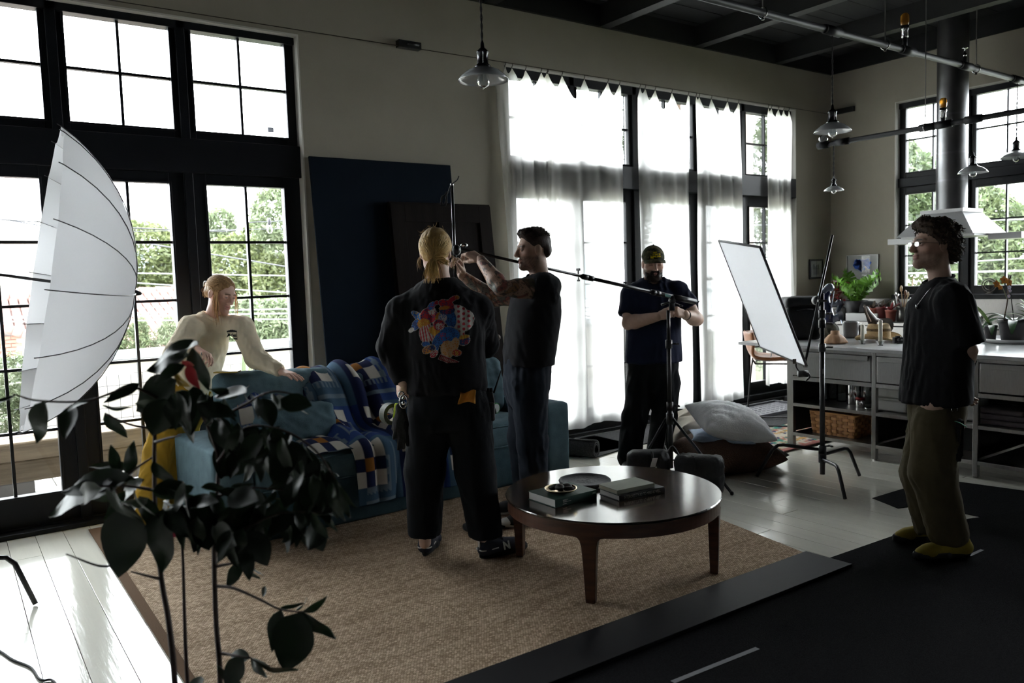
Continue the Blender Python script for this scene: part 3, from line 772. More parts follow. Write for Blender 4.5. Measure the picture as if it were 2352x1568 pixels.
class Head:
    """frame: x to the subject's right, y forward, z up; origin at mid head"""
    def __init__(s, pos, fwd, up=(0, 0, 1), scale=1.):
        s.o = np.asarray(pos, float); s.f = nz(fwd); u = np.asarray(up, float); s.u = nz(u-s.f*(u@s.f)); s.r = np.cross(s.f, s.u); s.k = scale
        s.M = np.stack([s.r, s.f, s.u], 1)
    def w(s, p): return s.o+np.asarray(p, float)*s.k@s.M.T
    def l(s, P): return (np.asarray(P)-s.o)@s.M/s.k
def head_mesh(H, neck_base, neck_r, skin, beard=0., brow=(.05, .035, .025), lips=(.36, .17, .15), lid=.4, jaw=1., h=.0031, nose=1., beardcol=(.035, .025, .02), mouth=0., hairline=None):
    pts = np.array([H.o+H.M@A3(a, b, c)*.135 for a in (-1, 1) for b in (-1, 1) for c in (-1, 1)])
    lo = np.minimum(pts.min(0), np.asarray(neck_base)-neck_r); hi = np.maximum(pts.max(0), np.asarray(neck_base)+neck_r)
    f = Field(lo, hi, h); e = lambda c, r, k=.02, mode='add': f.ell(H.w(c), np.asarray(r)*H.k, H.M, k, mode)
    cn = lambda a, b, ra, rb, k=.015, mode='add': f.cone(H.w(a), H.w(b), ra*H.k, rb*H.k, k, mode)
    e((0, -.014, .034), (.076, .096, .084)); e((0, .022, -.03), (.061*jaw, .068, .082), .03)
    cn((-.045*jaw, .012, -.07), (0, .07, -.098), .020, .019, .03); cn((.045*jaw, .012, -.07), (0, .07, -.098), .020, .019, .03)
    e((0, .074, -.096), (.021, .016, .016), .02)
    for sx in (-1, 1):
        e((sx*.045, .052, -.018), (.023, .02, .018), .025)
        e((sx*.033, .094, .006), (.017, .017, .012), .014, 'sub')
        e((sx*.0785, -.012, -.006), (.008, .020, .033), .008); e((sx*.085, -.005, -.004), (.006, .011, .019), .006, 'sub')
        cn((sx*.012, .084, .026), (sx*.044, .076, .024), .0085, .008, .014)
        e((sx*.033, .0765, .005), (.0160, .0140, .0140), .004); e((sx*.033, .098, .0045-lid*.0022), (.0125, .022, max(.0012, .0052-lid*.0032)), .002, 'sub')
        e((sx*.0115*nose, .098, -.034), (.009, .011, .008), .008)
    cn((0, .089, .016), (0, .112*1., -.026), .0075*nose, .0115*nose, .014)
    e((0, .090, -.057), (.024, .009, .0062), .008); e((0, .089, -.070-mouth), (.021, .0095, .0075), .008)
    e((0, .100, -.0635-mouth*.5), (.024, .010, .0018+mouth), .003, 'sub')
    cn((0, -.02, -.045), H.l(neck_base), neck_r*.93/H.k, neck_r/H.k, .035)
    V, F = f.mesh(); V = relax(V, F, 1, .35); L = H.l(V); C = np.repeat(np.asarray(skin, float)[None], len(V), 0)
    C *= (1+.05*wob(V, 70, 3))[:, None]
    def blend(mask, col): nonlocal C; C = C*(1-mask[:, None])+np.asarray(col)*mask[:, None]
    x, y, z = L.T; ss = lambda a, b, t: np.clip((t-a)/(b-a), 0, 1)
    blend(.25*ss(.05, .02, np.abs(np.hypot(np.abs(x)-.045, z+.02))), np.asarray(skin)*A3(1.15, .8, .75))
    if beard:
        m = ss(-.028, -.045, z+.25*np.maximum(0, np.abs(x)-.045))*ss(-.02, .0, y+.3*(z+.08))*(1-ss(.028, .022, np.hypot(x, (z+.0635)*2.2))*.8)
        m = np.maximum(m, ss(.030, .024, np.abs(x))*ss(.0075, .0045, np.abs(z+.047))*(y > .07)); m *= ss(-.150, -.128, z)
        blend(m*beard*(.75+.25*wob(V, 300, 5)), beardcol)
    lm = np.maximum(ss(.026, .022, np.hypot(x, (z+.057)*3.2)), ss(.023, .019, np.hypot(x, (z+.071+mouth)*2.6)))*(y > .08); blend(lm*.8, lips)
    bm = ss(.0058, .0036, np.abs(z-.0255+.05*np.abs(np.abs(x)-.028)))*ss(.010, .014, np.abs(x))*ss(.052, .046, np.abs(x))*(y > .05); blend(bm*.9, brow)
    el = ss(.0125, .0145, np.hypot(np.abs(x)-.033, z-.004)) ; zl = .0045-lid*.0022+max(.0012, .0052-lid*.0032); lash = (1-ss(.0010, .0026, np.abs(z-zl+.02*np.abs(np.abs(x)-.033))))*(1-el)*(y > .07); blend(lash*.8, (.03, .02, .02))
    if hairline is not None: blend(*hairline(L))
    return V, F, C
def eyes(H, parent, look=(0, 1, 0), iris=(.10, .06, .035), openz=.004):
    for sx in (-1, 1):
        c = H.w((sx*.033, .0765, .0045)); b = MB().ball(c, .0122*H.k, 16, 10); V = np.vstack(b.V); d = (V-c)/(.0122*H.k)
        g = nz(H.M@nz(look)); a = d@g; C = np.repeat(A3(.50, .46, .43)[None], len(V), 0); C[a > .80] = iris; C[a > .94] = (.01, .01, .01)
        mesh_ob('eye', V, b.F, mat('eye', (.6, .6, .6), .15, attr='tint'), parent, smooth=True, cols=C)

def hand_prims(wrist, d, n, thumb_side, curls, spread=.0, thumb=(.5, .55, .35), size=1., thumb_bend=.35):
    """d: wrist to knuckles, n: palm normal, thumb_side: +1 puts the thumb at d x n. curls: 4 x 3 angles"""
    d = nz(d); n = nz(np.asarray(n)-d*(np.asarray(n)@d)); l = np.cross(d, n)*thumb_side; P = []; w = np.asarray(wrist, float)
    offs = (.029, .0095, -.0105, -.029); base = (.090, .094, .088, .079); lens_ = (.078, .086, .080, .062)
    for i in range(4):
        b = w+(d*base[i]+l*offs[i]-n*.002)*size
        P.append((w+(d*.012+l*offs[i]*.55)*size, b, .0165*size, .0125*size, .012))
        dd = nz(d+l*spread*(1.5-i)); p = b; ang = 0; rr = (.0096, .0088, .0080, .0070) if i < 3 else (.0084, .0077, .0070, .0062)
        for j, fr in enumerate((.45, .30, .25)):
            ang += curls[i][j]; v = dd*math.cos(ang)+n*math.sin(ang); q = p+v*lens_[i]*fr*size
            P.append((p, q, rr[j]*size, rr[j+1]*size, .005)); p = q
    b = w+(d*.028+l*.022+n*.006)*size; t = nz(d*thumb[0]+l*thumb[1]+n*thumb[2]); p = b
    for j, (ln, r0_, r1_) in enumerate(((.046, .0155, .0115), (.034, .0112, .0100), (.028, .0100, .0080))):
        q = p+t*ln*size; P.append((p, q, r0_*size, r1_*size, .009)); p = q; t = nz(t+thumb_bend*(d-l*.5+n*.1))
    return P
def hand_mesh(P, skin, forearm=None, h=.0035):
    if forearm: P = P+forearm
    a = np.array([p[0] for p in P]+[p[1] for p in P]); r = max(p[2] for p in P)+.01
    f = Field(a.min(0)-r, a.max(0)+r, h)
    for p in P: f.cone(p[0], p[1], p[2], p[3], p[4])
    V, F = f.mesh(); V = relax(V, F, 1, .3); C = np.asarray(skin)*(1+.07*wob(V, 120, 4))[:, None]
    return V, F, C
GRIP = [(.75, 1.25, .8)]*4
def arm_mesh(sh, el, wr, skin, rs=(.052, .045, .040, .046, .029), h=.007):
    f = Field(np.min([sh, el, wr], 0)-.07, np.max([sh, el, wr], 0)+.07, h); sh, el, wr = (np.asarray(q, float) for q in (sh, el, wr))
    f.cone(sh, el, rs[0], rs[2], .02); m = el+(wr-el)*.25; f.chain([el, m, wr], [rs[2], rs[3], rs[4]], .02); f.cone(sh+(el-sh)*.35, sh+(el-sh)*.6, rs[1], rs[1], .03)
    V, F = f.mesh(); return V, F, np.asarray(skin)*(1+.06*wob(V, 60, 6))[:, None]
def trunk_mesh(pel, neck, lat, legs, skin):
    """the body under the clothes"""
    pts = np.array([pel, neck]+[p for l in legs for p in l]); f = Field(pts.min(0)-.2, pts.max(0)+.2, .015)
    f.loft(pel, neck, lat, [(0, .14, .095, 0, 0), (.3, .135, .095, 0, 0), (.7, .15, .10, 0, 0), (.92, .13, .075, 0, 0), (1, .06, .06, 0, 0)], .03)
    for hp, kn, an in legs: f.chain([hp, kn, an], [.075, .05, .034], .03)
    V, F = f.mesh(); return V, F, np.asarray(skin, float)
def strands(name, lines, r, cols, parent, m=None, n=4, flat=1.):
    b = MB(); C = []
    for P, c in zip(lines, cols):
        P = np.asarray(P); k = len(P); rr = r*np.interp(np.linspace(0, 1, k), [0, .15, .7, 1], [.6, 1, .9, .15]); b.tube(P, rr, n, flat=flat)
        c = np.asarray(c); C.append(np.repeat(c if c.ndim == 2 else np.repeat(c[None], k, 0), n, 0))
    return mesh_ob(name, np.vstack(b.V), b.F, m or HAIRM, parent, smooth=True, cols=np.vstack(C))
def hair_cap(H, shapes, cuts, col, h=.006, amp=.004, freq=60, seed=1, col2=None):
    """shapes: (centre, radii) in head space joined; cuts: (point, normal) planes in head space"""
    pts = np.array([H.w(np.asarray(c)+np.asarray(r)*q) for c, r in shapes for q in (-1.1, 1.1)]); c0 = H.o
    f = Field(np.minimum(pts.min(0), c0-.13), np.maximum(pts.max(0), c0+.13), h)
    for c, r in shapes: f.ell(H.w(c), np.asarray(r)*H.k, H.M, .02)
    for p, n in cuts: f.cut(H.w(p), H.M@np.asarray(n, float), .012)
    V, F = f.mesh(); w = wob(V, freq, seed); V = V+normals(V, F)*(amp*w)[:, None]
    mx = np.clip(.5+.5*wob(V, freq*1.7, seed+3), 0, 1)[:, None]; C = np.asarray(col)*(1-mx)+np.asarray(col if col2 is None else col2)*mx
    return V, F, C
def decal(target, origin, ux, uy, w, h, colf, name, m, parent, step=.003, lift=.0025, dirn=None, dist=.4):
    """print on cloth: a grid in the plane (origin, ux, uy) carried along dirn onto the target mesh; colf(u, v) -> rgb and mask"""
    ux, uy = nz(ux), nz(uy); dn = nz(np.cross(ux, uy)*-1 if dirn is None else dirn)
    nu, nv = int(w/step), int(h/step); T = world_loc(target)
    bv = BVHTree.FromPolygons([tuple(v.co) for v in target.data.vertices], [tuple(p.vertices) for p in target.data.polygons])
    u = (np.arange(nu+1)/nu-.5)*w; v = (np.arange(nv+1)/nv-.5)*h; idx = -np.ones((nu+1, nv+1), int); V = []; C = []
    U, W = np.meshgrid(u, v, indexing='ij'); col, mask = colf(U, W)
    for i in range(nu+1):
        for j in range(nv+1):
            if not mask[i, j]: continue
            p = origin+ux*u[i]+uy*v[j]; hit = bv.ray_cast(Vector(p-dn*dist*.5-T), Vector(dn), dist)
            if hit[0] is None: continue
            idx[i, j] = len(V); V.append(np.array(hit[0])+T-dn*lift); C.append(col[i, j])
    F = [(idx[i, j], idx[i+1, j], idx[i+1, j+1], idx[i, j+1]) for i in range(nu) for j in range(nv) if min(idx[i, j], idx[i+1, j], idx[i+1, j+1], idx[i, j+1]) >= 0]
    return mesh_ob(name, np.array(V), F, m, parent, cols=np.array(C), smooth=True)
PRINT = mat('printed_ink', (.5, .5, .5), .75, attr='tint', spec=.2)

def garment(name, fields, parent, m, amp=.006, freq=30, seed=1, squash=.4, it=1):
    V, F = fields.mesh(); V = relax(V, F, it, .4); V = folds(V, F, amp, freq, seed, squash)
    return mesh_ob(name, V, F, m, parent, smooth=True)
def shoe(parent, heel, toe, m, msole, z=0., w=.05, hgt=.085, sole_h=.03, name='shoe', ankle=None, solecol=None, laces=None, toe_cap=None):
    heel = A3(heel[0], heel[1], z); toe = A3(toe[0], toe[1], z); d = toe-heel; L = np.linalg.norm(d); d /= L; s = np.cross(d, (0, 0, 1)); up = A3(0, 0, 1)
    pts = np.array([heel, toe]); f = Field(pts.min(0)-.08, pts.max(0)+A3(.08, .08, .16), .0055)
    p = lambda a, b, c: heel+d*a*L+s*b+up*c
    f.cone(p(.12, 0, .045), p(.86, 0, .032), .040, .036, .02, flat=up, ff=.75); f.cone(p(.10, 0, .05), p(.14, 0, hgt), .036, .035, .02)
    f.cone(p(.2, 0, hgt-.01), p(.75, 0, .045), .033, .030, .03, flat=s, ff=1.05); f.ell(p(.72, .004, .03), (.045, .045, .03), None, .02); f.cut(p(0, 0, .016), (0, 0, -1))
    V, F = f.mesh(); V = relax(V, F, 1, .4); o = mesh_ob(name, V, F, m, parent, smooth=True)
    t = np.linspace(0, 2*PI, 36, endpoint=False); oc = np.stack([.5+.52*np.cos(t), (w*(.86+.14*np.cos(t)))*np.sin(t)], 1)
    oc[:, 1] *= np.where(oc[:, 0] < .45, .86, 1)
    prof = [(.96, 0), (1, .008), (1, sole_h-.006), (.97, sole_h)]; Vs = []
    for sc, zz in prof: Vs += [heel+d*(.5+(a-.5)*sc)*L+s*b*sc+up*(zz+.003) for a, b in oc]
    n = 36; Fs = [(i*n+j, i*n+(j+1) % n, (i+1)*n+(j+1) % n, (i+1)*n+j) for i in range(3) for j in range(n)]+[tuple(range(n))[::-1], tuple(range(3*n, 4*n))]
    mesh_ob('sole', np.array(Vs), Fs, msole, o, smooth=False)
    if toe_cap is not None:
        q = MB().ball(p(.9, 0, .033), (.048, .040, .026), 16, 8, M=np.stack([d, s, up], 1)); q.out('toe_cap', toe_cap, o, smooth=True)
    if laces is not None:
        for k in range(4):
            c = p(.46+.085*k, 0, hgt+.012-.0125*k-.01); MB().tube([c-s*.027-up*.014, c-s*.012+d*.004, c+s*.012-d*.004, c+s*.027-up*.014], .0032, 6).out('lace', laces, o)
        c = p(.42, 0, hgt+.004)
        for q in (-1, 1): MB().tube(bez([c, c+s*q*.02+up*.014, c+s*q*.036+up*.004, c+s*q*.018-up*.002, c], 12), .0026, 5).out('lace', laces, o)
    return o
# ------------------------------------------------------------------ people
RH = nz(RT*A3(1, 1, 0)); FH = nz(FW*A3(1, 1, 0)); ZU = A3(0, 0, 1)
def depth_of(p): return float((np.asarray(p)-EYE)@FW)
BLACKCOT = cloth('black_cotton', (.008, .008, .0095)); NAVYCOT = cloth('navy_cotton', (.008, .0115, .030)); DENIM = cloth('dark_blue_denim', (.016, .021, .031)); CHARC = cloth('charcoal_cotton', (.015, .015, .0175))
BLKTROU = cloth('black_twill', (.006, .007, .009)); OLIVE = cloth('olive_canvas', (.075, .062, .033)); CREAMC = cloth('cream_cotton', (.80, .70, .53), bump=.1); MUST = cloth('mustard_corduroy', (.42, .25, .03)); MUST2 = cloth('brown_leather_belt', (.10, .055, .03))
RUBW = mat('white_rubber', (.62, .60, .56), .6); RUBB = mat('black_rubber', (.015, .015, .016), .7); LACEB = mat('black_lace', (.02, .02, .022), .9); LACEW = mat('white_lace', (.7, .68, .64), .9)
BANDM = mat('black_elastic', (.01, .01, .01), .8)

# ================= person at the centre, seen from behind
def person_centre():
    T = 4.32; p = lambda x, y, dt=0.: at_d(x, y, T+dt)
    fl_, fr_ = at_z(977, 1272, .03), at_z(1118, 1275, .03)
    root = thing('person', tuple((fl_+fr_)/2*A3(1, 1, 0)), 'person with blond ponytail in black printed sweatshirt, seen from behind', 'person')
    skin = (.60, .40, .31)
    H = Head(p(1001, 577, .02), FH+.06*RH-.10*ZU, scale=1.0)
    neck = p(1008, 645, .0)
    pel = p(1030, 905, .0)
    shL, shR = p(922, 716, .0), p(1098, 712, .03); elL, wrL = p(898, 800, .02), p(926, 878, -.04); elR, wrR = p(1112, 790, .16), p(1075, 690, .42)
    kL, kR = p(975, 1080, .02), p(1092, 1080, -.02); aL, aR = fl_+A3(0, 0, .06), fr_+A3(0, 0, .06)
    hp = [p(990, 905), p(1075, 905)]
    PT = [trunk_mesh(pel, neck, RH, [(hp[0], kL, aL), (hp[1], kR, aR)], A3(*skin)), arm_mesh(shL, elL, wrL, skin), arm_mesh(shR, elR, wrR, skin)]
    PT.append(head_mesh(H, neck, .064, skin, hairline=None))
    d = nz(p(916, 886, -.02)-wrL); hd = hand_prims(wrL-d*.01, p(914, 900, .02)-wrL, RH*.9+FH*.3, 1, GRIP, thumb=(.6, .2, .7)); PT.append(hand_mesh(hd, skin))
    dR = nz(p(1052, 618, .66)-wrR); PT.append(hand_mesh(hand_prims(wrR, dR, -RH, -1, GRIP), skin))
    V, F, C = join(PT); mesh_ob('body', V, F, SKIN, root, smooth=True, cols=C); eyes(H, root)
    # sweatshirt
    f = Field(np.min([pel, shL, elL, wrL, elR, wrR], 0)-.3, np.max([neck, shR, elR, wrR], 0)+.3, .0105)
    f.loft(p(1028, 905), p(1010, 640), RH, [(-.02, .205, .15, 0, 0), (.05, .222, .165, 0, 0), (.3, .215, .165, 0, 0), (.6, .222, .16, 0, 0), (.72, .205, .145, 0, 0), (.82, .165, .125, 0, 0), (.92, .115, .10, 0, 0), (1, .085, .085, 0, 0)], .03)
    f.cone(p(968, 680), shL, .06, .078, .06); f.cone(p(1052, 678), shR, .06, .080, .06)
    f.cone(shL, elL, .083, .074, .03); f.cone(elL, wrL, .074, .048, .03, end=True); f.cone(shR, elR, .080, .078, .03); f.cone(elR, wrR, .076, .05, .03)
    f.cone(p(1006, 600), p(1009, 668), .069, .071, .01, 'sub'); f.cut(p(1028, 902), (0, 0, -1), .004, lo=p(1030, 902)-A3(.24, .24, .3), hi=p(1030, 902)+A3(.24, .24, .02))
    sw = garment('sweatshirt', f, root, BLACKCOT, .009, 34, 11, .4)
    # collar rib
    c = p(1008, 646); t = np.linspace(0, 2*PI, 28, endpoint=False); MB().tube([c+RH*math.cos(a)*.078+FH*math.sin(a)*.076+ZU*(.006*math.cos(2*a)-.01*math.sin(a)) for a in t], .009, 8, closed=True).out('collar', BLACKCOT, root, smooth=True)
    # printed figures on the back
    def art(U, W):
        col = np.zeros(U.shape+(3,)); mk = np.zeros(U.shape, bool); g = np.random.default_rng(5)
        def paint(m, c, outline=None):
            nonlocal mk
            col[m] = c; mk |= m
        el = lambda cx, cy, rx, ry, a=0.: (((U-cx)*math.cos(a)+(W-cy)*math.sin(a))/rx)**2+((-(U-cx)*math.sin(a)+(W-cy)*math.cos(a))/ry)**2 < 1
        red, blue, yel, wht, org, blk, skn, nav = (.42, .035, .05), (.03, .13, .42), (.55, .36, .06), (.50, .47, .44), (.5, .20, .04), (.012, .012, .014), (.5, .33, .20), (.03, .05, .14)
        def figure(parts):
            for pp in parts: paint(el(pp[0], pp[1], pp[2]+.004, pp[3]+.004, pp[4]), (.34, .33, .31))
            for pp in parts:
                m = el(*pp[:5]); paint(m, pp[5])
                if len(pp) > 6:
                    k = pp[6]; a = pp[4]
                    if k == 's': paint(m & (np.sin((U*math.cos(a)+W*math.sin(a))*430) > 0), pp[7])
                    if k == 'd':
                        q = ((U*38) % 1-.5)**2+((W*38+.5*np.floor(U*38)) % 1-.5)**2 < .085; paint(m & q, pp[7])
                    if k == 'c':
                        q = np.sin(U*310+2*np.sin(W*160))*np.sin(W*290+1.5*np.sin(U*200)) > .35; paint(m & q, pp[7])
        # figure with striped trousers at the left
        figure([(-.115, .055, .05, .018, -.6, blue, 'c', yel), (-.135, .015, .02, .03, -.5, nav, 'c', blue), (-.16, -.012, .018, .010, .5, wht), (-.062, .062, .046, .04, .2, red, 'c', nav), (-.09, .02, .035, .028, 0, org, 'c', yel),
                (-.085, -.035, .03, .045, .15, wht, 's', red), (-.05, -.03, .024, .05, .35, wht, 's', red), (-.082, -.085, .022, .014, 0, blue, 'c', nav), (-.045, .085, .02, .022, 0, wht, 'c', red), (-.047, .112, .026, .015, .8, blue, 'c', red), (-.02, .128, .010, .010, 0, red), (-.01, .05, .018, .028, -.2, org, 'c', yel)])
        # figure with dots and pointed hat at the right
        figure([(.09, .075, .05, .035, -.3, wht, 'd', red), (.125, .03, .045, .055, -.3, wht, 'd', red), (.085, -.02, .035, .045, .4, wht, 'd', red), (.05, .045, .03, .05, .2, blue, 'c', nav), (.035, .085, .04, .02, .1, nav, 'c', red), (.03, .118, .042, .022, -.35, red, 'c', nav), (.06, .142, .028, .012, .6, red), (.085, .152, .012, .010, 0, org, 'c', red),
                (.02, .10, .028, .010, .1, org), (.012, .05, .022, .018, -.4, wht, 'c', blue), (.118, -.075, .03, .022, .3, nav, 'c', red), (.112, -.055, .034, .010, .1, org, 's', yel)])
        # crouching figure in blue in the middle
        figure([(-.012, -.02, .052, .028, -.2, org, 's', yel), (.045, -.035, .052, .035, -.3, blue, 'c', nav), (.002, -.055, .04, .03, .5, blue, 'c', red), (-.03, -.09, .020, .05, -.25, blue, 'c', nav), (-.04, -.135, .024, .016, .8, red, 'c', wht), (.03, -.115, .034, .045, .1, skn, 'c', org), (.07, -.09, .02, .036, -.2, skn, 'c', org), (.078, -.135, .024, .016, 0, red, 'c', yel), (-.01, .012, .03, .028, 0, red, 'c', nav), (-.005, .005, .022, .02, 0, wht, 'c', red)])
        figure([(-.075, -.115, .028, .018, .4, org, 'c', nav), (-.05, -.105, .018, .014, 0, nav, 'c', org)])
        # the tilted box at the foot
        a = -.42; cu, cw = U-.035, W+.172; q1, q2 = cu*math.cos(a)+cw*math.sin(a), -cu*math.sin(a)+cw*math.cos(a)
        paint((abs(q1) < .055) & (abs(q2) < .017), (.36, .34, .32)); paint((abs(q1) < .051) & (abs(q2) < .013), (.22, .03, .035)); paint((abs(q1) < .044) & (abs(q2) < .006) & (np.sin(q1*700) > -.2), (.34, .24, .22))
        return col, mk
    decal(sw, p(1015, 750, -.1), RH, ZU, .36, .37, art, 'back_print', PRINT, sw, .0028, .003, FH, .6)
    # trousers
    f = Field(np.min([pel, aL, aR, kL], 0)-.25, np.max([pel, kR, aR], 0)+.25, .0115)
    f.loft(p(1030, 985), p(1029, 885), RH, [(0, .17, .12, 0, 0), (.4, .212, .15, 0, 0), (1, .205, .15, 0, 0)], .06)
    for h0, kk, aa, r_ in ((hp[0], kL, aL, 1), (hp[1], kR, aR, 1)): f.chain([h0-ZU*.08, kk, aa+ZU*.02], [.124, .106, .088], .035)
    for aa in (aL, aR): f.cut(aa+ZU*.045, (0, 0, -1), .003, lo=aa-.16, hi=aa+A3(.16, .16, .08))
    garment('trousers', f, root, BLKTROU, .010, 30, 21, .4)
    for q in (fl_, fr_): pass
    sm = mat('navy_suede', (.018, .020, .034), .8, var=.15, vscale=30)
    dirL = nz(FH+.12*RH); dirR = nz(RH*.9+FH*.55)
    hl = at_z(974, 1288, 0); hr = at_z(1098, 1292, 0)
    for hh, dd in ((hl, dirL), (hr, dirR)):
        hh = hh+dd*.015
        s_ = shoe(root, hh, hh+dd*.29, sm, RUBB, .0185, w=.052, laces=LACEB); q = hh*A3(1, 1, 0)+ZU*.0185; sd = np.cross(dd, ZU)
        MB().box(q-dd*.004+ZU*.075, (.006, .022, .045), M=np.stack([dd, sd, ZU], 1)).out('heel_tab', LACEW, s_, bevel=.002)
        MB().tube(bez([q+dd*.09-sd*.045+ZU*.055, q+dd*.0-sd*.033+ZU*.05, q-dd*.006+ZU*.052, q+dd*.0+sd*.033+ZU*.05, q+dd*.09+sd*.045+ZU*.055], 16), .0035, 5).out('heel_stripe', LACEW, s_)
        if hh is not hl and dd is dirR: lettering('N', .055, q+dd*.135+sd*.049+ZU*.058, dd, nz(ZU-sd*.35), LACEW, s_, lift=.004, bold=.003, name='letter_emblem')
    # hair pulled back into a low ponytail
    light, dark = A3(.52, .34, .13), A3(.10, .065, .035)
    V, F, C = hair_cap(H, [((0, -.018, .036), (.084, .104, .092)), ((0, -.05, -.02), (.068, .055, .055))], [((0, .045, .05), (0, .85, -.35))], light*.75, .006, .003, 60, 3, light)
    L = H.l(V); m = np.clip((L[:, 2]-.06)/.06, 0, 1)[:, None]*.65; C = C*(1-m)+dark*m; hr_ = mesh_ob('hair', V, F, HAIRM, root, smooth=True, cols=C)
    tie = A3(.004, -.112, -.062); g = np.random.default_rng(3); lines = []; cols = []
    for i in range(640):
        th = g.uniform(-1.75, 1.75); st = A3(.075*g.uniform(-1, 1), .055+.02*g.uniform(), .10) if i >= 420 else A3(.088*math.sin(th), .03-.06*g.uniform(), .05+.082*math.cos(th)*abs(math.cos(th))) if g.uniform() < .55 else A3(.087*np.sign(math.sin(th)), .035-.05*g.uniform(), g.uniform(-.03, .06))
        P = []
        for k in range(11):
            u = k/10; q = st*(1-u)+tie*u+(A3(st[0]*.6, -.02, .07)*math.sin(PI*u) if i >= 420 else 0); c0 = A3(0, -.018, .026); v = q-c0; rr = A3(.087, .107, .095); s0 = 1/np.linalg.norm(v/rr); q = c0+v*(s0*(1.0+.012*g.uniform())*(1-max(0, u-.8)*1.0)+(1-s0)*0) if u < .88 else q; P.append(q)
        P[-1] = tie+g.normal(size=3)*.008; P[-2] = .5*(P[-3]+P[-1])
        lines.append([H.w(q) for q in P]); root_d = dark*g.uniform(.8, 1.6); tip = light*g.uniform(.6, 1.35); zz = np.array([q[2] for q in P]); w_ = np.clip((zz-.055)/.06, 0, .85)[:, None]
        cols.append(tip*(1-w_)+root_d*w_)
    strands('hair_strands', lines, .0022, cols, hr_)
    lines = []; cols = []
    for i in range(170):
        a = g.uniform(0, 6.28); r_ = .018*math.sqrt(g.uniform()); o = A3(math.cos(a)*r_*1.2, math.sin(a)*r_*.7, 0); sw_ = g.normal()*.018-.012; ln = g.uniform(.07, .125)
        P = [tie+o*.4, tie+o*1.1+A3(0, -.018, -.008), tie+o*1.5+A3(sw_*.4, -.022, -ln*.45), tie+o*1.2+A3(sw_, -.010, -ln)]; lines.append([H.w(q) for q in bez(P, 8)]); cols.append(light*g.uniform(.7, 1.45))
    for i in range(60):
        a = g.uniform(0, 6.28); P = [tie, tie+A3(.022, -.012, .004)+g.normal(size=3)*.005, tie+A3(.050, -.004, -.004)+g.normal(size=3)*.008, tie+A3(.072, .01, -.012-.01*g.uniform())+g.normal(size=3)*.008]; lines.append([H.w(q) for q in bez(P, 8)]); cols.append(light*g.uniform(.7, 1.4))
    strands('ponytail', lines, .0024, cols, hr_)
    c = H.w(tie); t = np.linspace(0, 2*PI, 18, endpoint=False); MB().tube([c+H.M@A3(.015*math.cos(a), -.004, .011*math.sin(a)) for a in t], .005, 7, closed=True).out('hair_tie', BANDM, hr_, smooth=True)
    lines = []; cols = []
    for i in range(24):
        th = g.uniform(-1.5, 1.5); b = A3(.085*math.sin(th), -.02-.06*g.uniform(), .035+.09*math.cos(th)); e_ = b*1.06+g.normal(size=3)*.018; lines.append([H.w(q) for q in bez([b, (b+e_)/2+g.normal(size=3)*.006, e_+A3(0, -.01, 0)], 6)]); cols.append(light*.8)
    for sx in (-1, 1):
        for i in range(12):
            b = A3(.082*sx, .0, -.02); lines.append([H.w(q) for q in bez([b, b+A3(.012*sx, -.01, -.035)+g.normal(size=3)*.006, b+A3(.006*sx, -.02, -.08)+g.normal(size=3)*.012], 6)]); cols.append(light*.7)
    strands('flyaway_hair', lines, .0007, cols, hr_, n=3)
    # orange rag in the back pocket
    V = []; 
    G = []
    for i in range(9):
        row = []
        for j in range(9):
            u, v = i/8, j/8; q = p(1058+34*u-6*v*(1-u), 900+24*v+5*math.sin(5*u+2*v)+(6*u*(1-u))*4*(v-.5), -.19-.012*math.sin(7*u+3*v)); row.append(q)
        G.append(row)
    put(MB().surf(G).out('shop_rag', cloth('orange_cloth', (.55, .23, .04)), None, smooth=True), 'small orange rag hanging from a black trouser back pocket', 'rag')
    bpy.data.objects['shop_rag'].modifiers.new('thickness', 'SOLIDIFY').thickness = .004
    return root
P1 = person_centre()
def short_hair(H, parent, cap, cuts, col, n, ln, seed, flow=(0, -.6, .3), r=.0016, curl=.008, region=None, col2=None, amp=.003, lift=.7):
    V, F, C = hair_cap(H, cap, cuts, col, .0055, amp, 90, seed, col2); o = mesh_ob('hair', V, F, HAIRM, parent, smooth=True, cols=C)
    N = normals(V, F); L = H.l(V); g = np.random.default_rng(seed); ok = np.arange(len(V)) if region is None else np.where(region(L))[0]
    if n and len(ok):
        lines = []; cols = []
        for i in g.choice(ok, n):
            b = V[i]; d = nz(N[i]*lift+H.M@np.asarray(flow)+g.normal(size=3)*.3); e = nz(N[i]*.1*lift+H.M@np.asarray(flow)*1.3+g.normal(size=3)*.4); q = ln*g.uniform(.6, 1.2)
            lines.append(bez([b-N[i]*.004, b+d*q*.4+g.normal(size=3)*curl*.3, b+d*q*.6+e*q*.5+g.normal(size=3)*curl], 5)); cols.append(np.asarray(col if g.uniform() < .6 or col2 is None else col2)*g.uniform(.6, 1.5))
        strands('hair_strands', lines, r, cols, o, n=4)
    return o

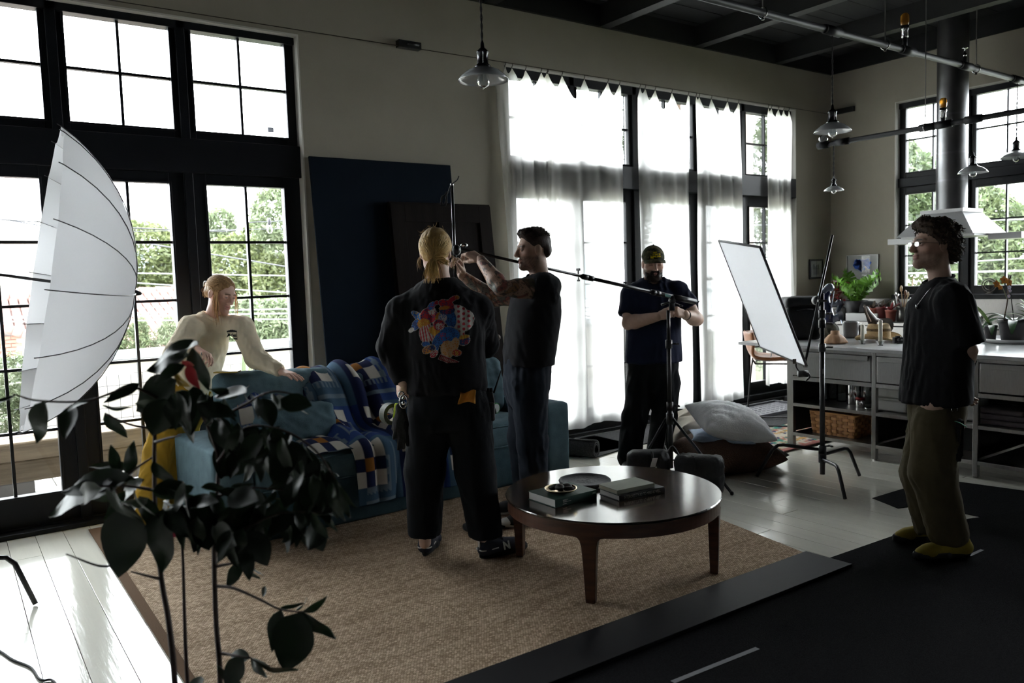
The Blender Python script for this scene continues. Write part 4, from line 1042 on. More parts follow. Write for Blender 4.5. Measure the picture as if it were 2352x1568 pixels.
# ================= person with tattooed arms
def person_tattoo():
    T = 4.93; p = lambda x, y, dt=0.: at_d(x, y, T+dt)
    f1, f2 = at_z(1222, 1208, 0), at_z(1200, 1186, 0)
    root = thing('person', tuple((f1+f2)/2*A3(1, 1, 0)), 'person with tattooed arms in charcoal T-shirt reaching up to the boom clamp', 'person')
    skin = A3(.47, .31, .235)
    H = Head(p(1224, 573, 0), -RH-.26*FH-.06*ZU, up=ZU+.05*RH)
    neck = p(1240, 640, 0); fwd = nz(-RH-.35*FH); lat = np.cross(fwd, ZU)           # lat: the subject's right, away from the camera
    nr = nz(-lat)                                                                  # towards the camera
    pel = p(1210, 850, .02)
    shN, shF = p(1252, 662, -.14), p(1214, 668, .17)
    elN, wrN = p(1152, 662, -.22), p(1104, 597, -.08); elF, wrF = p(1136, 688, .17), p(1062, 632, .14)
    kN, kF = p(1222, 1018, -.08), p(1200, 1005, .10); aN, aF = p(1232, 1172, -.09), p(1212, 1160, .08)
    hN, hF = p(1214, 862, -.08), p(1208, 862, .1)
    PT = [trunk_mesh(pel, neck, lat, [(hN, kN, aN), (hF, kF, aF)], skin)]
    arms = []
    for a in ((shN, elN, wrN), (shF, elF, wrF)):
        V, F, C = arm_mesh(*a, skin, rs=(.058, .056, .046, .052, .031), h=.0042)
        ax = nz(a[2]-a[1]); t = (V-a[1])@ax/np.linalg.norm(a[2]-a[1])
        lim = np.clip((.97-t)/.05, 0, 1); w1, w2, w3 = wob(V, 38, 71), wob(V, 45, 72), wob(V, 75, 73); C = C.copy()
        for wv, th, cc in ((w1, .30, (.07, .10, .085)), (w2, .42, (.26, .055, .05)), (-w1, .52, (.09, .145, .13)), (-w2, .45, (.30, .15, .06)), (w3, .55, (.05, .055, .06))):
            m = np.clip((wv-th)*12, 0, 1)*lim*.75; C = C*(1-m[:, None])+np.asarray(cc)*m[:, None]
        ln = np.minimum.reduce([np.abs(w1-.30), np.abs(w2-.42), np.abs(w1+.52), np.abs(w3)*1.5, np.abs(w2+.45)]); m = np.clip((.06-ln)/.04, 0, 1)*lim*.8
        C = C*(1-m[:, None])+A3(.03, .032, .035)*m[:, None]; PT.append((V, F, C))
    dk = A3(.028, .018, .014)
    PT.append(head_mesh(H, neck, .060, skin, beard=.8, brow=dk, lid=.25, jaw=1.05, mouth=.002, beardcol=(.045, .03, .024),
        hairline=lambda L: (np.clip((L[:, 2]-.075-.5*np.maximum(0, L[:, 1]-.05))/.01, 0, 1)*.6, dk)))
    hd = nz(p(1066, 575, -.02)-wrN); PT.append(hand_mesh(hand_prims(wrN, hd, FH*.55-ZU*.75-RH*.2, 1, [(.5, .9, .6), (.6, 1.0, .6), (.7, 1.0, .6), (.8, 1.0, .6)], thumb=(.75, .1, .55)), skin))
    hf = nz(p(1046, 590, .10)-wrF); PT.append(hand_mesh(hand_prims(wrF, hf, -FH*.75-RH*.5, 1, GRIP, thumb=(.6, .3, .6)), skin))
    V, F, C = join(PT); mesh_ob('body', V, F, SKIN, root, smooth=True, cols=C); eyes(H, root, (0, 1, .02))
    # hair: dark, brushed back, short sides
    short_hair(H, root, [((0, -.016, .040), (.0785, .102, .086)), ((0, .055, .098), (.060, .045, .026)), ((0, .0, .108), (.062, .075, .024)), ((0, -.075, -.01), (.066, .04, .05))],
        [((0, .066, .055), (0, .95, -.30)), ((0, .022, .02), (0, .75, -.66)), ((0, -.06, -.072), (0, .25, -1))], dk, 900, .011, 51, (0, -.6, .25), .0016, .004, lambda L: L[:, 2] > .075, dk*1.8, lift=.35)
    # T-shirt
    f = Field(np.min([pel, shN, elN, shF], 0)-.3, np.max([neck, shN, shF], 0)+.25, .0105)
    f.loft(p(1212, 842, .02), p(1238, 634, .01), lat, [(-.02, .19, .148, 0, -.005), (.1, .20, .155, 0, 0), (.35, .20, .158, 0, 0), (.6, .205, .16, 0, 0), (.8, .19, .14, 0, 0), (.92, .12, .09, 0, 0), (1, .075, .075, 0, 0)], .03)
    f.cone(p(1242, 655, -.06), shN, .075, .088, .05); f.cone(p(1232, 655, .07), shF, .075, .085, .05); eN = shN+(elN-shN)*.30; eF = shF+(elF-shF)*.55; f.cone(shN, eN, .086, .083, .03, end=True); f.cone(shF, eF, .084, .078, .03, end=True)
    f.cone(p(1232, 600), p(1238, 652), .066, .068, .01, 'sub'); f.cut(p(1212, 838), A3(0, 0, -1)-.0*RH, .004)
    ts = garment('t_shirt', f, root, CHARC, .008, 34, 31, .4)
    c = p(1238, 637); MB().tube([c+lat*math.cos(a)*.073+fwd*(math.sin(a)*.073+.004)-ZU*.014*math.sin(a) for a in np.linspace(0, 2*PI, 28, endpoint=False)], .0075, 8, closed=True).out('collar', CHARC, root, smooth=True)
    # jeans
    f = Field(np.min([pel, aN, aF, kF], 0)-.25, np.max([pel, aN, kN], 0)+.25, .0115)
    f.loft(p(1208, 930, .02), p(1212, 822, .02), lat, [(0, .13, .11, 0, 0), (.4, .16, .142, 0, 0), (1, .165, .145, 0, 0)], .06)
    for h0, kk, aa in ((hN, kN, aN), (hF, kF, aF)): f.chain([h0-ZU*.06, kk, aa], [.118, .088, .075], .035)
    for aa in (aN, aF): f.cut(aa-ZU*.04, (0, 0, -1), .003, lo=aa-.14, hi=aa+.06)
    garment('trousers', f, root, DENIM, .010, 34, 33, .6)
    cv = mat('black_canvas', (.016, .016, .018), .85, bump=.2, bscale=500)
    for hh, tt in ((at_z(1262, 1208, 0), at_z(1174, 1216, 0)), (at_z(1232, 1180, 0), at_z(1149, 1186, 0))):
        dd = nz(tt-hh); s_ = shoe(root, hh, hh+dd*.285, cv, RUBW, .0185, w=.050, laces=LACEW, toe_cap=RUBW)
    return root
P2 = person_tattoo()

# ================= person with cap
def person_cap():
    T = 6.22; p = lambda x, y, dt=0.: at_d(x, y, T+dt)
    gl, gr = at_z(1446, 1078, 0), at_z(1512, 1062, 0); root = thing('person', tuple((gl+gr)/2*A3(1, 1, 0)), 'bearded person in camouflage cap and navy T-shirt holding the boom stand', 'person')
    skin = A3(.56, .37, .28); fw_ = -FH+.1*RH; lat = np.cross(nz(fw_), ZU)
    H = Head(p(1500, 604, -.02), -FH*.95+.03*RH-.24*ZU, up=ZU); neck = p(1500, 645, .05); pel = p(1503, 835, .02)
    shA, shB = p(1452, 678, .05), p(1556, 672, .05); elA, wrA = p(1444, 742, -.02), p(1511, 727, -.24); elB, wrB = p(1600, 733, -.02), p(1573, 722, -.20)
    hA, hB = p(1472, 850), p(1528, 850); kA, kB = p(1458, 960, -.03), p(1524, 960, 0); aA, aB = gl+ZU*.1, gr+ZU*.1
    PT = [trunk_mesh(pel, neck, lat, [(hA, kA, aA), (hB, kB, aB)], skin), arm_mesh(shA, elA, wrA, skin, (.058, .055, .05, .056, .034)), arm_mesh(shB, elB, wrB, skin, (.058, .055, .05, .056, .034))]
    dk = A3(.022, .015, .012)
    PT.append(head_mesh(H, neck, .068, skin, beard=.95, brow=dk, lid=1.2, jaw=1.12, beardcol=dk))
    PT.append(hand_mesh(hand_prims(wrA, p(1540, 718, -.30)-wrA, FH*.75+RH*.15, 1, GRIP, thumb=(.5, .2, .8)), skin))
    PT.append(hand_mesh(hand_prims(wrB, p(1543, 712, -.28)-wrB, FH*.8-ZU*.3, -1, GRIP, thumb=(.5, .3, .7)), skin))
    V, F, C = join(PT); mesh_ob('body', V, F, SKIN, root, smooth=True, cols=C); eyes(H, root, (0, .75, -.6))
    # beard volume
    f = Field(H.o-.14, H.o+.14, .005); f.ell(H.w((0, .036, -.088)), (.064, .060, .040), H.M, .02); f.ell(H.w((0, .066, -.108)), (.040, .036, .032), H.M, .02); f.cone(H.w((-.058, .02, -.045)), H.w((-.045, .055, -.085)), .012, .018, .015); f.cone(H.w((.058, .02, -.045)), H.w((.045, .055, -.085)), .012, .018, .015); f.cone(H.w((-.026, .088, -.054)), H.w((-.022, .086, -.085)), .012, .016, .012); f.cone(H.w((.026, .088, -.054)), H.w((.022, .086, -.085)), .012, .016, .012)
    f.cone(H.w((-.02, .094, -.047)), H.w((.02, .094, -.047)), .0065, .0065, .008)
    V, F = f.mesh(); V = V+normals(V, F)*(.0025*wob(V, 160, 8))[:, None]; mesh_ob('beard', V, F, HAIRM, root, smooth=True, cols=np.repeat(dk[None], len(V), 0)*(1+.3*wob(V, 200, 2))[:, None])
    hb = short_hair(H, root, [((0, -.018, .03), (.080, .100, .085)), ((0, -.07, -.01), (.068, .04, .045))], [((0, .02, .0), (0, .8, -.6)), ((0, -.06, -.068), (0, .2, -1))], dk, 0, .01, 61)
    # cap
    f = Field(H.o-.16, H.o+.2, .0065); f.ell(H.w((0, -.008, .042)), (.088, .110, .096), H.M, .01); f.cut(H.w((0, 0, .036)), H.M@A3(0, -.12, -1), .003); V, F = f.mesh()
    def camo(V):
        w1, w2 = wob(V, 45, 81), wob(V, 52, 82); C = np.repeat(A3(.045, .045, .022)[None], len(V), 0); C[w1 > .25] = (.10, .085, .045); C[w2 > .3] = (.016, .015, .010); C[(w1 < -.4)] = (.03, .04, .018); return C
    cm = mat('camouflage_cotton', (.05, .05, .03), .9, attr='tint', spec=.2); cp = mesh_ob('cap', V, F, cm, root, smooth=True, cols=camo(V))
    G = []
    for i in range(13):
        a = (i/12-.5)*2; row = []
        for j in range(7):
            v = j/6; row.append(H.w((.080*a*(1-.12*v*0), .088*math.sqrt(max(0, 1-(a*.93)**2))+.012+v*.060*math.sqrt(max(.02, 1-.75*a*a)), .052-.020*a*a*1.2-.004*v-.010*v*v)))
        G.append(row)
    b = MB().surf(G); br = mesh_ob('brim', np.vstack(b.V), b.F, cm, cp, smooth=True, cols=camo(np.vstack(b.V))); br.modifiers.new('thickness', 'SOLIDIFY').thickness = .005
    MB().ball(H.w((0, -.008, .139)), .007, 8, 6).out('button', cm, cp, smooth=True)
    def yel(U, W):
        col = np.zeros(U.shape+(3,)); col[:] = (.62, .46, .01); m = ((abs(U) < .040) & (abs(W+.012) < .007)) | ((abs(U-.005) < .03) & (abs(W-.004) < .006)) | ((abs(U+.004) < .016) & (abs(W-.017) < .006)) | ((abs(U+.03) < .012) & (abs(W+.022) < .006))
        return col, m & (np.sin(U*190+1)*np.sin(W*300+1) > -.75)
    decal(cp, H.w((0, .13, .085)), -H.r, H.u, .10, .07, yel, 'yellow_print', PRINT, cp, .0022, .003, -H.f, .3)
    f = Field(np.min([pel, shA, elA, shB, elB], 0)-.3, np.max([neck, shA, shB], 0)+.25, .0115)
    f.loft(p(1502, 838, .02), p(1500, 640, .05), lat, [(-.02, .225, .165, 0, 0), (.1, .225, .17, 0, 0), (.35, .215, .17, 0, 0), (.6, .215, .165, 0, 0), (.78, .20, .145, 0, 0), (.9, .13, .105, 0, 0), (1, .08, .08, 0, 0)], .03)
    eA = shA+(elA-shA)*.72; eB = shB+(elB-shB)*.62; f.cone(p(1478, 662, .05), shA, .07, .085, .05); f.cone(p(1525, 660, .05), shB, .07, .085, .05); f.cone(shA, eA, .088, .092, .03, end=True); f.cone(shB, eB, .088, .092, .03, end=True)
    f.cone(p(1500, 610, .03), p(1500, 652, .03), .072, .073, .01, 'sub'); f.cut(p(1502, 832), (0, 0, -1), .004)
    garment('t_shirt', f, root, NAVYCOT, .009, 30, 41, .5)
    c = p(1500, 641, .04); MB().tube([c+RH*math.cos(a)*.080+FH*(math.sin(a)*.074)+ZU*.016*math.sin(a) for a in np.linspace(0, 2*PI, 28, endpoint=False)], .008, 8, closed=True).out('collar', NAVYCOT, root, smooth=True)
    f = Field(np.min([pel, aA, aB, kA], 0)-.26, np.max([pel, aB, kB], 0)+.26, .0125)
    f.loft(p(1500, 900, .02), p(1502, 815, .02), lat, [(0, .15, .12, 0, 0), (.45, .20, .15, 0, 0), (1, .20, .15, 0, 0)], .05)
    for h0, kk, aa in ((hA, kA, aA), (hB, kB, aB)): f.chain([h0-ZU*.1, kk, aa], [.112, .094, .092], .03)
    for aa in (aA, aB): f.cut(aa-ZU*.075, (0, 0, -1), .003, lo=aa-.16, hi=aa+A3(.16, .16, .05))
    garment('trousers', f, root, BLKTROU, .010, 30, 43, .4)
    for g_ in (gl, gr): h_ = g_-nz(-FH)*.1; shoe(root, h_, h_+nz(-FH+.15*(-1 if g_ is gl else 1)*RH)*.29, mat('black_leather', (.015, .014, .014), .5), RUBB, .004, laces=LACEB)
    MB().tube([wrB+nz(elB-wrB)*.02+np.cross(nz(elB-wrB), v)*.0 + v for v in [nz(np.cross(nz(elB-wrB), ZU))*.036*math.cos(a)+ZU*.034*math.sin(a) for a in np.linspace(0, 2*PI, 20, endpoint=False)]], .006, 6, closed=True).out('wrist_strap', BANDM, root, smooth=True)
    return root
P3 = person_cap()

# ================= person at the right, in profile
def person_right():
    c0 = at_z(2150, 1275, 0); T = depth_of(c0); p = lambda x, y, dt=0.: at_d(x, y, T+dt)
    root = thing('person', tuple(c0*A3(1, 1, 0)), 'person in black T-shirt and olive trousers standing in profile with glasses', 'person')
    skin = A3(.44, .29, .22); fwd = nz(-RH-.12*FH); lat = np.cross(fwd, ZU)
    H = Head(p(2142, 562, 0), -RH-.05*FH+.03*ZU, up=ZU+.03*RH, scale=1.0); neck = p(2160, 645, .0); pel = p(2146, 905, .0)
    shN, shF = p(2188, 692, -.16), p(2150, 690, .17); elN, wrN = p(2224, 805, -.17), p(2196, 868, .0); elF, wrF = p(2160, 820, .24), p(2205, 880, .1)
    hN, hF = p(2150, 930, -.09), p(2142, 930, .09); kN, kF = p(2142, 1085, -.09), p(2120, 1085, .09); aN, aF = p(2178, 1222, -.09), p(2142, 1205, .09)
    PT = [trunk_mesh(pel, neck, lat, [(hN, kN, aN), (hF, kF, aF)], skin), arm_mesh(shN, elN, wrN, skin), arm_mesh(shF, elF, wrF, skin)]
    dk = A3(.035, .024, .017)
    PT.append(head_mesh(H, neck, .056, skin, beard=.5, brow=dk, lid=.2, jaw=.98, nose=1.05, beardcol=(.06, .04, .03)))
    PT.append(hand_mesh(hand_prims(wrN, nz(p(2215, 905, .06)-wrN), FH, 1, [(.3, .4, .3)]*4), skin)); PT.append(hand_mesh(hand_prims(wrF, nz(p(2222, 915, .04)-wrF), -FH, 1, [(.3, .4, .3)]*4), skin))
    V, F, C = join(PT); mesh_ob('body', V, F, SKIN, root, smooth=True, cols=C); eyes(H, root, (0, 1, 0))
    short_hair(H, root, [((0, -.020, .052), (.090, .112, .092)), ((0, .040, .105), (.072, .06, .036)), ((0, -.085, .0), (.072, .05, .070)), ((0, -.092, -.06), (.05, .034, .045))],
        [((0, .082, .06), (0, .92, -.40)), ((0, .02, .02), (0, .72, -.7))], dk, 1500, .017, 91, (0, -.5, -.35), .0030, .006, lambda L: (L[:, 2] > -.09) & (L[:, 1] < .085), A3(.075, .05, .033), amp=.013, lift=.12)
    # glasses
    gl = mat('thin_silver_wire', (.55, .52, .50), .25, 1.0); lens_ = glass_mat('spectacle_lens', (.94, .92, .95), 1.1)
    fr = None; gx = MB()
    for sx in (-1, 1):
        rg = [H.w((sx*.033+.021*np.sign(math.cos(a))*abs(math.cos(a))**.6, .107-.004*abs(sx), .002+.013*np.sign(math.sin(a))*abs(math.sin(a))**.6)) for a in np.linspace(0, 2*PI, 24, endpoint=False)]; gx.tube(rg, .0011, 5, closed=True)
        gx.tube([H.w((sx*.056, .106, .006)), H.w((sx*.076, .07, .008)), H.w((sx*.081, .0, .006)), H.w((sx*.078, -.025, -.008))], .0013, 5)
    gx.tube(bez([H.w((-.011, .108, .006)), H.w((0, .112, .009)), H.w((.011, .108, .006))], 6), .0012, 5); fr = gx.out('glasses', gl, root)
    for sx in (-1, 1): MB().prism([H.w((sx*.033+.0205*np.sign(math.cos(a))*abs(math.cos(a))**.6, .1025, .002+.0125*np.sign(math.sin(a))*abs(math.sin(a))**.6)) for a in np.linspace(0, 2*PI, 24, endpoint=False)], H.f*.001).out('lens', lens_, fr)
    for v in fr.children:
        pass
    # T-shirt
    f = Field(np.min([pel, shN, elN, shF, elF], 0)-.3, np.max([neck, shN, shF, elN], 0)+.25, .0105)
    f.loft(p(2142, 925, .0), p(2160, 640, .0), lat, [(-.02, .22, .140, 0, -.012), (.1, .22, .140, 0, -.012), (.35, .21, .136, 0, -.012), (.6, .205, .138, 0, -.008), (.8, .195, .125, 0, 0), (.91, .125, .095, 0, 0), (1, .072, .072, 0, 0)], .03)
    f.cone(p(2172, 672, -.08), shN, .07, .088, .05); f.cone(p(2160, 672, .08), shF, .07, .085, .05); eN = shN+(elN-shN)*.9; eF = shF+(elF-shF)*.9
    f.cone(shN, eN, .088, .090, .03, end=True); f.cone(shF, eF, .086, .09, .03, end=True)
    f.cone(p(2148, 600), p(2158, 655), .064, .066, .01, 'sub'); f.cut(p(2142, 922), A3(0, 0, -1)+.10*RH, .004)
    garment('t_shirt', f, root, BLACKCOT, .009, 32, 51, .4)
    c = p(2157, 642); MB().tube([c+lat*math.cos(a)*.071+fwd*(math.sin(a)*.072+.004)-ZU*.022*math.sin(a) for a in np.linspace(0, 2*PI, 28, endpoint=False)], .0075, 8, closed=True).out('collar', BLACKCOT, root, smooth=True)
    # necklace
    ch = bez([p(2180, 640, -.05), p(2140, 660, -.10), p(2112, 694, -.06), p(2106, 704, -.02), p(2110, 690, .06), p(2135, 655, .09)], 24); nk = MB().tube(ch, .0012, 5).out('necklace', gl, root); MB().ball(p(2106, 704, -.035), (.008, .008, .014), 10, 8).out('pendant', CHROME, nk, smooth=True)
    f = Field(np.min([pel, aN, aF, kF], 0)-.26, np.max([pel, aN, kN], 0)+.26, .0115)
    f.loft(p(2142, 985, 0), p(2146, 890, 0), lat, [(0, .15, .10, 0, -.02), (.4, .175, .118, 0, -.02), (1, .175, .112, 0, -.02)], .06)
    for h0, kk, aa in ((hN, kN, aN), (hF, kF, aF)): f.chain([h0-ZU*.10, kk, aa], [.112, .106, .092], .035)
    for aa in (aN, aF): f.cut(aa-ZU*.055, (0, 0, -1), .003, lo=aa-.16, hi=aa+A3(.16, .16, .05))
    garment('trousers', f, root, OLIVE, .012, 30, 53, .5)
    su = mat('mustard_suede', (.22, .17, .015), .85, var=.15, vscale=20)
    for hh, tt in ((at_z(2228, 1283, 0), at_z(2098, 1292, 0)), (at_z(2180, 1247, 0), at_z(2086, 1250, 0))): dd = nz(tt-hh); shoe(root, hh, hh+dd*.30, su, RUBB, .017, w=.055, hgt=.08, sole_h=.036, laces=LACEB)
    return root
P4 = person_right()

# ================= person in the cream sweatshirt behind the sofa
def person_window():
    T = 5.14; p = lambda x, y, dt=0.: at_d(x, y, T+dt); skin = A3(.66, .42, .33)
    gA, gB = at_d(340, 1185, 4.96), at_d(385, 1180, 5.12); gA[2] = gB[2] = 0
    root = thing('person', tuple((gA+gB)/2), 'person in cream sweatshirt and mustard trousers leaning over the sofa back', 'person')
    H = Head(p(508, 675, .0), RH*.80-FH*.42-.34*ZU, up=ZU+.22*RH, scale=.97); neck = p(489, 728, .02); pel = p(420, 905, .06)
    trunk = nz(neck-pel); lat = nz(RH*.72+FH*.5); lat = nz(lat-trunk*(lat@trunk))
    shR, shL = p(440, 752, -.10), p(556, 752, .02); elR, wrR = p(404, 812, -.22), p(452, 801, -.24); elL, wrL = p(588, 822, -.04), p(646, 853, -.12)
    hA, hB = p(402, 925, -.04), p(440, 925, .1); kA, kB = p(362, 1040, -.06), p(410, 1040, .1); aA, aB = gA+ZU*.12, gB+ZU*.12
    PT = [trunk_mesh(pel, neck, lat, [(hA, kA, aA), (hB, kB, aB)], skin), arm_mesh(shR, elR, wrR, skin, (.045, .042, .036, .040, .026)), arm_mesh(shL, elL, wrL, skin, (.045, .042, .036, .040, .026))]
    PT.append(head_mesh(H, neck, .050, skin, beard=0, brow=(.14, .085, .045), lips=(.48, .20, .18), lid=1.0, jaw=.92, nose=.9))
    PT.append(hand_mesh(hand_prims(wrR, p(478, 815, -.27)-wrR, -FH*.3-ZU*.9, 1, [(.5, .5, .35), (.6, .55, .35), (.65, .6, .4), (.7, .6, .4)], spread=.06, thumb=(.7, .4, .4), size=.93), skin))
    PT.append(hand_mesh(hand_prims(wrL, p(690, 868, -.20)-wrL, -ZU, 1, [(.12, .16, .12)]*4, spread=.1, thumb=(.6, .7, .2), size=.95), skin))
    V, F, C = join(PT); mesh_ob('body', V, F, SKIN, root, smooth=True, cols=C); eyes(H, root, (0, .8, -.5), (.1, .14, .16))
    MB().tube([p(466, 812, -.295)+A3(math.cos(a)*.010, math.sin(a)*.004, math.sin(a)*.010) for a in np.linspace(0, 2*PI, 12, endpoint=False)], .003, 6, closed=True).out('ring', CHROME, root, smooth=True)
    # hair: light brown, gathered at the back with a clip
    hc, hd = A3(.42, .25, .115), A3(.21, .12, .055)
    V, F, C = hair_cap(H, [((0, -.020, .038), (.084, .104, .088)), ((0, -.095, -.015), (.05, .038, .045))], [((0, .062, .045), (0, .95, -.25)), ((0, .018, .0), (0, .7, -.7))], hd, .006, .003, 70, 5, hc); ho = mesh_ob('hair', V, F, HAIRM, root, smooth=True, cols=C)
    g = np.random.default_rng(8); lines = []; cols = []; tie = A3(0, -.115, .005)
    for i in range(640):
        th = g.uniform(-1.6, 1.6); st = A3(.07*g.uniform(-1, 1), .072-.02*g.uniform(), .092) if i >= 420 else A3(.02*math.sin(th)+.0, .078-.02*abs(math.sin(th)), .098) if g.uniform() < .5 else A3(.082*math.sin(th), .06*abs(math.cos(th)), .03+.09*abs(math.cos(th))); P = []
        for k in range(11):
            u = k/10; q = st*(1-u)+tie*u+(A3(.075*math.sin(th)*math.sin(PI*u), 0, .02*math.sin(PI*u)) if i < 420 else A3(st[0]*.7, -.01, .06)*math.sin(PI*u)); c0 = A3(0, -.02, .03); v = q-c0; rr = A3(.086, .107, .092); q = c0+v/np.linalg.norm(v/rr)*(1+.02*g.uniform()) if u < .92 else q; P.append(q)
        lines.append([H.w(q) for q in P]); cols.append((hc if g.uniform() < .6 else hd)*g.uniform(.7, 1.5))
    for i in range(150):   # loose bun
        a = g.uniform(0, 6.28); P = [tie+g.normal(size=3)*.012]+[tie+A3(.032*math.cos(a+q)+0, -.018+.02*math.sin(q*1.3), -.02+.036*math.sin(a+q))+g.normal(size=3)*.006 for q in (.7, 1.5, 2.3)]; lines.append([H.w(q) for q in bez(P, 8)]); cols.append((hc if g.uniform() < .6 else hd)*g.uniform(.7, 1.5))
    for sx in (-1, 1):
        for i in range(46 if sx > 0 else 8):   # loose lengths by the face
            b = A3(sx*.068, .050-.03*g.uniform(), .04); ln = g.uniform(.10, .22); dn = H.M.T@A3(0, 0, -1); P = [b, b+A3(sx*.016, .006, -.03), b+A3(sx*.018, .0, -.03)+dn*ln*.5+g.normal(size=3)*.006, b+A3(sx*.010, .0, -.03)+dn*ln+g.normal(size=3)*.012]; lines.append([H.w(q) for q in bez(P, 8)]); cols.append(hc*g.uniform(.8, 1.6))
    strands('hair_strands', lines, .0020, cols, ho)
    ck = MB(); 
    for q in (-1, 1): ck.tube(bez([H.w(tie+A3(.02*q, .012, .04)), H.w(tie+A3(.026*q, -.03, .03)), H.w(tie+A3(.012*q, -.042, -.005))], 8), .005, 6)
    ck.cyl(H.w(tie+A3(-.02, .012, .04)), H.w(tie+A3(.02, .012, .04)), .006, n=8); ck.out('hair_clip', mat('pearl_plastic', (.55, .57, .58), .25), ho, smooth=True)
    # sweatshirt
    f = Field(np.min([pel, elR, wrR, elL], 0)-.28, np.max([neck, shL, wrL, elL], 0)+.25, .0105)
    f.loft(p(436, 880, .06), p(488, 722, .02), lat, [(-.1, .155, .125, 0, 0), (.1, .165, .13, 0, 0), (.35, .165, .13, 0, 0), (.6, .16, .122, 0, 0), (.82, .135, .10, 0, 0), (.93, .095, .075, 0, 0), (1, .06, .06, 0, 0)], .03)
    f.cone(p(468, 742, -.02), shR, .055, .070, .05); f.cone(p(512, 742, .02), shL, .055, .070, .05); f.chain([shR, elR], [.072, .068], .03); f.cone(elR, wrR, .064, .040, .03, end=True); f.cone(shL, elL, .072, .064, .03); f.cone(elL, wrL, .064, .038, .03, end=True)
    f.cone(p(494, 695), p(489, 735, .02), .055, .057, .01, 'sub')
    sw = garment('sweatshirt', f, root, CREAMC, .010, 34, 61, .5)
    c = p(491, 727, .0); lx = lat; fx = np.cross(trunk, lx); MB().tube([c+lx*math.cos(a)*.064+fx*math.sin(a)*.062-trunk*.012*abs(math.sin(a)) for a in np.linspace(0, 2*PI, 28, endpoint=False)], .008, 8, closed=True).out('collar', CREAMC, root, smooth=True)
    # chest print: a small temple with the word
    def plate(U, W):
        col = np.zeros(U.shape+(3,)); col[:] = (.035, .033, .032); m = (abs(U) < .041) & (W < .031-.16*abs(U)*.0) & (W > -.034); roof = (W > .016) & (W < .034-.22*abs(U)) ; m &= (W <= .016) | roof
        inner = (abs(U) < .036) & (W > -.022) & (W < .013); col[inner] = (.62, .55, .43); return col, m & ~inner
    oc = p(518, 771, -.16); pu, pw = nz(RH+.02*ZU-.10*FH), nz(ZU+.02*RH)
    dpl = decal(sw, oc, pu, pw, .085, .072, plate, 'chest_print', PRINT, sw, .0025, .003, FH, .6)
    V, F = text_points('Aries', .034, .0012); V[:, 0] *= 1.0; T0 = world_loc(sw); bv = BVHTree.FromPolygons([tuple(v.co) for v in sw.data.vertices], [tuple(q.vertices) for q in sw.data.polygons]); W = []
    for v in V:
        q = oc+pu*v[0]+pw*(v[1]-.005); hit = bv.ray_cast(Vector(q-FH*.3-T0), Vector(FH), .7); W.append(np.array(hit[0])+T0-FH*.004 if hit[0] is not None else q+FH*.12)
    mesh_ob('lettering', np.array(W), F, mat('black_ink', (.02, .02, .02), .8), sw)
    # trousers
    f = Field(np.min([pel, aA, aB, kA], 0)-.26, np.max([pel, aB, kB], 0)+.26, .0115)
    f.loft(p(412, 945, .05), p(432, 880, .06), lat, [(0, .165, .13, 0, 0), (1, .16, .13, 0, 0)], .04)
    for h0, kk, aa in ((hA, kA, aA), (hB, kB, aB)): f.chain([h0, kk, aa], [.098, .080, .095], .035)
    for aa in (aA, aB): f.cut(aa-ZU*.06, (0, 0, -1), .003, lo=aa-.16, hi=aa+A3(.16, .16, .05))
    garment('trousers', f, root, MUST, .012, 32, 63, .4)
    for q in (gA, gB): dd = nz(RH*.8+FH*.3); shoe(root, q-dd*.10, q+dd*.16, mat('tan_leather', (.2, .12, .06), .6), RUBB, .0072, w=.044)
    return root
P5 = person_window()
# ------------------------------------------------------------------ rugs and mats
def soft(name, c, half, r, m, parent=None, M=None, puff=.0, amp=.006, freq=20, seed=1, h=.016, extra=None, squash=1.):
    """a cushion: rounded box, puffed towards its middle"""
    R_ = np.linalg.norm(half)+.06; f = Field(np.asarray(c)-R_, np.asarray(c)+R_, h); f.rbox(c, half, r, M, 0)
    if extra: extra(f)
    V, F = f.mesh(); V = relax(V, F, 1, .5); Mx = np.eye(3) if M is None else np.asarray(M)
    if puff:
        L = (V-np.asarray(c))@Mx/np.asarray(half); t = np.clip(1-np.abs(L), 0, 1); i = int(np.argmin(half)); o = [j for j in range(3) if j != i]
        V = V+np.outer(np.sign(L[:, i])*puff*np.sqrt(np.clip(t[:, o[0]]*t[:, o[1]], 0, 1)), Mx[:, i])
    V = folds(V, F, amp, freq, seed, squash); return mesh_ob(name, V, F, m, parent, smooth=True)

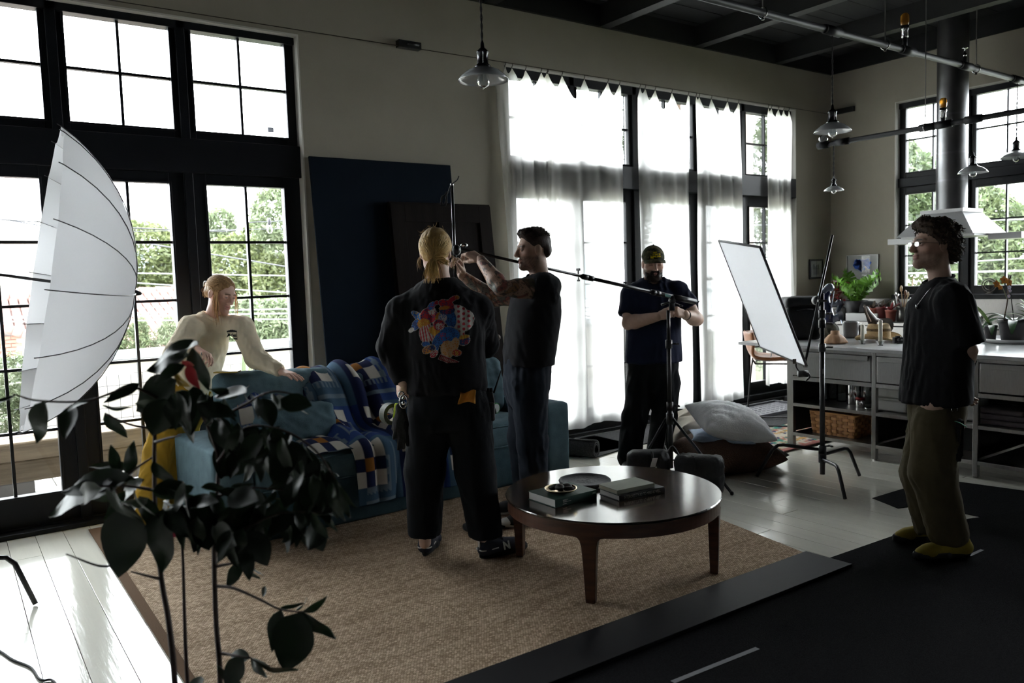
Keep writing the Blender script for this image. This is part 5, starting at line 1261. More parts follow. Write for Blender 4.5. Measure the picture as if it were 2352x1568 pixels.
def weave_mat(name, c1, c2, c3, rows=70., bump=.6):
    m = bpy.data.materials.new(name); m.use_nodes = True; nt = m.node_tree; L = nt.links.new; b = nt.nodes['Principled BSDF']; b.inputs['Roughness'].default_value = .9; b.inputs['Specular IOR Level'].default_value = .15
    tc = nt.nodes.new('ShaderNodeTexCoord'); mp = nt.nodes.new('ShaderNodeMapping'); L(tc.outputs['Object'], mp.inputs[0]); mp.inputs['Scale'].default_value = (1, 1, 1)
    n1 = nt.nodes.new('ShaderNodeTexNoise'); n1.inputs['Scale'].default_value = 1.; n1.inputs['Detail'].default_value = 6
    m2 = nt.nodes.new('ShaderNodeMapping'); m2.inputs['Scale'].default_value = (3.0, 16, 1); L(tc.outputs['Object'], m2.inputs[0]); L(m2.outputs[0], n1.inputs['Vector'])
    rp = nt.nodes.new('ShaderNodeValToRGB'); e = rp.color_ramp.elements; e[0].position = .28; e[0].color = (*[a*.62+b*.38 for a, b in zip(c1, c2)], 1); e[1].position = .75; e[1].color = (*c3, 1); q = e.new(.5); q.color = (*c2, 1)
    L(n1.outputs['Fac'], rp.inputs[0])
    br = nt.nodes.new('ShaderNodeTexBrick'); br.inputs['Scale'].default_value = rows; br.inputs['Mortar Size'].default_value = .12; br.inputs['Mortar Smooth'].default_value = 1.; br.inputs['Brick Width'].default_value = .8; br.inputs['Color1'].default_value = (1.15, 1.12, 1.08, 1); br.inputs['Color2'].default_value = (.55, .5, .45, 1); br.inputs['Mortar'].default_value = (.3, .24, .18, 1); br.inputs['Row Height'].default_value = .62; br.offset = .5
    n3 = nt.nodes.new('ShaderNodeTexNoise'); n3.inputs['Scale'].default_value = 14; ad = nt.nodes.new('ShaderNodeMix'); ad.data_type = 'VECTOR'; ad.inputs[0].default_value = .012; L(tc.outputs['Object'], n3.inputs['Vector']); L(tc.outputs['Object'], ad.inputs[4]); L(n3.outputs['Color'], ad.inputs[5]); L(ad.outputs[1], br.inputs['Vector'])
    mx = nt.nodes.new('ShaderNodeMix'); mx.data_type = 'RGBA'; mx.blend_type = 'MULTIPLY'; mx.inputs[0].default_value = 1.; L(rp.outputs[0], mx.inputs[6]); L(br.outputs['Color'], mx.inputs[7]); L(mx.outputs[2], b.inputs['Base Color'])
    sb = nt.nodes.new('ShaderNodeMath'); sb.operation = 'SUBTRACT'; sb.inputs[0].default_value = 1; L(br.outputs['Fac'], sb.inputs[1]); bp = nt.nodes.new('ShaderNodeBump'); bp.inputs['Strength'].default_value = bump; bp.inputs['Distance'].default_value = .006; L(sb.outputs[0], bp.inputs['Height']); L(bp.outputs[0], b.inputs['Normal'])
    return m
JUTE = weave_mat('tan_jute_weave', (.36, .26, .17), (.58, .45, .33), (.70, .56, .42), 62)
FELT = mat('charcoal_felt', (.075, .075, .078), .95, var=.45, vscale=140, bump=.5, bscale=220, spec=.1)
BLKFELT = mat('black_carpet', (.0095, .0095, .0105), .98, var=.5, vscale=180, bump=.5, bscale=300, spec=.05)
def slab(name, pts, z0, th, m, label, cat, bevel=.003, sub=0):
    P = [(a, b, z0) for a, b in pts]; o = MB().prism(P, (0, 0, th)).out(name, m, bevel=bevel); return put(o, label, cat)
slab('jute_rug', [(.685, 2.50), (3.60, 2.468), (3.79, 3.45), (3.82, 4.95), (.70, 5.05)], .0068, .0112, JUTE, 'large tan jute rug under the coffee table and sofa', 'rug', .005)
# patterned kilim underneath
kx0, kx1, ky0, ky1 = .648, 1.55, 2.75, 5.60
G = []; C = []; nx_, ny_ = 60, 190
xs = np.linspace(kx0, kx1, nx_); ys = np.linspace(ky0, ky1, ny_); XX, YY = np.meshgrid(xs, ys, indexing='ij')
bx = XX-kx0; by = ky1-YY; col = np.zeros(XX.shape+(3,)); col[:] = (.12, .072, .042)
m_ = (bx > .12); col[m_] = (.030, .022, .022); m_ = (bx > .14) & (bx < .30); col[m_] = (.46, .40, .30); zz = (np.abs(((by*7) % 1)-.5)*2); m2_ = m_ & (np.abs(bx-.22) < .05*zz+.012) & (np.sin(by*44+bx*60) > -.1); col[m2_] = (.035, .028, .028)
m_ = (bx > .32) & (bx < .44); col[m_] = (.26, .03, .05); m_ = (bx > .44) & (bx < .47); col[m_] = (.03, .025, .025); m_ = bx > .47; col[m_] = (.30, .24, .17); m_ = (bx > .47) & (np.sin(bx*50)*np.sin(by*34) > .35); col[m_] = (.22, .03, .045)
V = np.stack([XX, YY, np.full_like(XX, .0062)], 2); b = MB().surf(V); o = mesh_ob('kilim_rug', np.vstack(b.V), b.F, mat('woven_kilim', (.3, .2, .1), .95, attr='tint', bump=.3, bscale=160, spec=.1), cols=col.reshape(-1, 3)); o.modifiers.new('thickness', 'SOLIDIFY').thickness = .005
put(o, 'brown bordered kilim with red and black motifs under the jute rug', 'rug')
# long dark board in front of the jute rug
slab('black_board', [(.2, 2.245), (3.594, 2.200), (3.585, 2.455), (.2, 2.478)], .0185, .016, mat('black_laminate', (.008, .0076, .0088), .5, var=.08, vscale=12, spec=.14), 'long black board lying along the front of the jute rug', 'board', .002)
slab('black_carpet', [(-1.0, -.6), (5.7, -.6), (5.7, .9), (5.35, 2.02), (4.50, 2.315), (3.52, 2.355), (3.2, 2.32), (-1.0, 2.36)], .004, .0125, BLKFELT, 'wide black carpet covering the dark foreground floor', 'carpet', .004)
slab('black_mat', [(4.845, 2.825), (5.62, 2.80), (5.72, 2.27), (5.60, .7), (4.95, .7), (4.93, 2.54), (4.75, 2.60)], .0005, .003, mat('black_carpet_b', (.011, .011, .0125), .98, var=.5, vscale=180, bump=.5, bscale=300, spec=.05), 'black mat lying in front of the kitchen island', 'mat', .0)
def tape(a, b_, w, lab):
    d = nz(b_-a); s = np.cross(d, ZU)*w/2; put(MB().prism([a-s, b_-s, b_+s, a+s], (0, 0, .0008)).out('tape_strip', mat('grey_gaffer_tape', (.20, .20, .21), .7)), lab, 'tape', 'tape marks on the black carpet')
tape(at_z(1740, 1488, .017), at_z(1545, 1566, .017), .022, 'long strip of grey tape on the black carpet near the lower edge'); tape(at_z(2256, 1262, .017), at_z(2226, 1276, .017), .018, 'short strip of grey tape beside the mustard shoes')
# grey runner by the curtained doors, its near end rolled up
rn = thing('grey_runner', (4.7, 5.2, 0), 'charcoal felt runner with its near end rolled up by the curtained doors', 'runner')
MB().prism([(4.25, 5.05, .001), (6.0, 5.02, .001), (6.0, 5.66, .001), (4.25, 5.66, .001)], (0, 0, .009)).out('flat_mat', FELT, rn, bevel=.003)
t = np.linspace(0, 4.6*PI, 90); rr = .028+.0125*t/(2*PI)*1.4; sp = np.stack([rr*np.cos(t), rr*np.sin(t)], 1); rmax = rr[-1]
ax0, ax1 = A3(4.33, 4.94, rmax+.004), A3(3.98, 5.63, rmax+.004); dv = nz(ax1-ax0); sx_ = np.cross(dv, ZU)
b = MB(); P0 = [ax0+sx_*q[0]+ZU*q[1] for q in sp]; P1_ = [ax1+sx_*q[0]+ZU*q[1] for q in sp]; b.surf([P0, P1_]); o = b.out('rolled_end', FELT, rn, smooth=True); o.modifiers.new('thickness', 'SOLIDIFY').thickness = .011
MB().prism([ax0+A3(0, 0, -ax0[2]+.001), (4.9, 5.05, .001), (4.9, 5.62, .001), ax1+A3(0, 0, -ax1[2]+.001)], (0, 0, .009)).out('flat_mat', FELT, rn)
slab('doormat', [(6.15, 4.75), (8.2, 4.72), (8.2, 5.5), (6.15, 5.52)], .001, .010, FELT, 'flat charcoal doormat beneath the boot tray', 'mat')
# boot tray with diamond relief
bt = thing('boot_tray', (6.9, 5.35, .011), 'grey plastic boot tray with raised diamond pattern by the door', 'tray')
TRAYM = mat('grey_plastic', (.16, .16, .18), .45); MB().bb(6.45, 7.6, 5.12, 5.60, .011, .018).out('tray_base', TRAYM, bt)
b = MB().bb(6.43, 7.62, 5.10, 5.125, .011, .04).bb(6.43, 7.62, 5.595, 5.62, .011, .04).bb(6.43, 6.455, 5.10, 5.62, .011, .04).bb(7.595, 7.62, 5.10, 5.62, .011, .04).out('tray_rim', TRAYM, bt, bevel=.004)
st = None
for i in range(15):
    for j in range(6):
        c = (6.50+i*.075+(.0375 if j % 2 else 0), 5.16+j*.078, .018)
        if st is None: st = MB().add([(-.026, 0, 0), (0, -.026, 0), (.026, 0, 0), (0, .026, 0), (-.014, 0, .007), (0, -.014, .007), (.014, 0, .007), (0, .014, .007)], [(0, 1, 5, 4), (1, 2, 6, 5), (2, 3, 7, 6), (3, 0, 4, 7), (4, 5, 6, 7)]).out('tread_stud', mat('pale_grey_plastic', (.30, .30, .33), .4), bt, origin=None); [setattr(v, 'co', v.co+Vector(world_loc(bt))) for v in st.data.vertices]; q = st
        else: q = st.copy(); COL.objects.link(q)
        q.parent = bt; q.location = tuple(A3(*c)-world_loc(bt))
single('shallow_tray', MB().bb(7.75, 8.2, 5.05, 5.6, .012, .022).bb(7.75, 8.2, 5.05, 5.07, .012, .06).bb(7.75, 7.77, 5.05, 5.6, .012, .06).bb(8.18, 8.2, 5.05, 5.6, .012, .06).bb(7.75, 8.2, 5.58, 5.6, .012, .06), RUBB, 'black shallow tray beside the boot tray', 'tray')
# kilim by the island
xs = np.linspace(5.55, 7.35, 90); ys = np.linspace(4.02, 4.72, 46); XX, YY = np.meshgrid(xs, ys, indexing='ij'); Q = np.stack([XX, YY, XX*0], 2).reshape(-1, 3)
w1, w2, w3 = wob(Q, 16, 301), wob(Q, 20, 302), wob(Q, 26, 303); C = np.repeat(A3(.50, .44, .36)[None], len(Q), 0); C[w1 > .35] = (.40, .16, .12); C[w2 > .4] = (.06, .22, .17); C[w3 > .45] = (.05, .06, .12); C[(w1 < -.5)] = (.46, .27, .10); e = (Q[:, 1] < 4.08); C[e] = (.42, .17, .15)
b = MB().surf(np.stack([XX-.35*(YY-4.37)*0, YY+.00*XX, np.full_like(XX, .008)], 2)); o = mesh_ob('flower_kilim', np.vstack(b.V), b.F, mat('woven_kilim_b', (.4, .3, .2), .95, attr='tint', spec=.1), cols=C); o.modifiers.new('thickness', 'SOLIDIFY').thickness = .007; put(o, 'worn cream kilim with red and green patches beside the island', 'rug')

# ------------------------------------------------------------------ sofa
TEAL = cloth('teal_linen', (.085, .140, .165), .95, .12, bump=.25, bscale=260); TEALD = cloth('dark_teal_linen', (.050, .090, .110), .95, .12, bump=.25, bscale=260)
SA = math.radians(2.2); SX = A3(math.cos(SA), math.sin(SA), 0); SY = A3(-math.sin(SA), math.cos(SA), 0); S0 = A3(1.155, 4.53, .018); SM = np.stack([SX, SY, ZU], 1)
def sp_(a, b, c): return S0+SX*a+SY*b+ZU*c
SL, SD = 2.65, .78
sofa = thing('sofa', tuple(sp_(SL/2, SD/2, 0)), 'long teal slipcovered sofa standing before the leaning blue backdrop', 'sofa')
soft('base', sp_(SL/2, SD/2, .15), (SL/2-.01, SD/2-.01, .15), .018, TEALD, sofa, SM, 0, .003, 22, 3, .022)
soft('arm', sp_(.115, SD/2, .29), (.115, SD/2, .29), .03, TEAL, sofa, SM, 0, .003, 16, 4, .018); soft('arm', sp_(SL-.115, SD/2, .275), (.115, SD/2, .275), .03, TEAL, sofa, SM, 0, .003, 16, 5, .018)
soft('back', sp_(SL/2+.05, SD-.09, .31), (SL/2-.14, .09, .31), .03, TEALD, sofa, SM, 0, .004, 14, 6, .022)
for i, (a0, a1) in enumerate(((.24, .95), (.96, 1.66), (1.67, 2.36))):
    cu = soft('seat_cushion', sp_((a0+a1)/2, .285, .375), ((a1-a0)/2, .295, .085), .045, TEAL, sofa, SM, .03, .005, 18, 7+i, .017)
    for zz in (.30, .445): MB().tube([sp_(a0+.03, -.008, zz), sp_((a0+a1)/2, -.016, zz+.004), sp_(a1-.03, -.008, zz)], .005, 6).out('piping', TEAL, cu, smooth=True)
Mt = SM@np.array([[1, 0, 0], [0, math.cos(.22), math.sin(.22)], [0, -math.sin(.22), math.cos(.22)]])
for i, (a0, a1, zc, tilt) in enumerate(((.20, .98, .73, .05), (.97, 1.70, .665, -.04), (1.69, 2.40, .68, .07))):
    Mq = Mt@np.array([[math.cos(tilt), 0, math.sin(tilt)], [0, 1, 0], [-math.sin(tilt), 0, math.cos(tilt)]])
    soft('back_cushion', sp_((a0+a1)/2, .555, zc), ((a1-a0)/2, .085, .215), .07, TEAL, sofa, Mq, .06, .012, 20, 17+i, .016)
# small throw pillow slumped at the left end
tp = soft('throw_pillow', sp_(.62, .35, .60), (.27, .07, .16), .06, TEAL, None, SM@np.array([[1, 0, 0], [0, .86, .5], [0, -.5, .86]])@np.array([[.985, 0, .17], [0, 1, 0], [-.17, 0, .985]]), .05, .012, 24, 31, .014)
put(tp, 'slumped teal pillow at the left end of the sofa', 'pillow')

# ------------------------------------------------------------------ plaid blanket over the sofa
def blanket(a_top, a_bot, path, seed, label, nfold, wlen, period=.40, phase=(0, 0), amp=.028, n_u=150, n_v=230):
    path = np.asarray(path, float); seg = np.r_[0, np.cumsum(np.linalg.norm(np.diff(path, axis=0), axis=1))]; Ltot = seg[-1]; v = np.linspace(0, Ltot, n_v)
    cp = bez(path, 60); cs = np.r_[0, np.cumsum(np.linalg.norm(np.diff(cp, axis=0), axis=1))]; cs *= Ltot/cs[-1]; B_ = np.interp(v, cs, cp[:, 0]); Z_ = np.interp(v, cs, cp[:, 1])
    tb, tz = np.gradient(B_), np.gradient(Z_); ln = np.hypot(tb, tz); nb, nz_ = -(-tz/ln), -(tb/ln)
    nb, nz_ = tz/ln, -tb/ln
    u = np.linspace(0, 1, n_u); U, Vv = np.meshgrid(u, v, indexing='ij'); vn = Vv/Ltot
    A = (a_top[0]+(a_top[1]-a_top[0])*U)*(1-vn)+(a_bot[0]+(a_bot[1]-a_bot[0])*U)*vn+.03*np.sin(5*vn+seed)*(1-U)
    g = np.random.default_rng(seed); ph = g.uniform(0, 6.28, 4)
    fo = np.sin(2*PI*nfold*(U+.12*vn)+ph[0]+1.2*np.sin(3*vn+ph[1]))*.6+np.sin(2*PI*nfold*2.1*(U-.06*vn)+ph[2])*.25+.35*np.sin(9*vn+4*U+ph[3])*np.sin(2*PI*nfold*.7*U+ph[1])
    fo = np.abs(fo+.15)*1.1
    hang = np.clip((vn-.72)/.2, 0, 1); am = amp*(.75+.5*np.sin(2.2*vn+1))*(1-.2*hang)
    P = S0+A[..., None]*SX+(B_[None, :]+nb[None, :]*fo*am)[..., None]*SY+(Z_[None, :]+nz_[None, :]*fo*am)[..., None]*ZU
    su = U*wlen+phase[0]; sv = Vv+phase[1]; a = su % period; b = sv % period; ci = np.floor(su/period)+np.floor(sv/period); c = period*.36
    da, db = a-c, b-c; navy, blue, slate, wht, grey, org = (.013, .018, .055), (.026, .052, .165), (.05, .095, .145), (.50, .47, .41), (.13, .17, .21), (.24, .10, .02)
    col = np.zeros(U.shape+(3,)); col[:] = blue; col[(ci % 2) == 1] = slate; col[(np.floor(su/period*2) % 3) == 2] = navy
    w1 = period*.085; w2 = period*.30; w3 = period*.39
    mo = (np.abs(da) < w2) & (np.abs(db) < w2); out = (da < w3) & (db < w3) & (da > -w1) & (db > -w1) & ~mo; col[out & (np.sin(su*900)+np.sin(sv*900) > -.6)] = grey
    col[mo] = wht; col[mo & ((np.abs(da) < w1) | (np.abs(db) < w1))] = navy; col[mo & (np.abs(da) < w1) & (np.abs(db) < w1)] = org
    thin = (np.abs(b-period*.86) < period*.022) & (np.abs(a-period*.55) < period*.3); col[thin] = grey; thin = (np.abs(a-period*.88) < period*.02) & (np.abs(b-period*.4) < period*.28); col[thin] = grey
    m = MB(); F = (np.arange((n_u-1)*(n_v-1))); i, j = F//(n_v-1), F % (n_v-1); F = np.stack([i*n_v+j, i*n_v+j+1, (i+1)*n_v+j+1, (i+1)*n_v+j], 1)
    o = mesh_ob('plaid_blanket', P.reshape(-1, 3), F, mat('plaid_wool', (.1, .1, .2), .95, attr='tint', bump=.25, bscale=300, spec=.1), smooth=True, cols=col.reshape(-1, 3))
    md = o.modifiers.new('thickness', 'SOLIDIFY'); md.thickness = .006; md.offset = 1
    return put(o, label, 'blanket')
bl1 = blanket((.72, 1.75), (.82, 1.84), [(.78, .66), (.70, .855), (.60, .890), (.47, .79), (.38, .58), (.28, .51), (.08, .502), (-.035, .45), (-.055, .30), (-.06, .12)], 4, 'navy and white plaid wool blanket draped over the sofa back and seat', 2.6, 1.30, .46, (.05, .30), .06)
bl2 = blanket((.30, .92), (.34, 1.00), [(.50, .80), (.44, .74), (.36, .60), (.28, .53), (.10, .51), (-.03, .47)], 9, 'dark end of the plaid blanket spread over the left sofa seat', 1.6, .8, .46, (.2, .1), .04, 90, 90)
bl2.location = tuple(world_loc(bl2)-world_loc(bl1)); bl2.parent = bl1; bl2.name = 'blanket_end'; del bl2['category']
_ph = at_d(522, 853, 4.97); _top = max((v.co.z+world_loc(sofa)[2] for o_ in sofa.children if o_.name.startswith('back_cushion') for v in o_.data.vertices if np.hypot(v.co.x+world_loc(sofa)[0]-_ph[0], v.co.y+world_loc(sofa)[1]-_ph[1]) < .06), default=_ph[2])
single('phone', MB().box(A3(_ph[0], _ph[1], _top+.005), (.15, .075, .009), M=np.stack([RH, np.cross(ZU, RH), ZU], 1)), mat('mustard_case', (.35, .25, .03), .5), 'small mustard coloured phone lying on the sofa back', 'phone', bevel=.003)

# ------------------------------------------------------------------ coffee table
WALN = mat('dark_walnut', (.075, .030, .016), .32, var=.35, vscale=7, stretch=(1, 1, 6), bump=.06, bscale=30)
TOPM = mat('burnished_brown_top', (.045, .029, .018), .14, var=.35, vscale=5, bump=.03, bscale=12, spec=.8, ior=1.75)
TC = A3(2.728, 3.0, .018); TR = .548; TH = .385
tbl = thing('coffee_table', tuple(TC), 'round dark walnut coffee table with four tapered legs', 'table')
MB().lathe([(TR-.02, TH-.012), (TR-.002, TH-.010), (TR, TH-.004), (TR-.004, TH)], TC, n=96).out('table_top', TOPM, tbl)
b = MB(); n = 96; t = np.arange(n)*2*PI/n
MB().lathe([(TR-.05, TH-.014), (TR-.012, TH-.014), (TR-.010, TH-.075), (TR-.05, TH-.075)], TC, n=96).out('apron', WALN, tbl)
for lx, ly in ((2.424, 3.428), (2.308, 2.698), (3.031, 2.575), (3.151, 3.298)):
    d = nz(A3(lx, ly, 0)-TC*A3(1, 1, 0)); s = np.cross(ZU, d); G = []
    for hh, w, th, ro in ((.0, .022, .022, .0), (.18, .030, .027, .004), (.26, .035, .03, .006), (.292, .042, .031, .007), (.306, .055, .031, .008), (.3135, .085, .031, .008)):
        c = TC+d*(TR-.037-.004+ro*.2)+ZU*hh; G.append([c-s*w-d*th*.9, c+s*w-d*th*.9, c+s*w+d*th*.9, c-s*w+d*th*.9])
    V = np.array(G).reshape(-1, 3); F = [(i*4+j, i*4+(j+1) % 4, (i+1)*4+(j+1) % 4, (i+1)*4+j) for i in range(5) for j in range(4)]+[(3, 2, 1, 0), (20, 21, 22, 23)]
    mesh_ob('leg', V, F, WALN, tbl, bevel=.004)
TZ = TC[2]+TH
def book(c, ux, L, W, T, cover, pages, name, label, spine_txt=None, txt_m=None, open_side=None, z=TZ, textsize=.02):
    """ux: along the spine; spine on the side facing -uy"""
    ux = nz(ux); uy = np.cross(ZU, ux); c = A3(c[0], c[1], z); M = np.stack([ux, uy, ZU], 1); t = thing(name, tuple(c), label, 'book', 'books on the coffee table')
    MB().box(c+ZU*.0018, (L, W, .0036), M=M).out('cover', cover, t, bevel=.0012); MB().box(c+ZU*(T-.0018), (L, W, .0036), M=M).out('cover', cover, t, bevel=.0012)
    MB().box(c-uy*(W/2-.002)+ZU*T/2, (L, .004, T-.001), M=M).out('spine', cover, t, bevel=.0012); MB().box(c+uy*.002+ZU*T/2, (L-.008, W-.008, T-.0074), M=M).out('page_block', pages, t)
    if spine_txt: lettering(spine_txt, textsize, c-uy*(W/2)+ZU*T/2, ux, ZU, txt_m, t, .0006, width=L*.8)
    return t, ux, uy, c
PAGES = mat('white_page_edges', (.62, .60, .57), .8, var=.12, vscale=400, stretch=(1, 1, 30)); GREENC = mat('dark_green_cloth', (.012, .045, .032), .6); BLKC = mat('black_book_cover', (.018, .018, .020), .4); SAGE = mat('sage_paper', (.24, .25, .20), .7, var=.05, vscale=20); INK = mat('pale_print', (.55, .54, .50), .6)
v1, v2, v3 = at_z(1211, 1147, TZ+.0), at_z(1276, 1167, TZ), at_z(1371, 1143, TZ)
ux1 = nz(v3-v2); wv = v1-v2; uyb = np.cross(ZU, ux1); Wb = abs(wv@uyb); Lb = np.linalg.norm(v3-v2); cB = v2+ux1*Lb/2+uyb*Wb/2
_, bx1, by1, bc1 = book(cB, ux1, Lb, Wb, .042, GREENC, PAGES, 'green_book', 'thick dark green book under the brass dish')
for o_, w_, z_ in ((-.07, .034, .030), (-.075, .022, .025), (-.06, .05, .020), (-.075, .026, .011), (.115, .02, .031), (.115, .024, .026)): MB().box(bc1+bx1*o_-by1*(Wb/2+.0004)+ZU*z_, (w_, .0006, .0022), M=np.stack([bx1, by1, ZU], 1)).out('spine_print', INK, _)
v1, v2, v3 = at_z(1370, 1136, TZ), at_z(1423, 1152, TZ), at_z(1527, 1131, TZ); ux2 = nz(v3-v2); uyb = np.cross(ZU, ux2); Wb2 = abs((v1-v2)@uyb); Lb2 = np.linalg.norm(v3-v2); cB = v2+ux2*Lb2/2+uyb*Wb2/2
t2, bx2, by2, bc2 = book(cB, ux2, Lb2, Wb2, .030, BLKC, PAGES, 'black_book', 'black book with white capital lettering on its spine, lower of two', 'INTERIORS STYLED TO MINE AS WELL', INK, textsize=.022)
t3, *_ = book(bc2-bx2*.025+by2*.012, bx2+.02*by2, Lb2*.84, Wb2*.92, .022, SAGE, mat('cream_page_edges', (.40, .37, .28), .8), 'sage_book', 'plain sage green paperback lying on the black book', z=TZ+.0305)
# brass dish with pebbles
dc = at_z(1288, 1126, TZ+.050)*A3(1, 1, 0)+A3(0, 0, TZ+.0425); BRASS = mat('pale_brass', (.62, .50, .32), .22, 1.0, var=.08, vscale=20)
single('brass_dish', MB().lathe([(.022, 0), (.026, .002), (.070, .014), (.080, .022), (.082, .0215), (.068, .009), (.02, .0055)], dc, n=40), BRASS, 'small pale brass dish on the green book', 'dish', smooth=True)
for (dx, dy, rx, ry, rz, lab, cc) in ((-.038, .0, .022, .016, .013, 'left grey pebble in the brass dish', .10), (-.006, -.012, .024, .019, .018, 'round pale pebble at the middle of the brass dish', .15), (.03, .016, .027, .018, .016, 'pebble at the back of the brass dish', .11), (.036, -.014, .032, .014, .011, 'long flat pebble at the right of the brass dish', .09), (.004, .026, .02, .014, .012, 'smallest pebble at the far rim of the brass dish', .08)):
    V_ = MB().ball(dc+RH*dx+FH*dy+ZU*(.0085+rz), (rx, ry, rz), 14, 8, M=np.stack([RH, FH, ZU], 1)); single('pebble', V_, mat('grey_pebble_%d' % int(cc*100), (cc, cc*.92, cc*.82), .55, var=.2, vscale=40), lab, 'pebble', 'pebbles in the dish', smooth=True)
sc_ = at_z(1343, 1102, TZ+.02)*A3(1, 1, 0)+A3(0, 0, TZ); sl_ = thing('slate_platter', tuple(sc_), 'round dark stone platter with a rough rim on the coffee table', 'platter'); SLATE = mat('dark_stone', (.055, .055, .056), .75, var=.35, vscale=30, bump=.5, bscale=60)
prof = [(.095, .0), (.135, .004), (.140, .020), (.136, .025), (.124, .024), (.121, .018), (.04, .0165), (.001, .0165)]; b = MB().lathe(prof, sc_, n=48); V = np.vstack(b.V); dd = V-sc_; V = V+dd*A3(1, 1, 0)*(.025*wob(V, 40, 5))[:, None]; mesh_ob('platter_body', V, b.F, SLATE, sl_, smooth=True)
# ------------------------------------------------------------------ curtains
SHEER = sheer_mat('white_sheer_linen', (.94, .93, .90), .80, .10)
HOOKM = mat('dark_bronze', (.05, .04, .03), .4, .8)
def curtain(x0, x1, hooks, zb, label, seed, gather=1.0, zt=3.315, y=5.695, lean=(0, 0), sag=.15):
    g = np.random.default_rng(seed); c = thing('sheer_curtain', ((x0+x1)/2, y, zb), label, 'curtain', 'white sheer curtains'); hx = np.asarray(hooks, float)
    nu, nv = max(60, int((x1-x0)*95)), 70; U, Vv = np.meshgrid(np.linspace(0, 1, nu), np.linspace(0, 1, nv), indexing='ij')
    X = x0+(x1-x0)*U; X = X+(lean[0]*(1-U)+lean[1]*U)*Vv; top = np.zeros(nu)
    for i in range(nu):
        xx = x0+(x1-x0)*U[i, 0]; k = np.searchsorted(hx, xx); a = hx[max(0, min(k-1, len(hx)-2))]; b = hx[max(1, min(k, len(hx)-1))]
        q = np.clip((xx-a)/(b-a+1e-6), -.6, 1.6); top[i] = -sag*min(1.3, (b-a)/.20)*(1-abs(2*q-1)**1.45) if 0 <= q <= 1 else -.12*abs(q if q < 0 else q-1)*2
    Z = zt+top[:, None]*(1-Vv)**1.0*(1-.0*Vv); Z = Z*(1-Vv)+(zb+.015*np.sin(U*9+seed))*Vv
    ph = g.uniform(0, 6.28, 5); nf = (x1-x0)*5.5*gather
    w = np.sin(2*PI*nf*U+ph[0]+.6*np.sin(2.2*Vv+ph[1]))*.55+np.sin(2*PI*nf*1.9*U+ph[2]+.9*Vv)*.28+np.sin(2*PI*nf*.43*U+ph[3]-Vv)*.4
    Y = y+.034*gather*w*(.35+.65*np.clip(Vv*2, 0, 1))+.012*np.sin(7*Vv+5*U+ph[4])
    hk = np.zeros(nu)
    for h_ in hx: hk = np.maximum(hk, np.exp(-((x0+(x1-x0)*U[:, 0]-h_)/.03)**2))
    Y = Y*(1-hk[:, None]*(1-Vv)**6)+(y-.0)*hk[:, None]*(1-Vv)**6
    b = MB().surf(np.stack([X, Y, Z], 2)); b.out('cloth_panel', SHEER, c, smooth=True)
    for h_ in hx:
        MB().tube([(h_, y, zt+.036), (h_+.008, y, zt+.030), (h_+.006, y, zt+.012), (h_-.003, y, zt+.006), (h_, y, zt-.006)], .0035, 5).out('hook', HOOKM, c, smooth=True)
    return c
def xs_at(pxs, yy=205): return [float(at_y(a, 147+(a-1156)*.156+4, 5.695)[0]) for a in pxs]
H1 = xs_at([1160, 1176, 1207, 1243, 1256]); H2 = xs_at([1258, 1291, 1342, 1396, 1423]); H3 = xs_at([1470, 1482, 1505, 1543, 1581]); H4 = xs_at([1599, 1606, 1634, 1671, 1696]); H5 = xs_at([1765, 1772, 1788, 1800, 1812])
curtain(H1[0]-.10, H1[-1]+.04, H1, .10, 'leftmost sheer curtain, its edge overlapping the wall', 1, 1.25, lean=(.12, .05))
curtain(H2[0]-.02, H2[-1]+.02, H2, .095, 'widest sheer curtain, left of the black mullion', 2, .8, lean=(-.02, -.03))
curtain(H3[0]-.03, H3[-1]+.02, H3, .105, 'sheer curtain behind the camouflage cap', 3, 1.0)
curtain(H4[0]-.01, H4[-1]+.02, H4, .10, 'sheer curtain behind the white reflector panel', 4, 1.0)
curtain(H5[0]-.02, H5[-1]+.05, H5, .20, 'narrow bunched sheer curtain at the far right end', 5, 1.5)
rodm = thing('curtain_wire', (6.1, 5.695, 3.35), 'thin steel curtain wire stretched along the whole left wall', 'wire')
MB().tube([(-2.3, 5.73, 3.352), (3.1, 5.715, 3.352), (4.0, 5.70, 3.351), (6.2, 5.695, 3.349), (8.92, 5.70, 3.352)], .0032, 6).out('cable', HOOKM, rodm, smooth=True)
q = at_y(937, 105, 5.74); MB().bb(q[0]-.10, q[0]+.10, 5.70, 5.759, q[2]-.028, q[2]+.028).out('bracket', BLACKMETAL, rodm, bevel=.003); MB().cyl((q[0]-.03, 5.69, q[2]), (q[0]+.07, 5.69, q[2]), .012, n=10).out('turnbuckle', BLACKMETAL, rodm, smooth=True)
q = at_x(1930, 256, 8.93); MB().bb(8.905, 8.939, 5.44, 5.755, q[2]-.03, q[2]+.03).out('bracket', BLACKMETAL, rodm, bevel=.003)

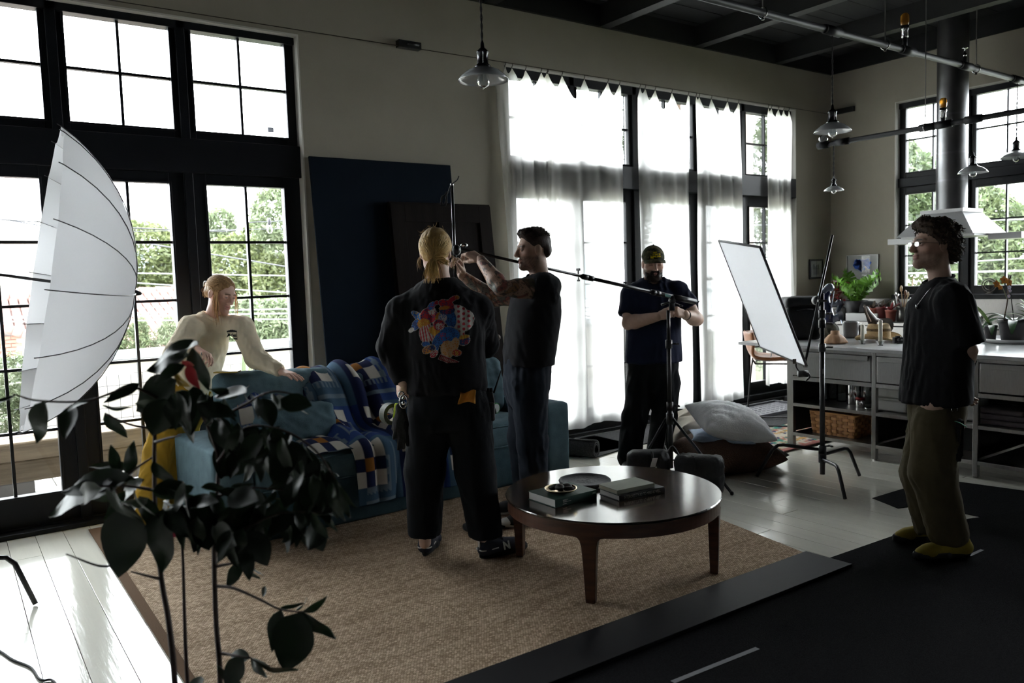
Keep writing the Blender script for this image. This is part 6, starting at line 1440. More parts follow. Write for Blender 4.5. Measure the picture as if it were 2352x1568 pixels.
# ------------------------------------------------------------------ leaning panels
def leaning(name, x0, x1, zt, yb, yt, th, m, label, cat, z0=.0):
    b = MB(); d = nz(A3(0, yt-yb, zt-z0)); n_ = A3(0, -d[2], d[1]); P = [A3(x0, yb, z0), A3(x1, yb, z0), A3(x1, yt, zt), A3(x0, yt, zt)]; b.prism(P, n_*th); return b, d, n_
b, d_, n_ = leaning('x', 2.275, 3.49, 2.45, 5.50, 5.735, .02, None, '', ''); put(b.out('blue_backdrop', mat('dark_blue_backdrop_paint', (.0060, .0105, .0175), .85, var=.12, vscale=3, spec=.1), bevel=.003), 'tall dark blue painted backdrop board leaning on the wall behind the sofa', 'backdrop')
DW = mat('aged_dark_wood', (.0075, .005, .004), .75, var=.4, vscale=4, stretch=(5, 1, .5), bump=.08, bscale=25, spec=.12)
dr = thing('wooden_door', (3.33, 5.43, 0), 'aged dark wooden panel door leaning in front of the blue backdrop', 'door'); MB().prism([A3(2.86, 5.41, 0), A3(3.80, 5.41, 0), A3(3.80, 5.655, 2.125), A3(2.86, 5.655, 2.125)], A3(0, -.035, .004)).out('door_leaf', DW, dr, bevel=.004)
def onleaf(x0, x1, z0, z1, th): f_ = lambda x, z: A3(x, 5.41+(5.655-5.41)*z/2.125-.036, z+.004); return MB().prism([f_(x0, z0), f_(x1, z0), f_(x1, z1), f_(x0, z1)], A3(0, -th, 0))
for a, b_, c_, e_ in ((2.865, 2.985, .01, 2.11), (3.675, 3.795, .01, 2.11), (2.985, 3.675, 1.97, 2.11), (2.985, 3.675, .01, .22), (2.985, 3.675, .95, 1.08), (3.28, 3.38, .22, .95), (3.28, 3.38, 1.08, 1.97)): onleaf(a, b_, c_, e_, .014).out('rail', DW, dr, bevel=.003)
MB().ball(A3(3.735, 5.47, 1.02), .026, 12, 8).out('door_knob', HOOKM, dr, smooth=True)

# ------------------------------------------------------------------ stands
def turtle_base(t, c, z, r, feet, m=BLACKMETAL, kn=.70):
    """bent tube legs from the column to each foot"""
    for i, ft in enumerate(feet):
        ft = A3(ft[0], ft[1], z+.008); hub = A3(c[0], c[1], z+.20+.055*(i-1)*-.6); out_ = nz((ft-hub)*A3(1, 1, 0)); L = np.linalg.norm((ft-hub)*A3(1, 1, 0)); knee = hub+out_*(L*kn)+ZU*.02
        k1 = hub+out_*(L*(kn-.12))+ZU*.018; k2 = knee+(ft-knee)*.16; MB().tube([hub, hub+out_*.05, k1, k1*.35+knee*.5+k2*.15, k2, knee*.55+ft*.45, ft], .0125, 9).out('leg', m, t, smooth=True)
        MB().cyl(hub-ZU*.028, hub+ZU*.028, .027, n=12).out('hub', m, t, smooth=True)
def knob(t, a, d, m=BLACKMETAL, s=1.): a = np.asarray(a, float); d = nz(d); MB().cyl(a, a+d*.03*s, .006*s, n=8).out('bolt', m, t); x, y, z = basis(d); MB().box(a+d*.038*s, (.045*s, .012*s, .02*s), M=np.stack([x, y, z], 1)).out('wing_knob', m, t, bevel=.003)
# C-stand with the white reflector
cs = A3(*(at_z(1889, 1106, .0)[:2]), 0); cst = thing('light_stand', tuple(cs), 'black steel stand with angled arm holding the white reflector', 'stand')
turtle_base(cst, cs, 0, .2, [at_z(1738, 1096, 0), at_z(1974, 1094, 0), at_z(1941, 1148, 0)])
TS = depth_of(cs+A3(0, 0, 1)); q0 = cs+A3(0, 0, .055); gh = at_d(1878, 690, TS); MB().cyl(q0, A3(cs[0], cs[1], .95), .0175, n=14).out('column', BLACKMETAL, cst, smooth=True); MB().cyl(A3(cs[0], cs[1], .95), A3(cs[0], cs[1], gh[2]+.05), .0135, n=12).out('column', BLACKMETAL, cst, smooth=True)
for zz in (.955, 1.12, 1.19): MB().cyl(A3(cs[0], cs[1], zz-.028), A3(cs[0], cs[1], zz+.028), .024, n=12).out('collar', BLACKMETAL, cst, smooth=True); knob(cst, A3(cs[0], cs[1], zz)+RH*.022, RH+FH*.3)
knob(cst, A3(cs[0], cs[1], .255)+RH*.022, RH); MB().cyl(gh-FH*.03, gh+FH*.03, .033, n=16).out('grip_head', BLACKMETAL, cst, smooth=True); knob(cst, gh-FH*.03, -FH, s=1.3)
ar0, ar1 = at_d(1912, 540, TS-.03), at_d(1847, 843, TS-.06); MB().cyl(ar0, ar1, .0085, n=10).out('arm_rod', BLACKMETAL, cst, smooth=True)
MB().box(A3(cs[0], cs[1], .79)-FH*.0182, (.013, .001, .035), M=np.stack([RH, FH, ZU], 1)).out('label_plate', mat('grey_label', (.2, .2, .2), .6), cst)
for k in range(9): MB().box(A3(cs[0], cs[1], .755-.007*k)-FH*.0182, (.007, .001, .0035), M=np.stack([RH, FH, ZU], 1)).out('label_mark', mat('grey_label', (.2, .2, .2), .6), cst)
# the clamp at the arm end
cl_ = at_d(1845, 858, TS-.08); clamp = MB(); clamp.cyl(cl_-RH*.035, cl_+RH*.03, .024, n=14); clamp.tube(bez([cl_-RH*.03+ZU*.02, cl_-RH*.05+ZU*.06, at_d(1832, 822, TS-.1)], 8), .006, 6); clamp.tube(bez([cl_+RH*.03+ZU*.01, cl_+RH*.045-ZU*.02, cl_+RH*.02-ZU*.05], 8), .006, 6); clamp.out('grip_clamp', BLACKMETAL, cst, smooth=True)
# reflector panel
rf = [at_d(1650, 553, 5.66), at_d(1744, 568, 5.10), at_d(1851, 842, 4.98), at_d(1745, 797, 5.48)]; nrm = nz(np.cross(rf[1]-rf[0], rf[3]-rf[0])); nrm = nrm if nrm@FH < 0 else -nrm
rfl = thing('reflector_panel', tuple(np.mean(rf, 0)), 'white rectangular reflector panel tilted on the light stand', 'reflector'); MB().add(rf, [(0, 1, 2, 3)]).out('white_board', sheer_mat('white_diffusion_cloth', (.95, .95, .96), .68, .0), rfl)
for i in range(4): a, c_ = rf[i], rf[(i+1) % 4]; MB().tube([a-nrm*.006, c_-nrm*.006], .0085, 8).out('edge_frame', mat('pale_grey_edge', (.45, .45, .46), .5) if i in (0, 2, 3) else mat('dark_grey_edge', (.09, .09, .10), .5), rfl, smooth=True)
MB().tube([at_d(1771, 806, 5.3), at_d(1772, 815, 5.29), at_d(1770, 822, 5.29)], .003, 5).out('cord', LACEW, rfl); MB().box(at_d(1826, 829, 5.03)+nrm*.004, (.02, .012, .03)).out('tape_tab', HOOKM, rfl)

# boom stand held by the bearded person
bs = at_d(1541, 1085, 5.80); bs = A3(bs[0], bs[1], 0); bst = thing('boom_stand', tuple(bs), 'black boom stand with long telescopic arm reaching left', 'stand')
TB = depth_of(bs+A3(0, 0, 1)); top = at_d(1538, 712, TB); bx_, by_ = bs[0], bs[1]
for z0, z1, r in ((.10, .55, .019), (.55, 1.0, .016), (1.0, top[2], .013)): MB().cyl((bx_, by_, z0), (bx_, by_, z1), r, n=12).out('column', BLACKMETAL, bst, smooth=True)
for zz in (.55, 1.0): MB().cyl((bx_, by_, zz-.03), (bx_, by_, zz+.03), .025, n=12).out('collar', BLACKMETAL, bst, smooth=True); knob(bst, A3(bx_, by_, zz)+RH*.022, RH)
for ft in (at_z(1681, 1130, .02), at_z(1455, 1090, .02), at_z(1522, 1062, .02)):
    ft = A3(ft[0], ft[1], .012); u_ = nz((ft-bs)*A3(1, 1, 0)); MB().cyl(A3(bx_, by_, .46)+u_*.03, ft, .010, n=8).out('leg', BLACKMETAL, bst, smooth=True); MB().cyl(A3(bx_, by_, .16)+u_*.02, A3(bx_, by_, .46)*.42+ft*.58+ZU*.0, .006, n=6).out('brace', BLACKMETAL, bst); MB().ball(ft, .014, 8, 6).out('rubber_foot', RUBB, bst, smooth=True)
MB().cyl((bx_, by_, .42), (bx_, by_, .50), .028, n=12).out('collar', BLACKMETAL, bst, smooth=True)
e0, e1 = at_d(1050, 570, 5.05), at_d(1597, 693, TB+.06)
ba = lambda u: e0+(e1-e0)*u
def px_u(x): return (x-1050)/547.
for a, c_, r in ((px_u(1052), px_u(1330), .0095), (px_u(1315), px_u(1500), .0125), (px_u(1488), px_u(1542), .016), (px_u(1538), 1., .0205)): MB().cyl(ba(a), ba(c_), r, n=12).out('boom_arm', BLACKMETAL, bst, smooth=True)
for x_ in (1325, 1338, 1490, 1500): MB().cyl(ba(px_u(x_-6)), ba(px_u(x_+6)), .019, n=12).out('collar', BLACKMETAL, bst, smooth=True)
knob(bst, ba(px_u(1310))+ZU*.01, ZU, s=.8); knob(bst, ba(px_u(1310))-ZU*.01, -ZU, s=.6); MB().tube([e1, e1+RH*.02-ZU*.006, e1+RH*.028+ZU*.006], .005, 6).out('end_hook', BLACKMETAL, bst); MB().box(ba(px_u(1525))-FH*.017, (.05, .003, .02), M=np.stack([nz(e1-e0), FH, ZU], 1)).out('label_plate', mat('teal_label', (.08, .20, .19), .5), bst)
jt = ba(px_u(1536)); MB().cyl(jt-ZU*.10, jt+ZU*.005, .022, n=12).out('pivot', BLACKMETAL, bst, smooth=True); MB().cyl(jt-ZU*.03-FH*.045, jt-ZU*.03+FH*.03, .020, n=12).out('pivot', BLACKMETAL, bst, smooth=True); knob(bst, jt-ZU*.04-RH*.02, -RH-ZU*.3, s=1.2); knob(bst, jt-ZU*.05+RH*.02, RH-ZU*.4, s=1.2)
# clamp, upright rod and cable at the far end
cp_ = at_d(1049, 574, 5.02); MB().ball(cp_, (.03, .022, .034), 12, 8).out('end_clamp', BLACKMETAL, bst, smooth=True); MB().cyl(cp_-FH*.05, cp_+FH*.03, .017, n=12).out('end_clamp', BLACKMETAL, bst, smooth=True); MB().ball(at_d(1066, 563, 5.0), (.026, .02, .014), 12, 8).out('clamp_lever', CHROME, bst, smooth=True)
r0_, r1_ = at_d(1038, 424, 5.03), at_d(1047, 668, 5.03); MB().cyl(r0_, r1_, .0105, n=12).out('upright_rod', mat('satin_black_rod', (.03, .03, .032), .2, spec=.8), bst, smooth=True); MB().ball(r0_, .012, 10, 6).out('rod_tip', CHROME, bst, smooth=True)
MB().tube(bez([at_d(1027, 466, 5.01), at_d(1024, 452, 5.0), at_d(1030, 440, 5.0), at_d(1034, 428, 5.01), at_d(1040, 421, 5.02), at_d(1050, 413, 5.02), at_d(1054, 404, 5.02)], 24), .0036, 6).out('cable', RUBB, bst, smooth=True)
for k in range(4): MB().tube(bez([at_d(1026, 440+k*2, 5.0), at_d(1020-2*k, 452, 5.0), at_d(1012+k, 466, 5.01), at_d(1016+2*k, 473, 5.01), at_d(1023+k, 464, 5.0), at_d(1026, 446, 5.0)], 20), .0034, 6).out('cable', RUBB, bst, smooth=True)
# black sandbag over the boom stand legs
def saddle(name, pts, label):
    pass
SANDM = mat('black_nylon', (.013, .013, .015), .6, var=.2, vscale=20, bump=.3, bscale=60)
sbg = thing('sandbag', tuple(A3(*(at_d(1550, 1110, 5.45)[:2]), 0)), 'black nylon saddle sandbag over the boom stand legs', 'bag')
for (xa, ya, xb, yb_, ta, tb_, hh, sd) in ((1440, 1050, 1536, 1034, 5.52, 5.52, .10, 3), (1552, 1044, 1662, 1068, 5.48, 5.36, .105, 4)):
    a = at_d(xa, ya, ta); c_ = at_d(xb, yb_, tb_); m_ = (a+c_)/2; L = np.linalg.norm((c_-a)*A3(1, 1, 0)); u_ = nz((c_-a)*A3(1, 1, 0)); zt = max(a[2], c_[2]); zc = zt/2+.01
    soft('pouch', A3(m_[0], m_[1], zt/2+.008), (L/2, .07, zt/2), .05, SANDM, sbg, np.stack([u_, np.cross(ZU, u_), ZU], 1), .02, .012, 24, sd, .013)
MB().tube(bez([at_d(1530, 1044, 5.5), at_d(1545, 1024, 5.5), at_d(1562, 1048, 5.48)], 10), .010, 8, flat=.5).out('handle', SANDM, sbg, smooth=True); MB().tube(bez([at_d(1495, 1044, 5.5), at_d(1497, 1038, 5.46), at_d(1500, 1060, 5.43)], 8), .008, 6).out('strap', SANDM, sbg, smooth=True); MB().box(at_d(1502, 1062, 5.42), (.003, .035, .06), M=np.stack([FH, RH, ZU+.3*RH], 1)).out('tag', mat('white_tag', (.7, .7, .7), .6), sbg)
for k in range(3): MB().lathe([(.006, -.001), (.006, .001)], at_d(1507+k, 1073+7*k, 5.41), FH, 10).out('tag_mark', INK, sbg)
MB().tube(bez([at_d(1590, 1046, 5.40), at_d(1594, 1052, 5.36), at_d(1596, 1080, 5.34)], 6), .006, 6).out('strap', SANDM, sbg)

# ------------------------------------------------------------------ big white umbrella
UC = at_d(92, 643, 4.02); vr = nz(ray(92, 643)); axd = nz(RT-vr*(RT@vr)); axd = nz(axd-.155*UP+.062*vr); UR, UDp = .775, .43
um = thing('studio_umbrella', tuple(UC-ZU*.78), 'large white studio umbrella turned edge-on at the left', 'umbrella')
e1_, e2_, _a = basis(axd, UP); ex, ey = nz(np.cross(axd, np.cross(UP, axd))), None; ey = np.cross(axd, ex); NR = 16
WU = sheer_mat('white_umbrella_cloth', (.80, .80, .82), .32, .0)
th_ = np.arange(NR)*2*PI/NR+.12
def upt(a, s): r = UR*math.sin(s*1.18)/math.sin(1.18); h = UDp*(math.cos(s*1.18)-math.cos(1.18))/(1-math.cos(1.18)); return UC+(ex*math.cos(a)+ey*math.sin(a))*r+axd*h
for i in range(NR):
    G = []
    for q in range(7):
        f = q/6; a = th_[i]+f*2*PI/NR; sag_ = 1-.035*math.sin(PI*f)
        G.append([UC+(upt(a, s/12)-UC)*(1-(1-sag_)*(s/12)) if s < 12 else UC+(upt(a, 1)-UC)*(1-.06*math.sin(PI*f)) for s in range(13)])
    MB().surf(G).out('gore', WU, um, smooth=True)
for i in range(NR): MB().tube([upt(th_[i], s/10)+axd*.004 for s in range(11)]+[upt(th_[i], 1)-axd*.02+(upt(th_[i], 1)-UC)*.012], .0026, 5).out('rib', mat('dark_grey_rib', (.06, .06, .065), .4), um, smooth=True)
for i in range(0, NR, 2):
    a = UC+axd*.06; MB().tube([a, upt(th_[i], .6)-axd*.01], .0022, 4).out('stretcher', BLACKMETAL, um)
sh0 = UC+axd*(UDp+.03); sh1 = UC-axd*.66; MB().cyl(sh0, sh1, .0075, n=8).out('shaft', BLACKMETAL, um, smooth=True); MB().lathe([(.014, 0), (.017, .02), (.008, .045), (.002, .05)], UC+axd*(UDp-.005), axd, 12).out('tip', BLACKMETAL, um, smooth=True)
# its stand, mostly out of frame
us = A3(*(sh1*A3(1, 1, 0)+RH*.03)[:2], 0); ust = thing('umbrella_stand', tuple(us), 'black steel stand of the white umbrella, one bent foot showing', 'stand'); fo = at_z(82, 1390, 0)
turtle_base(ust, us, 0, .2, [fo, us+A3(-.45, .1, 0), us+A3(-.05, -.50, 0)], kn=.83); hz = float((sh1+axd*.03)[2]); MB().cyl(us+ZU*.06, us+ZU*(hz+.02), .016, n=12).out('column', BLACKMETAL, ust, smooth=True); MB().cyl(us+ZU*hz-FH*.04, us+ZU*hz+FH*.04, .03, n=12).out('grip_head', BLACKMETAL, ust, smooth=True)
MB().bb(us[0]-.12, us[0]+.06, us[1]-.07, us[1]+.07, hz-.11, hz+.03).out('flash_head', BLACKMETAL, ust, bevel=.02)
single('floor_cable', MB().tube(bez([at_z(-40, 1470, .006), at_z(8, 1500, .006), at_z(30, 1515, .006), at_z(70, 1532, .006), at_z(88, 1556, .006), at_z(100, 1562, .006), at_z(122, 1563, .006), at_z(150, 1600, .006)], 40), .005, 7), RUBB, 'thin black cable curling over the floor at the lower left', 'cable', smooth=True)

# ------------------------------------------------------------------ floor lamp behind the blond person
lp = at_d(1112, 1210, 4.80); lp = A3(lp[0], lp[1], .018); flm = thing('floor_lamp', tuple(lp), 'black floor lamp with conical shade beside the charcoal T-shirt', 'lamp'); lz = at_d(1120, 792, 4.80)[2]
MB().lathe([(.12, 0), (.13, .005), (.13, .016), (.02, .024)], lp, n=28).out('base', BLACKMETAL, flm, smooth=True); MB().cyl(lp+ZU*.02, lp+ZU*(lz+.17), .009, n=10).out('pole', BLACKMETAL, flm, smooth=True)
MB().lathe([(.098, lz-.018-.012), (.098, lz-.018+.002), (.03, lz+.135), (.026, lz+.14), (.090, lz-.018)], lp-ZU*0+RH*.0, n=32).out('shade', mat('gloss_black', (.012, .012, .013), .18, spec=.6), flm, smooth=True)

# ------------------------------------------------------------------ heap of cushions on the floor
BOUC = mat('white_linen', (.90, .90, .92), .9, var=.05, vscale=12, bump=.2, bscale=120); BRN = mat('brown_knit', (.085, .045, .03), .95, var=.25, vscale=90, bump=.6, bscale=140); LBL = mat('light_blue_linen', (.38, .46, .58), .9, bump=.2, bscale=200); CRM = mat('oatmeal_linen', (.55, .50, .42), .9, bump=.2, bscale=200); STRB = mat('blue_piping', (.12, .16, .25), .8)
def rot(ax, an): c_, s_ = math.cos(an), math.sin(an); return np.array({'x': [[1, 0, 0], [0, c_, -s_], [0, s_, c_]], 'y': [[c_, 0, s_], [0, 1, 0], [-s_, 0, c_]], 'z': [[c_, -s_, 0], [s_, c_, 0], [0, 0, 1]]}[ax])
def cush(name, px, py, t, half, m, M, label, seed, puff=.06, amp=.012, h=.013):
    # a sewn cushion: two puffed faces meeting in a seam with pointed corners
    n = 34; u = np.sin(np.linspace(-1, 1, n)*PI/2); U, W = np.meshgrid(u, u, indexing='ij'); a, b = half[0]+.03, half[1]+.03; T = half[2]+puff
    X = a*U*(1-.11*(1-W*W)*np.abs(U)); Y = b*W*(1-.11*(1-U*U)*np.abs(W)); Zt = T*((1-U*U)*(1-W*W))**.42; Q = np.stack([X, Y, Zt], 2).reshape(-1, 3); g = np.random.default_rng(seed)
    wr = amp*(1-2*np.abs(wob(Q*A3(1, 1, .3), 16, seed)))+.5*amp*wob(Q, 40, seed+1); ed = ((1-U*U)*(1-W*W)).reshape(-1)**.3
    top = Q+np.stack([wr*0, wr*0, wr*ed], 1); bot = Q*A3(1, 1, -.8)+np.stack([wr*0, wr*0, -wr*ed*.5], 1); C_ = at_d(px, py, t); MM = BMh@M
    i = np.arange((n-1)*(n-1)); r_, c_ = i//(n-1), i % (n-1); F = np.stack([r_*n+c_, (r_+1)*n+c_, (r_+1)*n+c_+1, r_*n+c_+1], 1); V = np.vstack([top, bot])@MM.T+C_
    V[:, 2] = np.maximum(V[:, 2], .004); o = mesh_ob(name, V, np.vstack([F, F[:, ::-1]+n*n]), m, smooth=True); return put(o, label, 'cushion', 'cushions heaped on the floor')
cush('brown_cushion', 1668, 1040, 6.12, (.31, .27, .085), BRN, rot('z', .25)@rot('y', .05), 'dark brown knitted cushion at the bottom of the heap', 61, .10)
cush('blue_cushion', 1655, 1002, 6.08, (.20, .18, .012), LBL, rot('z', -.15)@rot('y', .06), 'thin light blue cushion between the brown and white ones', 62, .03)
wc = cush('white_cushion', 1676, 970, 6.02, (.25, .21, .055), BOUC, rot('z', .15)@rot('y', .20)@rot('x', .22), 'puffy white linen cushion on top of the heap', 63, .085, .010)
cush('cream_cushion', 1598, 1015, 6.45, (.20, .07, .16), CRM, rot('y', .9)@rot('z', .2), 'cream cushion with blue edge behind the heap', 64, .05)
cush('striped_cushion', 1590, 985, 6.62, (.15, .05, .15), CRM, rot('y', .7)@rot('x', .2), 'small cushion standing on its corner behind the white one', 65, .04)
cush('grey_cushion', 1735, 1040, 6.35, (.12, .20, .05), mat('grey_linen', (.16, .155, .145), .9, bump=.3, bscale=150), rot('z', .3)@rot('y', -.1), 'dark grey cushion peeking out right of the heap', 66, .03)
# ------------------------------------------------------------------ kitchen island
MARB = mat('grey_white_marble', (.52, .52, .53), .22, var=.18, vscale=5, stretch=(1, 1, 1), spec=.6)
IX0, IX1, IZ = 5.82, 6.98, .875
isl = thing('kitchen_island', (6.4, 3.0, 0), 'long stainless steel kitchen island with marble top and open shelves', 'island')
MB().bb(IX0-.02, IX1+.02, .6, 4.66, IZ-.028, IZ).out('marble_top', MARB, isl, bevel=.004)
POSTS = [4.135, 3.385, 2.635, 1.885, 1.135]
for i, yy in enumerate(POSTS):
    for xx in (IX0+.02, IX1-.02):
        w = .03 if i == 0 else .017
        MB().bb(xx-.02, xx+.02, yy-w, yy+w, .012 if i else .0085, IZ-.03).out('post', STEEL, isl, bevel=.003)
        if i: MB().cyl((xx, yy, 0), (xx, yy, .014), .017, n=12).out('foot', CHROME, isl)
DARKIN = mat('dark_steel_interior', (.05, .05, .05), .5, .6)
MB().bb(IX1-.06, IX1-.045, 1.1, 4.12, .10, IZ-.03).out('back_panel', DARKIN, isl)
for i in range(4):
    y1_, y0_ = POSTS[i]-.018, POSTS[i+1]+.018
    dwr = MB().bb(IX0, IX0+.5, y0_+.006, y1_-.006, .615, .815).out('drawer', STEEL, isl, bevel=.003)
    MB().bb(IX0-.022, IX0-.001, y0_+.02, y1_-.02, .800, .818).bb(IX0-.022, IX0-.014, y0_+.02, y1_-.02, .780, .802).out('handle', STEEL, dwr, bevel=.002)
    MB().bb(IX0, IX1-.05, y0_, y1_, .822, .846).out('rail', STEEL, isl); MB().bb(IX0, IX0+.03, y0_, y1_, .575, .606).out('rail', STEEL, isl, bevel=.002)
    MB().bb(IX0+.0, IX1-.06, y0_, y1_, .352, .378).out('shelf', STEEL, isl, bevel=.002); MB().bb(IX0, IX1-.06, y0_, y1_, .098, .126).out('shelf', STEEL, isl, bevel=.002)
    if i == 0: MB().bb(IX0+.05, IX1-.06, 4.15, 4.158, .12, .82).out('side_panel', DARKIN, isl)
S1, S2 = .3795, .1275
# things on the island shelves
GLAS = glass_mat('clear_jar_glass', (.9, .93, .93), 1.6)
def on_shelf(px, z, x): d = ray(px, 800); return A3(x, EYE[1]+d[1]*x/d[0], z)
def canister(px, x, r, h, m, lab, name='steel_canister', lid=None, z=S1, lidh=.02):
    c = on_shelf(px, z, x); t = thing(name, tuple(c), lab, 'canister', 'containers on the island shelf'); MB().lathe([(r*.97, 0), (r, .004), (r, h-.004), (r*.97, h)], c, n=28).out('body', m, t, smooth=True)
    MB().lathe([(r*1.02, h+.0005), (r*1.03, h+lidh*.6), (r*.9, h+lidh), (.012, h+lidh+.003)], c, n=28).out('lid', lid or m, t, smooth=True); return t
canister(1962, 6.10, .060, .185, CHROME, 'tall shiny steel canister on the island shelf, left of pair'); canister(1988, 6.20, .058, .17, CHROME, 'tall shiny steel canister on the island shelf, right of pair')
canister(1976, 5.98, .036, .06, CHROME, 'small steel tin with red lid before the canisters', 'red_lid_tin', mat('red_plastic', (.28, .03, .03), .4))
for px, x, lab in ((1893, 6.12, 'tall clear glass jar behind the stand column'), (1912, 6.2, 'tall clear glass jar at the middle of the shelf'), (1934, 6.15, 'clear glass jar nearest the steel canisters'), (1862, 6.25, 'clear glass jar at the left of the shelf')):
    canister(px, x, .045, .17, GLAS, lab, 'glass_jar', GLAS)
c = on_shelf(1996, S1, 5.90); single('small_dish', MB().lathe([(.02, 0), (.032, .012), (.034, .022), (.030, .02), (.015, .006)], c, n=20), CHROME, 'tiny steel dish at the shelf edge', 'dish', smooth=True)
WHB = mat('translucent_white_plastic', (.50, .50, .48), .4)
for px, z, lab in ((2062, S1, 'white plastic bin on the island shelf, lower one'), (2064, S1+.105, 'white plastic bin stacked on the lower bin')):
    c = on_shelf(px, z+.0008, 6.05); t = thing('storage_bin', tuple(c), lab, 'bin', 'white bins on the island shelf'); MB().bb(c[0]-.11, c[0]+.11, c[1]-.13, c[1]+.13, c[2], c[2]+.085).out('body', WHB, t, bevel=.012); MB().bb(c[0]-.12, c[0]+.12, c[1]-.14, c[1]+.14, c[2]+.086, c[2]+.103).out('lid', WHB, t, bevel=.004)
c = on_shelf(2226, S1, 6.05); single('white_crock', MB().bb(c[0]-.1, c[0]+.1, c[1]-.1, c[1]+.08, c[2], c[2]+.16), WHB, 'white plastic tub behind the person in profile', 'tub', bevel=.015)
# folded towel
tw = None
c = on_shelf(2325, S1, 6.0); twt = thing('folded_towel', tuple(c), 'dark folded towel on the right island shelf', 'towel'); TWM = cloth('dusky_grey_towel', (.10, .085, .09))
for k in range(3): soft('fold', c+A3(0, .01*k, .022+.038*k), (.13, .17-.012*k, .020), .018, TWM, twt, None, .0, .006, 30, 90+k, .010)
# woven basket on the lower shelf
def basket(c, L, W, Hh):
    t = thing('woven_basket', tuple(c), 'honey coloured woven splint basket on the lower island shelf', 'basket'); WIC = mat('honey_wood_splint', (.42, .20, .075), .6, var=.2, vscale=25); WID = mat('dark_wood_splint', (.26, .115, .04), .6, var=.2, vscale=25)
    per = []
    def corner(f, u):   # point on a rounded rectangle, growing with height f
        l, w = L/2*(.90+.10*f), W/2*(.90+.10*f); P = [(-l, -w), (l, -w), (l, w), (-l, w)]; Ls = [2*l, 2*w, 2*l, 2*w]; s = u*sum(Ls)
        for k in range(4):
            if s <= Ls[k] or k == 3: a, b = P[k], P[(k+1) % 4]; q = s/Ls[k]; return A3(a[0]+(b[0]-a[0])*q, a[1]+(b[1]-a[1])*q, 0), nz(A3((b[1]-a[1]), -(b[0]-a[0]), 0))
            s -= Ls[k]
    MB().bb(c[0]-W*.44, c[0]+W*.44, c[1]-L*.44, c[1]+L*.44, c[2]+.001, c[2]+.008).out('base', WID, t)
    tr_ = lambda p: A3(-p[1], p[0], p[2])        # long side faces the room
    nst, rows = 28, 7
    for k in range(nst):
        u = (k+.5)/nst; p0, n0 = corner(0, u); p1, n1 = corner(1, u); a = c+tr_(p0)+ZU*.005; b_ = c+tr_(p1)+ZU*Hh; MB().bar(a, b_, .030, .003, tr_(n0)).out('stake', WID, t)
    for r in range(rows):
        f = (r+.5)/rows
        for k in range(nst):
            u0, u1 = (k)/nst, (k+1)/nst; bul = 1 if (k+r) % 2 else -1; G = []
            for q in range(5):
                p, n_ = corner(f, min(u0+(u1-u0)*q/4, .99999)); off = bul*.0055*math.sin(PI*q/4); base = c+tr_(p)+ZU*(Hh*f)+tr_(n_)*off; G.append([base-ZU*Hh/rows*.43, base+ZU*Hh/rows*.43])
            o = MB().surf(G).out('splint', WIC, t, smooth=True)
    for q in (-1, 1): MB().tube([c+tr_(corner(1.0, u)[0]*(1+.02*q))+ZU*(Hh+.004) for u in np.linspace(0, .999, 40)], .007, 6, closed=True, flat=1.).out('rim', WIC, t, smooth=True)
    return t
bk_c = on_shelf(1935, S2, 6.04); bk_c[1] -= .0; basket(bk_c, .42, .30, .185)
# black box shelves things
single('black_crate', MB().bb(6.1, 6.5, 2.75, 3.2, S2, S2+.2).bb(6.12, 6.48, 2.77, 3.18, S2+.2, S2+.21), mat('black_plastic', (.012, .012, .012), .5), 'black crate in the dark lower island shelf', 'crate', bevel=.006)

# ------------------------------------------------------------------ things on the island top
def on_top(px, py): return at_z(px, py, IZ)
# black equipment case
cc = on_top(1840, 779)*A3(1, 1, 0)+A3(.02, .03, IZ); LEA = mat('black_leather_case', (.007, .008, .010), .5, var=.3, vscale=20, bump=.12, bscale=40, spec=.3); case = thing('black_case', tuple(cc), 'big black soft leather case standing on the island', 'case')
soft('case_body', cc+ZU*.151, (.155, .13, .15), .035, LEA, case, BMh, .01, .005, 14, 71, .013); soft('case_lid', cc+ZU*.335, (.16, .135, .045), .035, LEA, case, BMh, .012, .005, 18, 72, .012); MB().tube(bez([cc-FH*.13-RH*.07+ZU*.27, cc-FH*.155+ZU*.28, cc-FH*.13+RH*.07+ZU*.27], 8), .007, 6).out('handle', LEA, case, smooth=True)
# seated glazed figure
GLZ = mat('silver_blue_glaze', (.16, .18, .23), .16, .35, var=.3, vscale=14, spec=.8); GLD = mat('dark_blue_glaze', (.02, .026, .07), .2, var=.2, vscale=20, spec=.8); STN = mat('dark_mossy_stone', (.085, .08, .06), .8, var=.3, vscale=20, bump=.5, bscale=50)
st0 = on_top(1920, 783)+A3(.10, .02, 0); fg = thing('ceramic_figure', tuple(st0), 'shiny blue and silver ceramic figure seated on a dark stone', 'figurine'); TF = depth_of(st0+ZU*.2); pf = lambda x, y, dt=0.: at_d(x, y, TF+dt)
f = Field(pf(1870, 800)-.15, pf(1960, 650)+.25, .006); f.ell(pf(1905, 760, .02), (.085, .085, .075), None, .02); f.cut(A3(0, 0, IZ+.001), (0, 0, -1)); V, F = f.mesh(); V = V+normals(V, F)*(.006*wob(V, 50, 2))[:, None]; mesh_ob('stone_seat', V, F, STN, fg, smooth=True)
f = Field(pf(1880, 800)-.12, pf(1950, 650)+.15, .005); f.cone(pf(1905, 735), pf(1893, 690), .050, .044, .02); f.cone(pf(1893, 690), pf(1900, 672), .04, .034, .02); V, F = f.mesh(); mesh_ob('torso', V, F, GLD, fg, smooth=True)
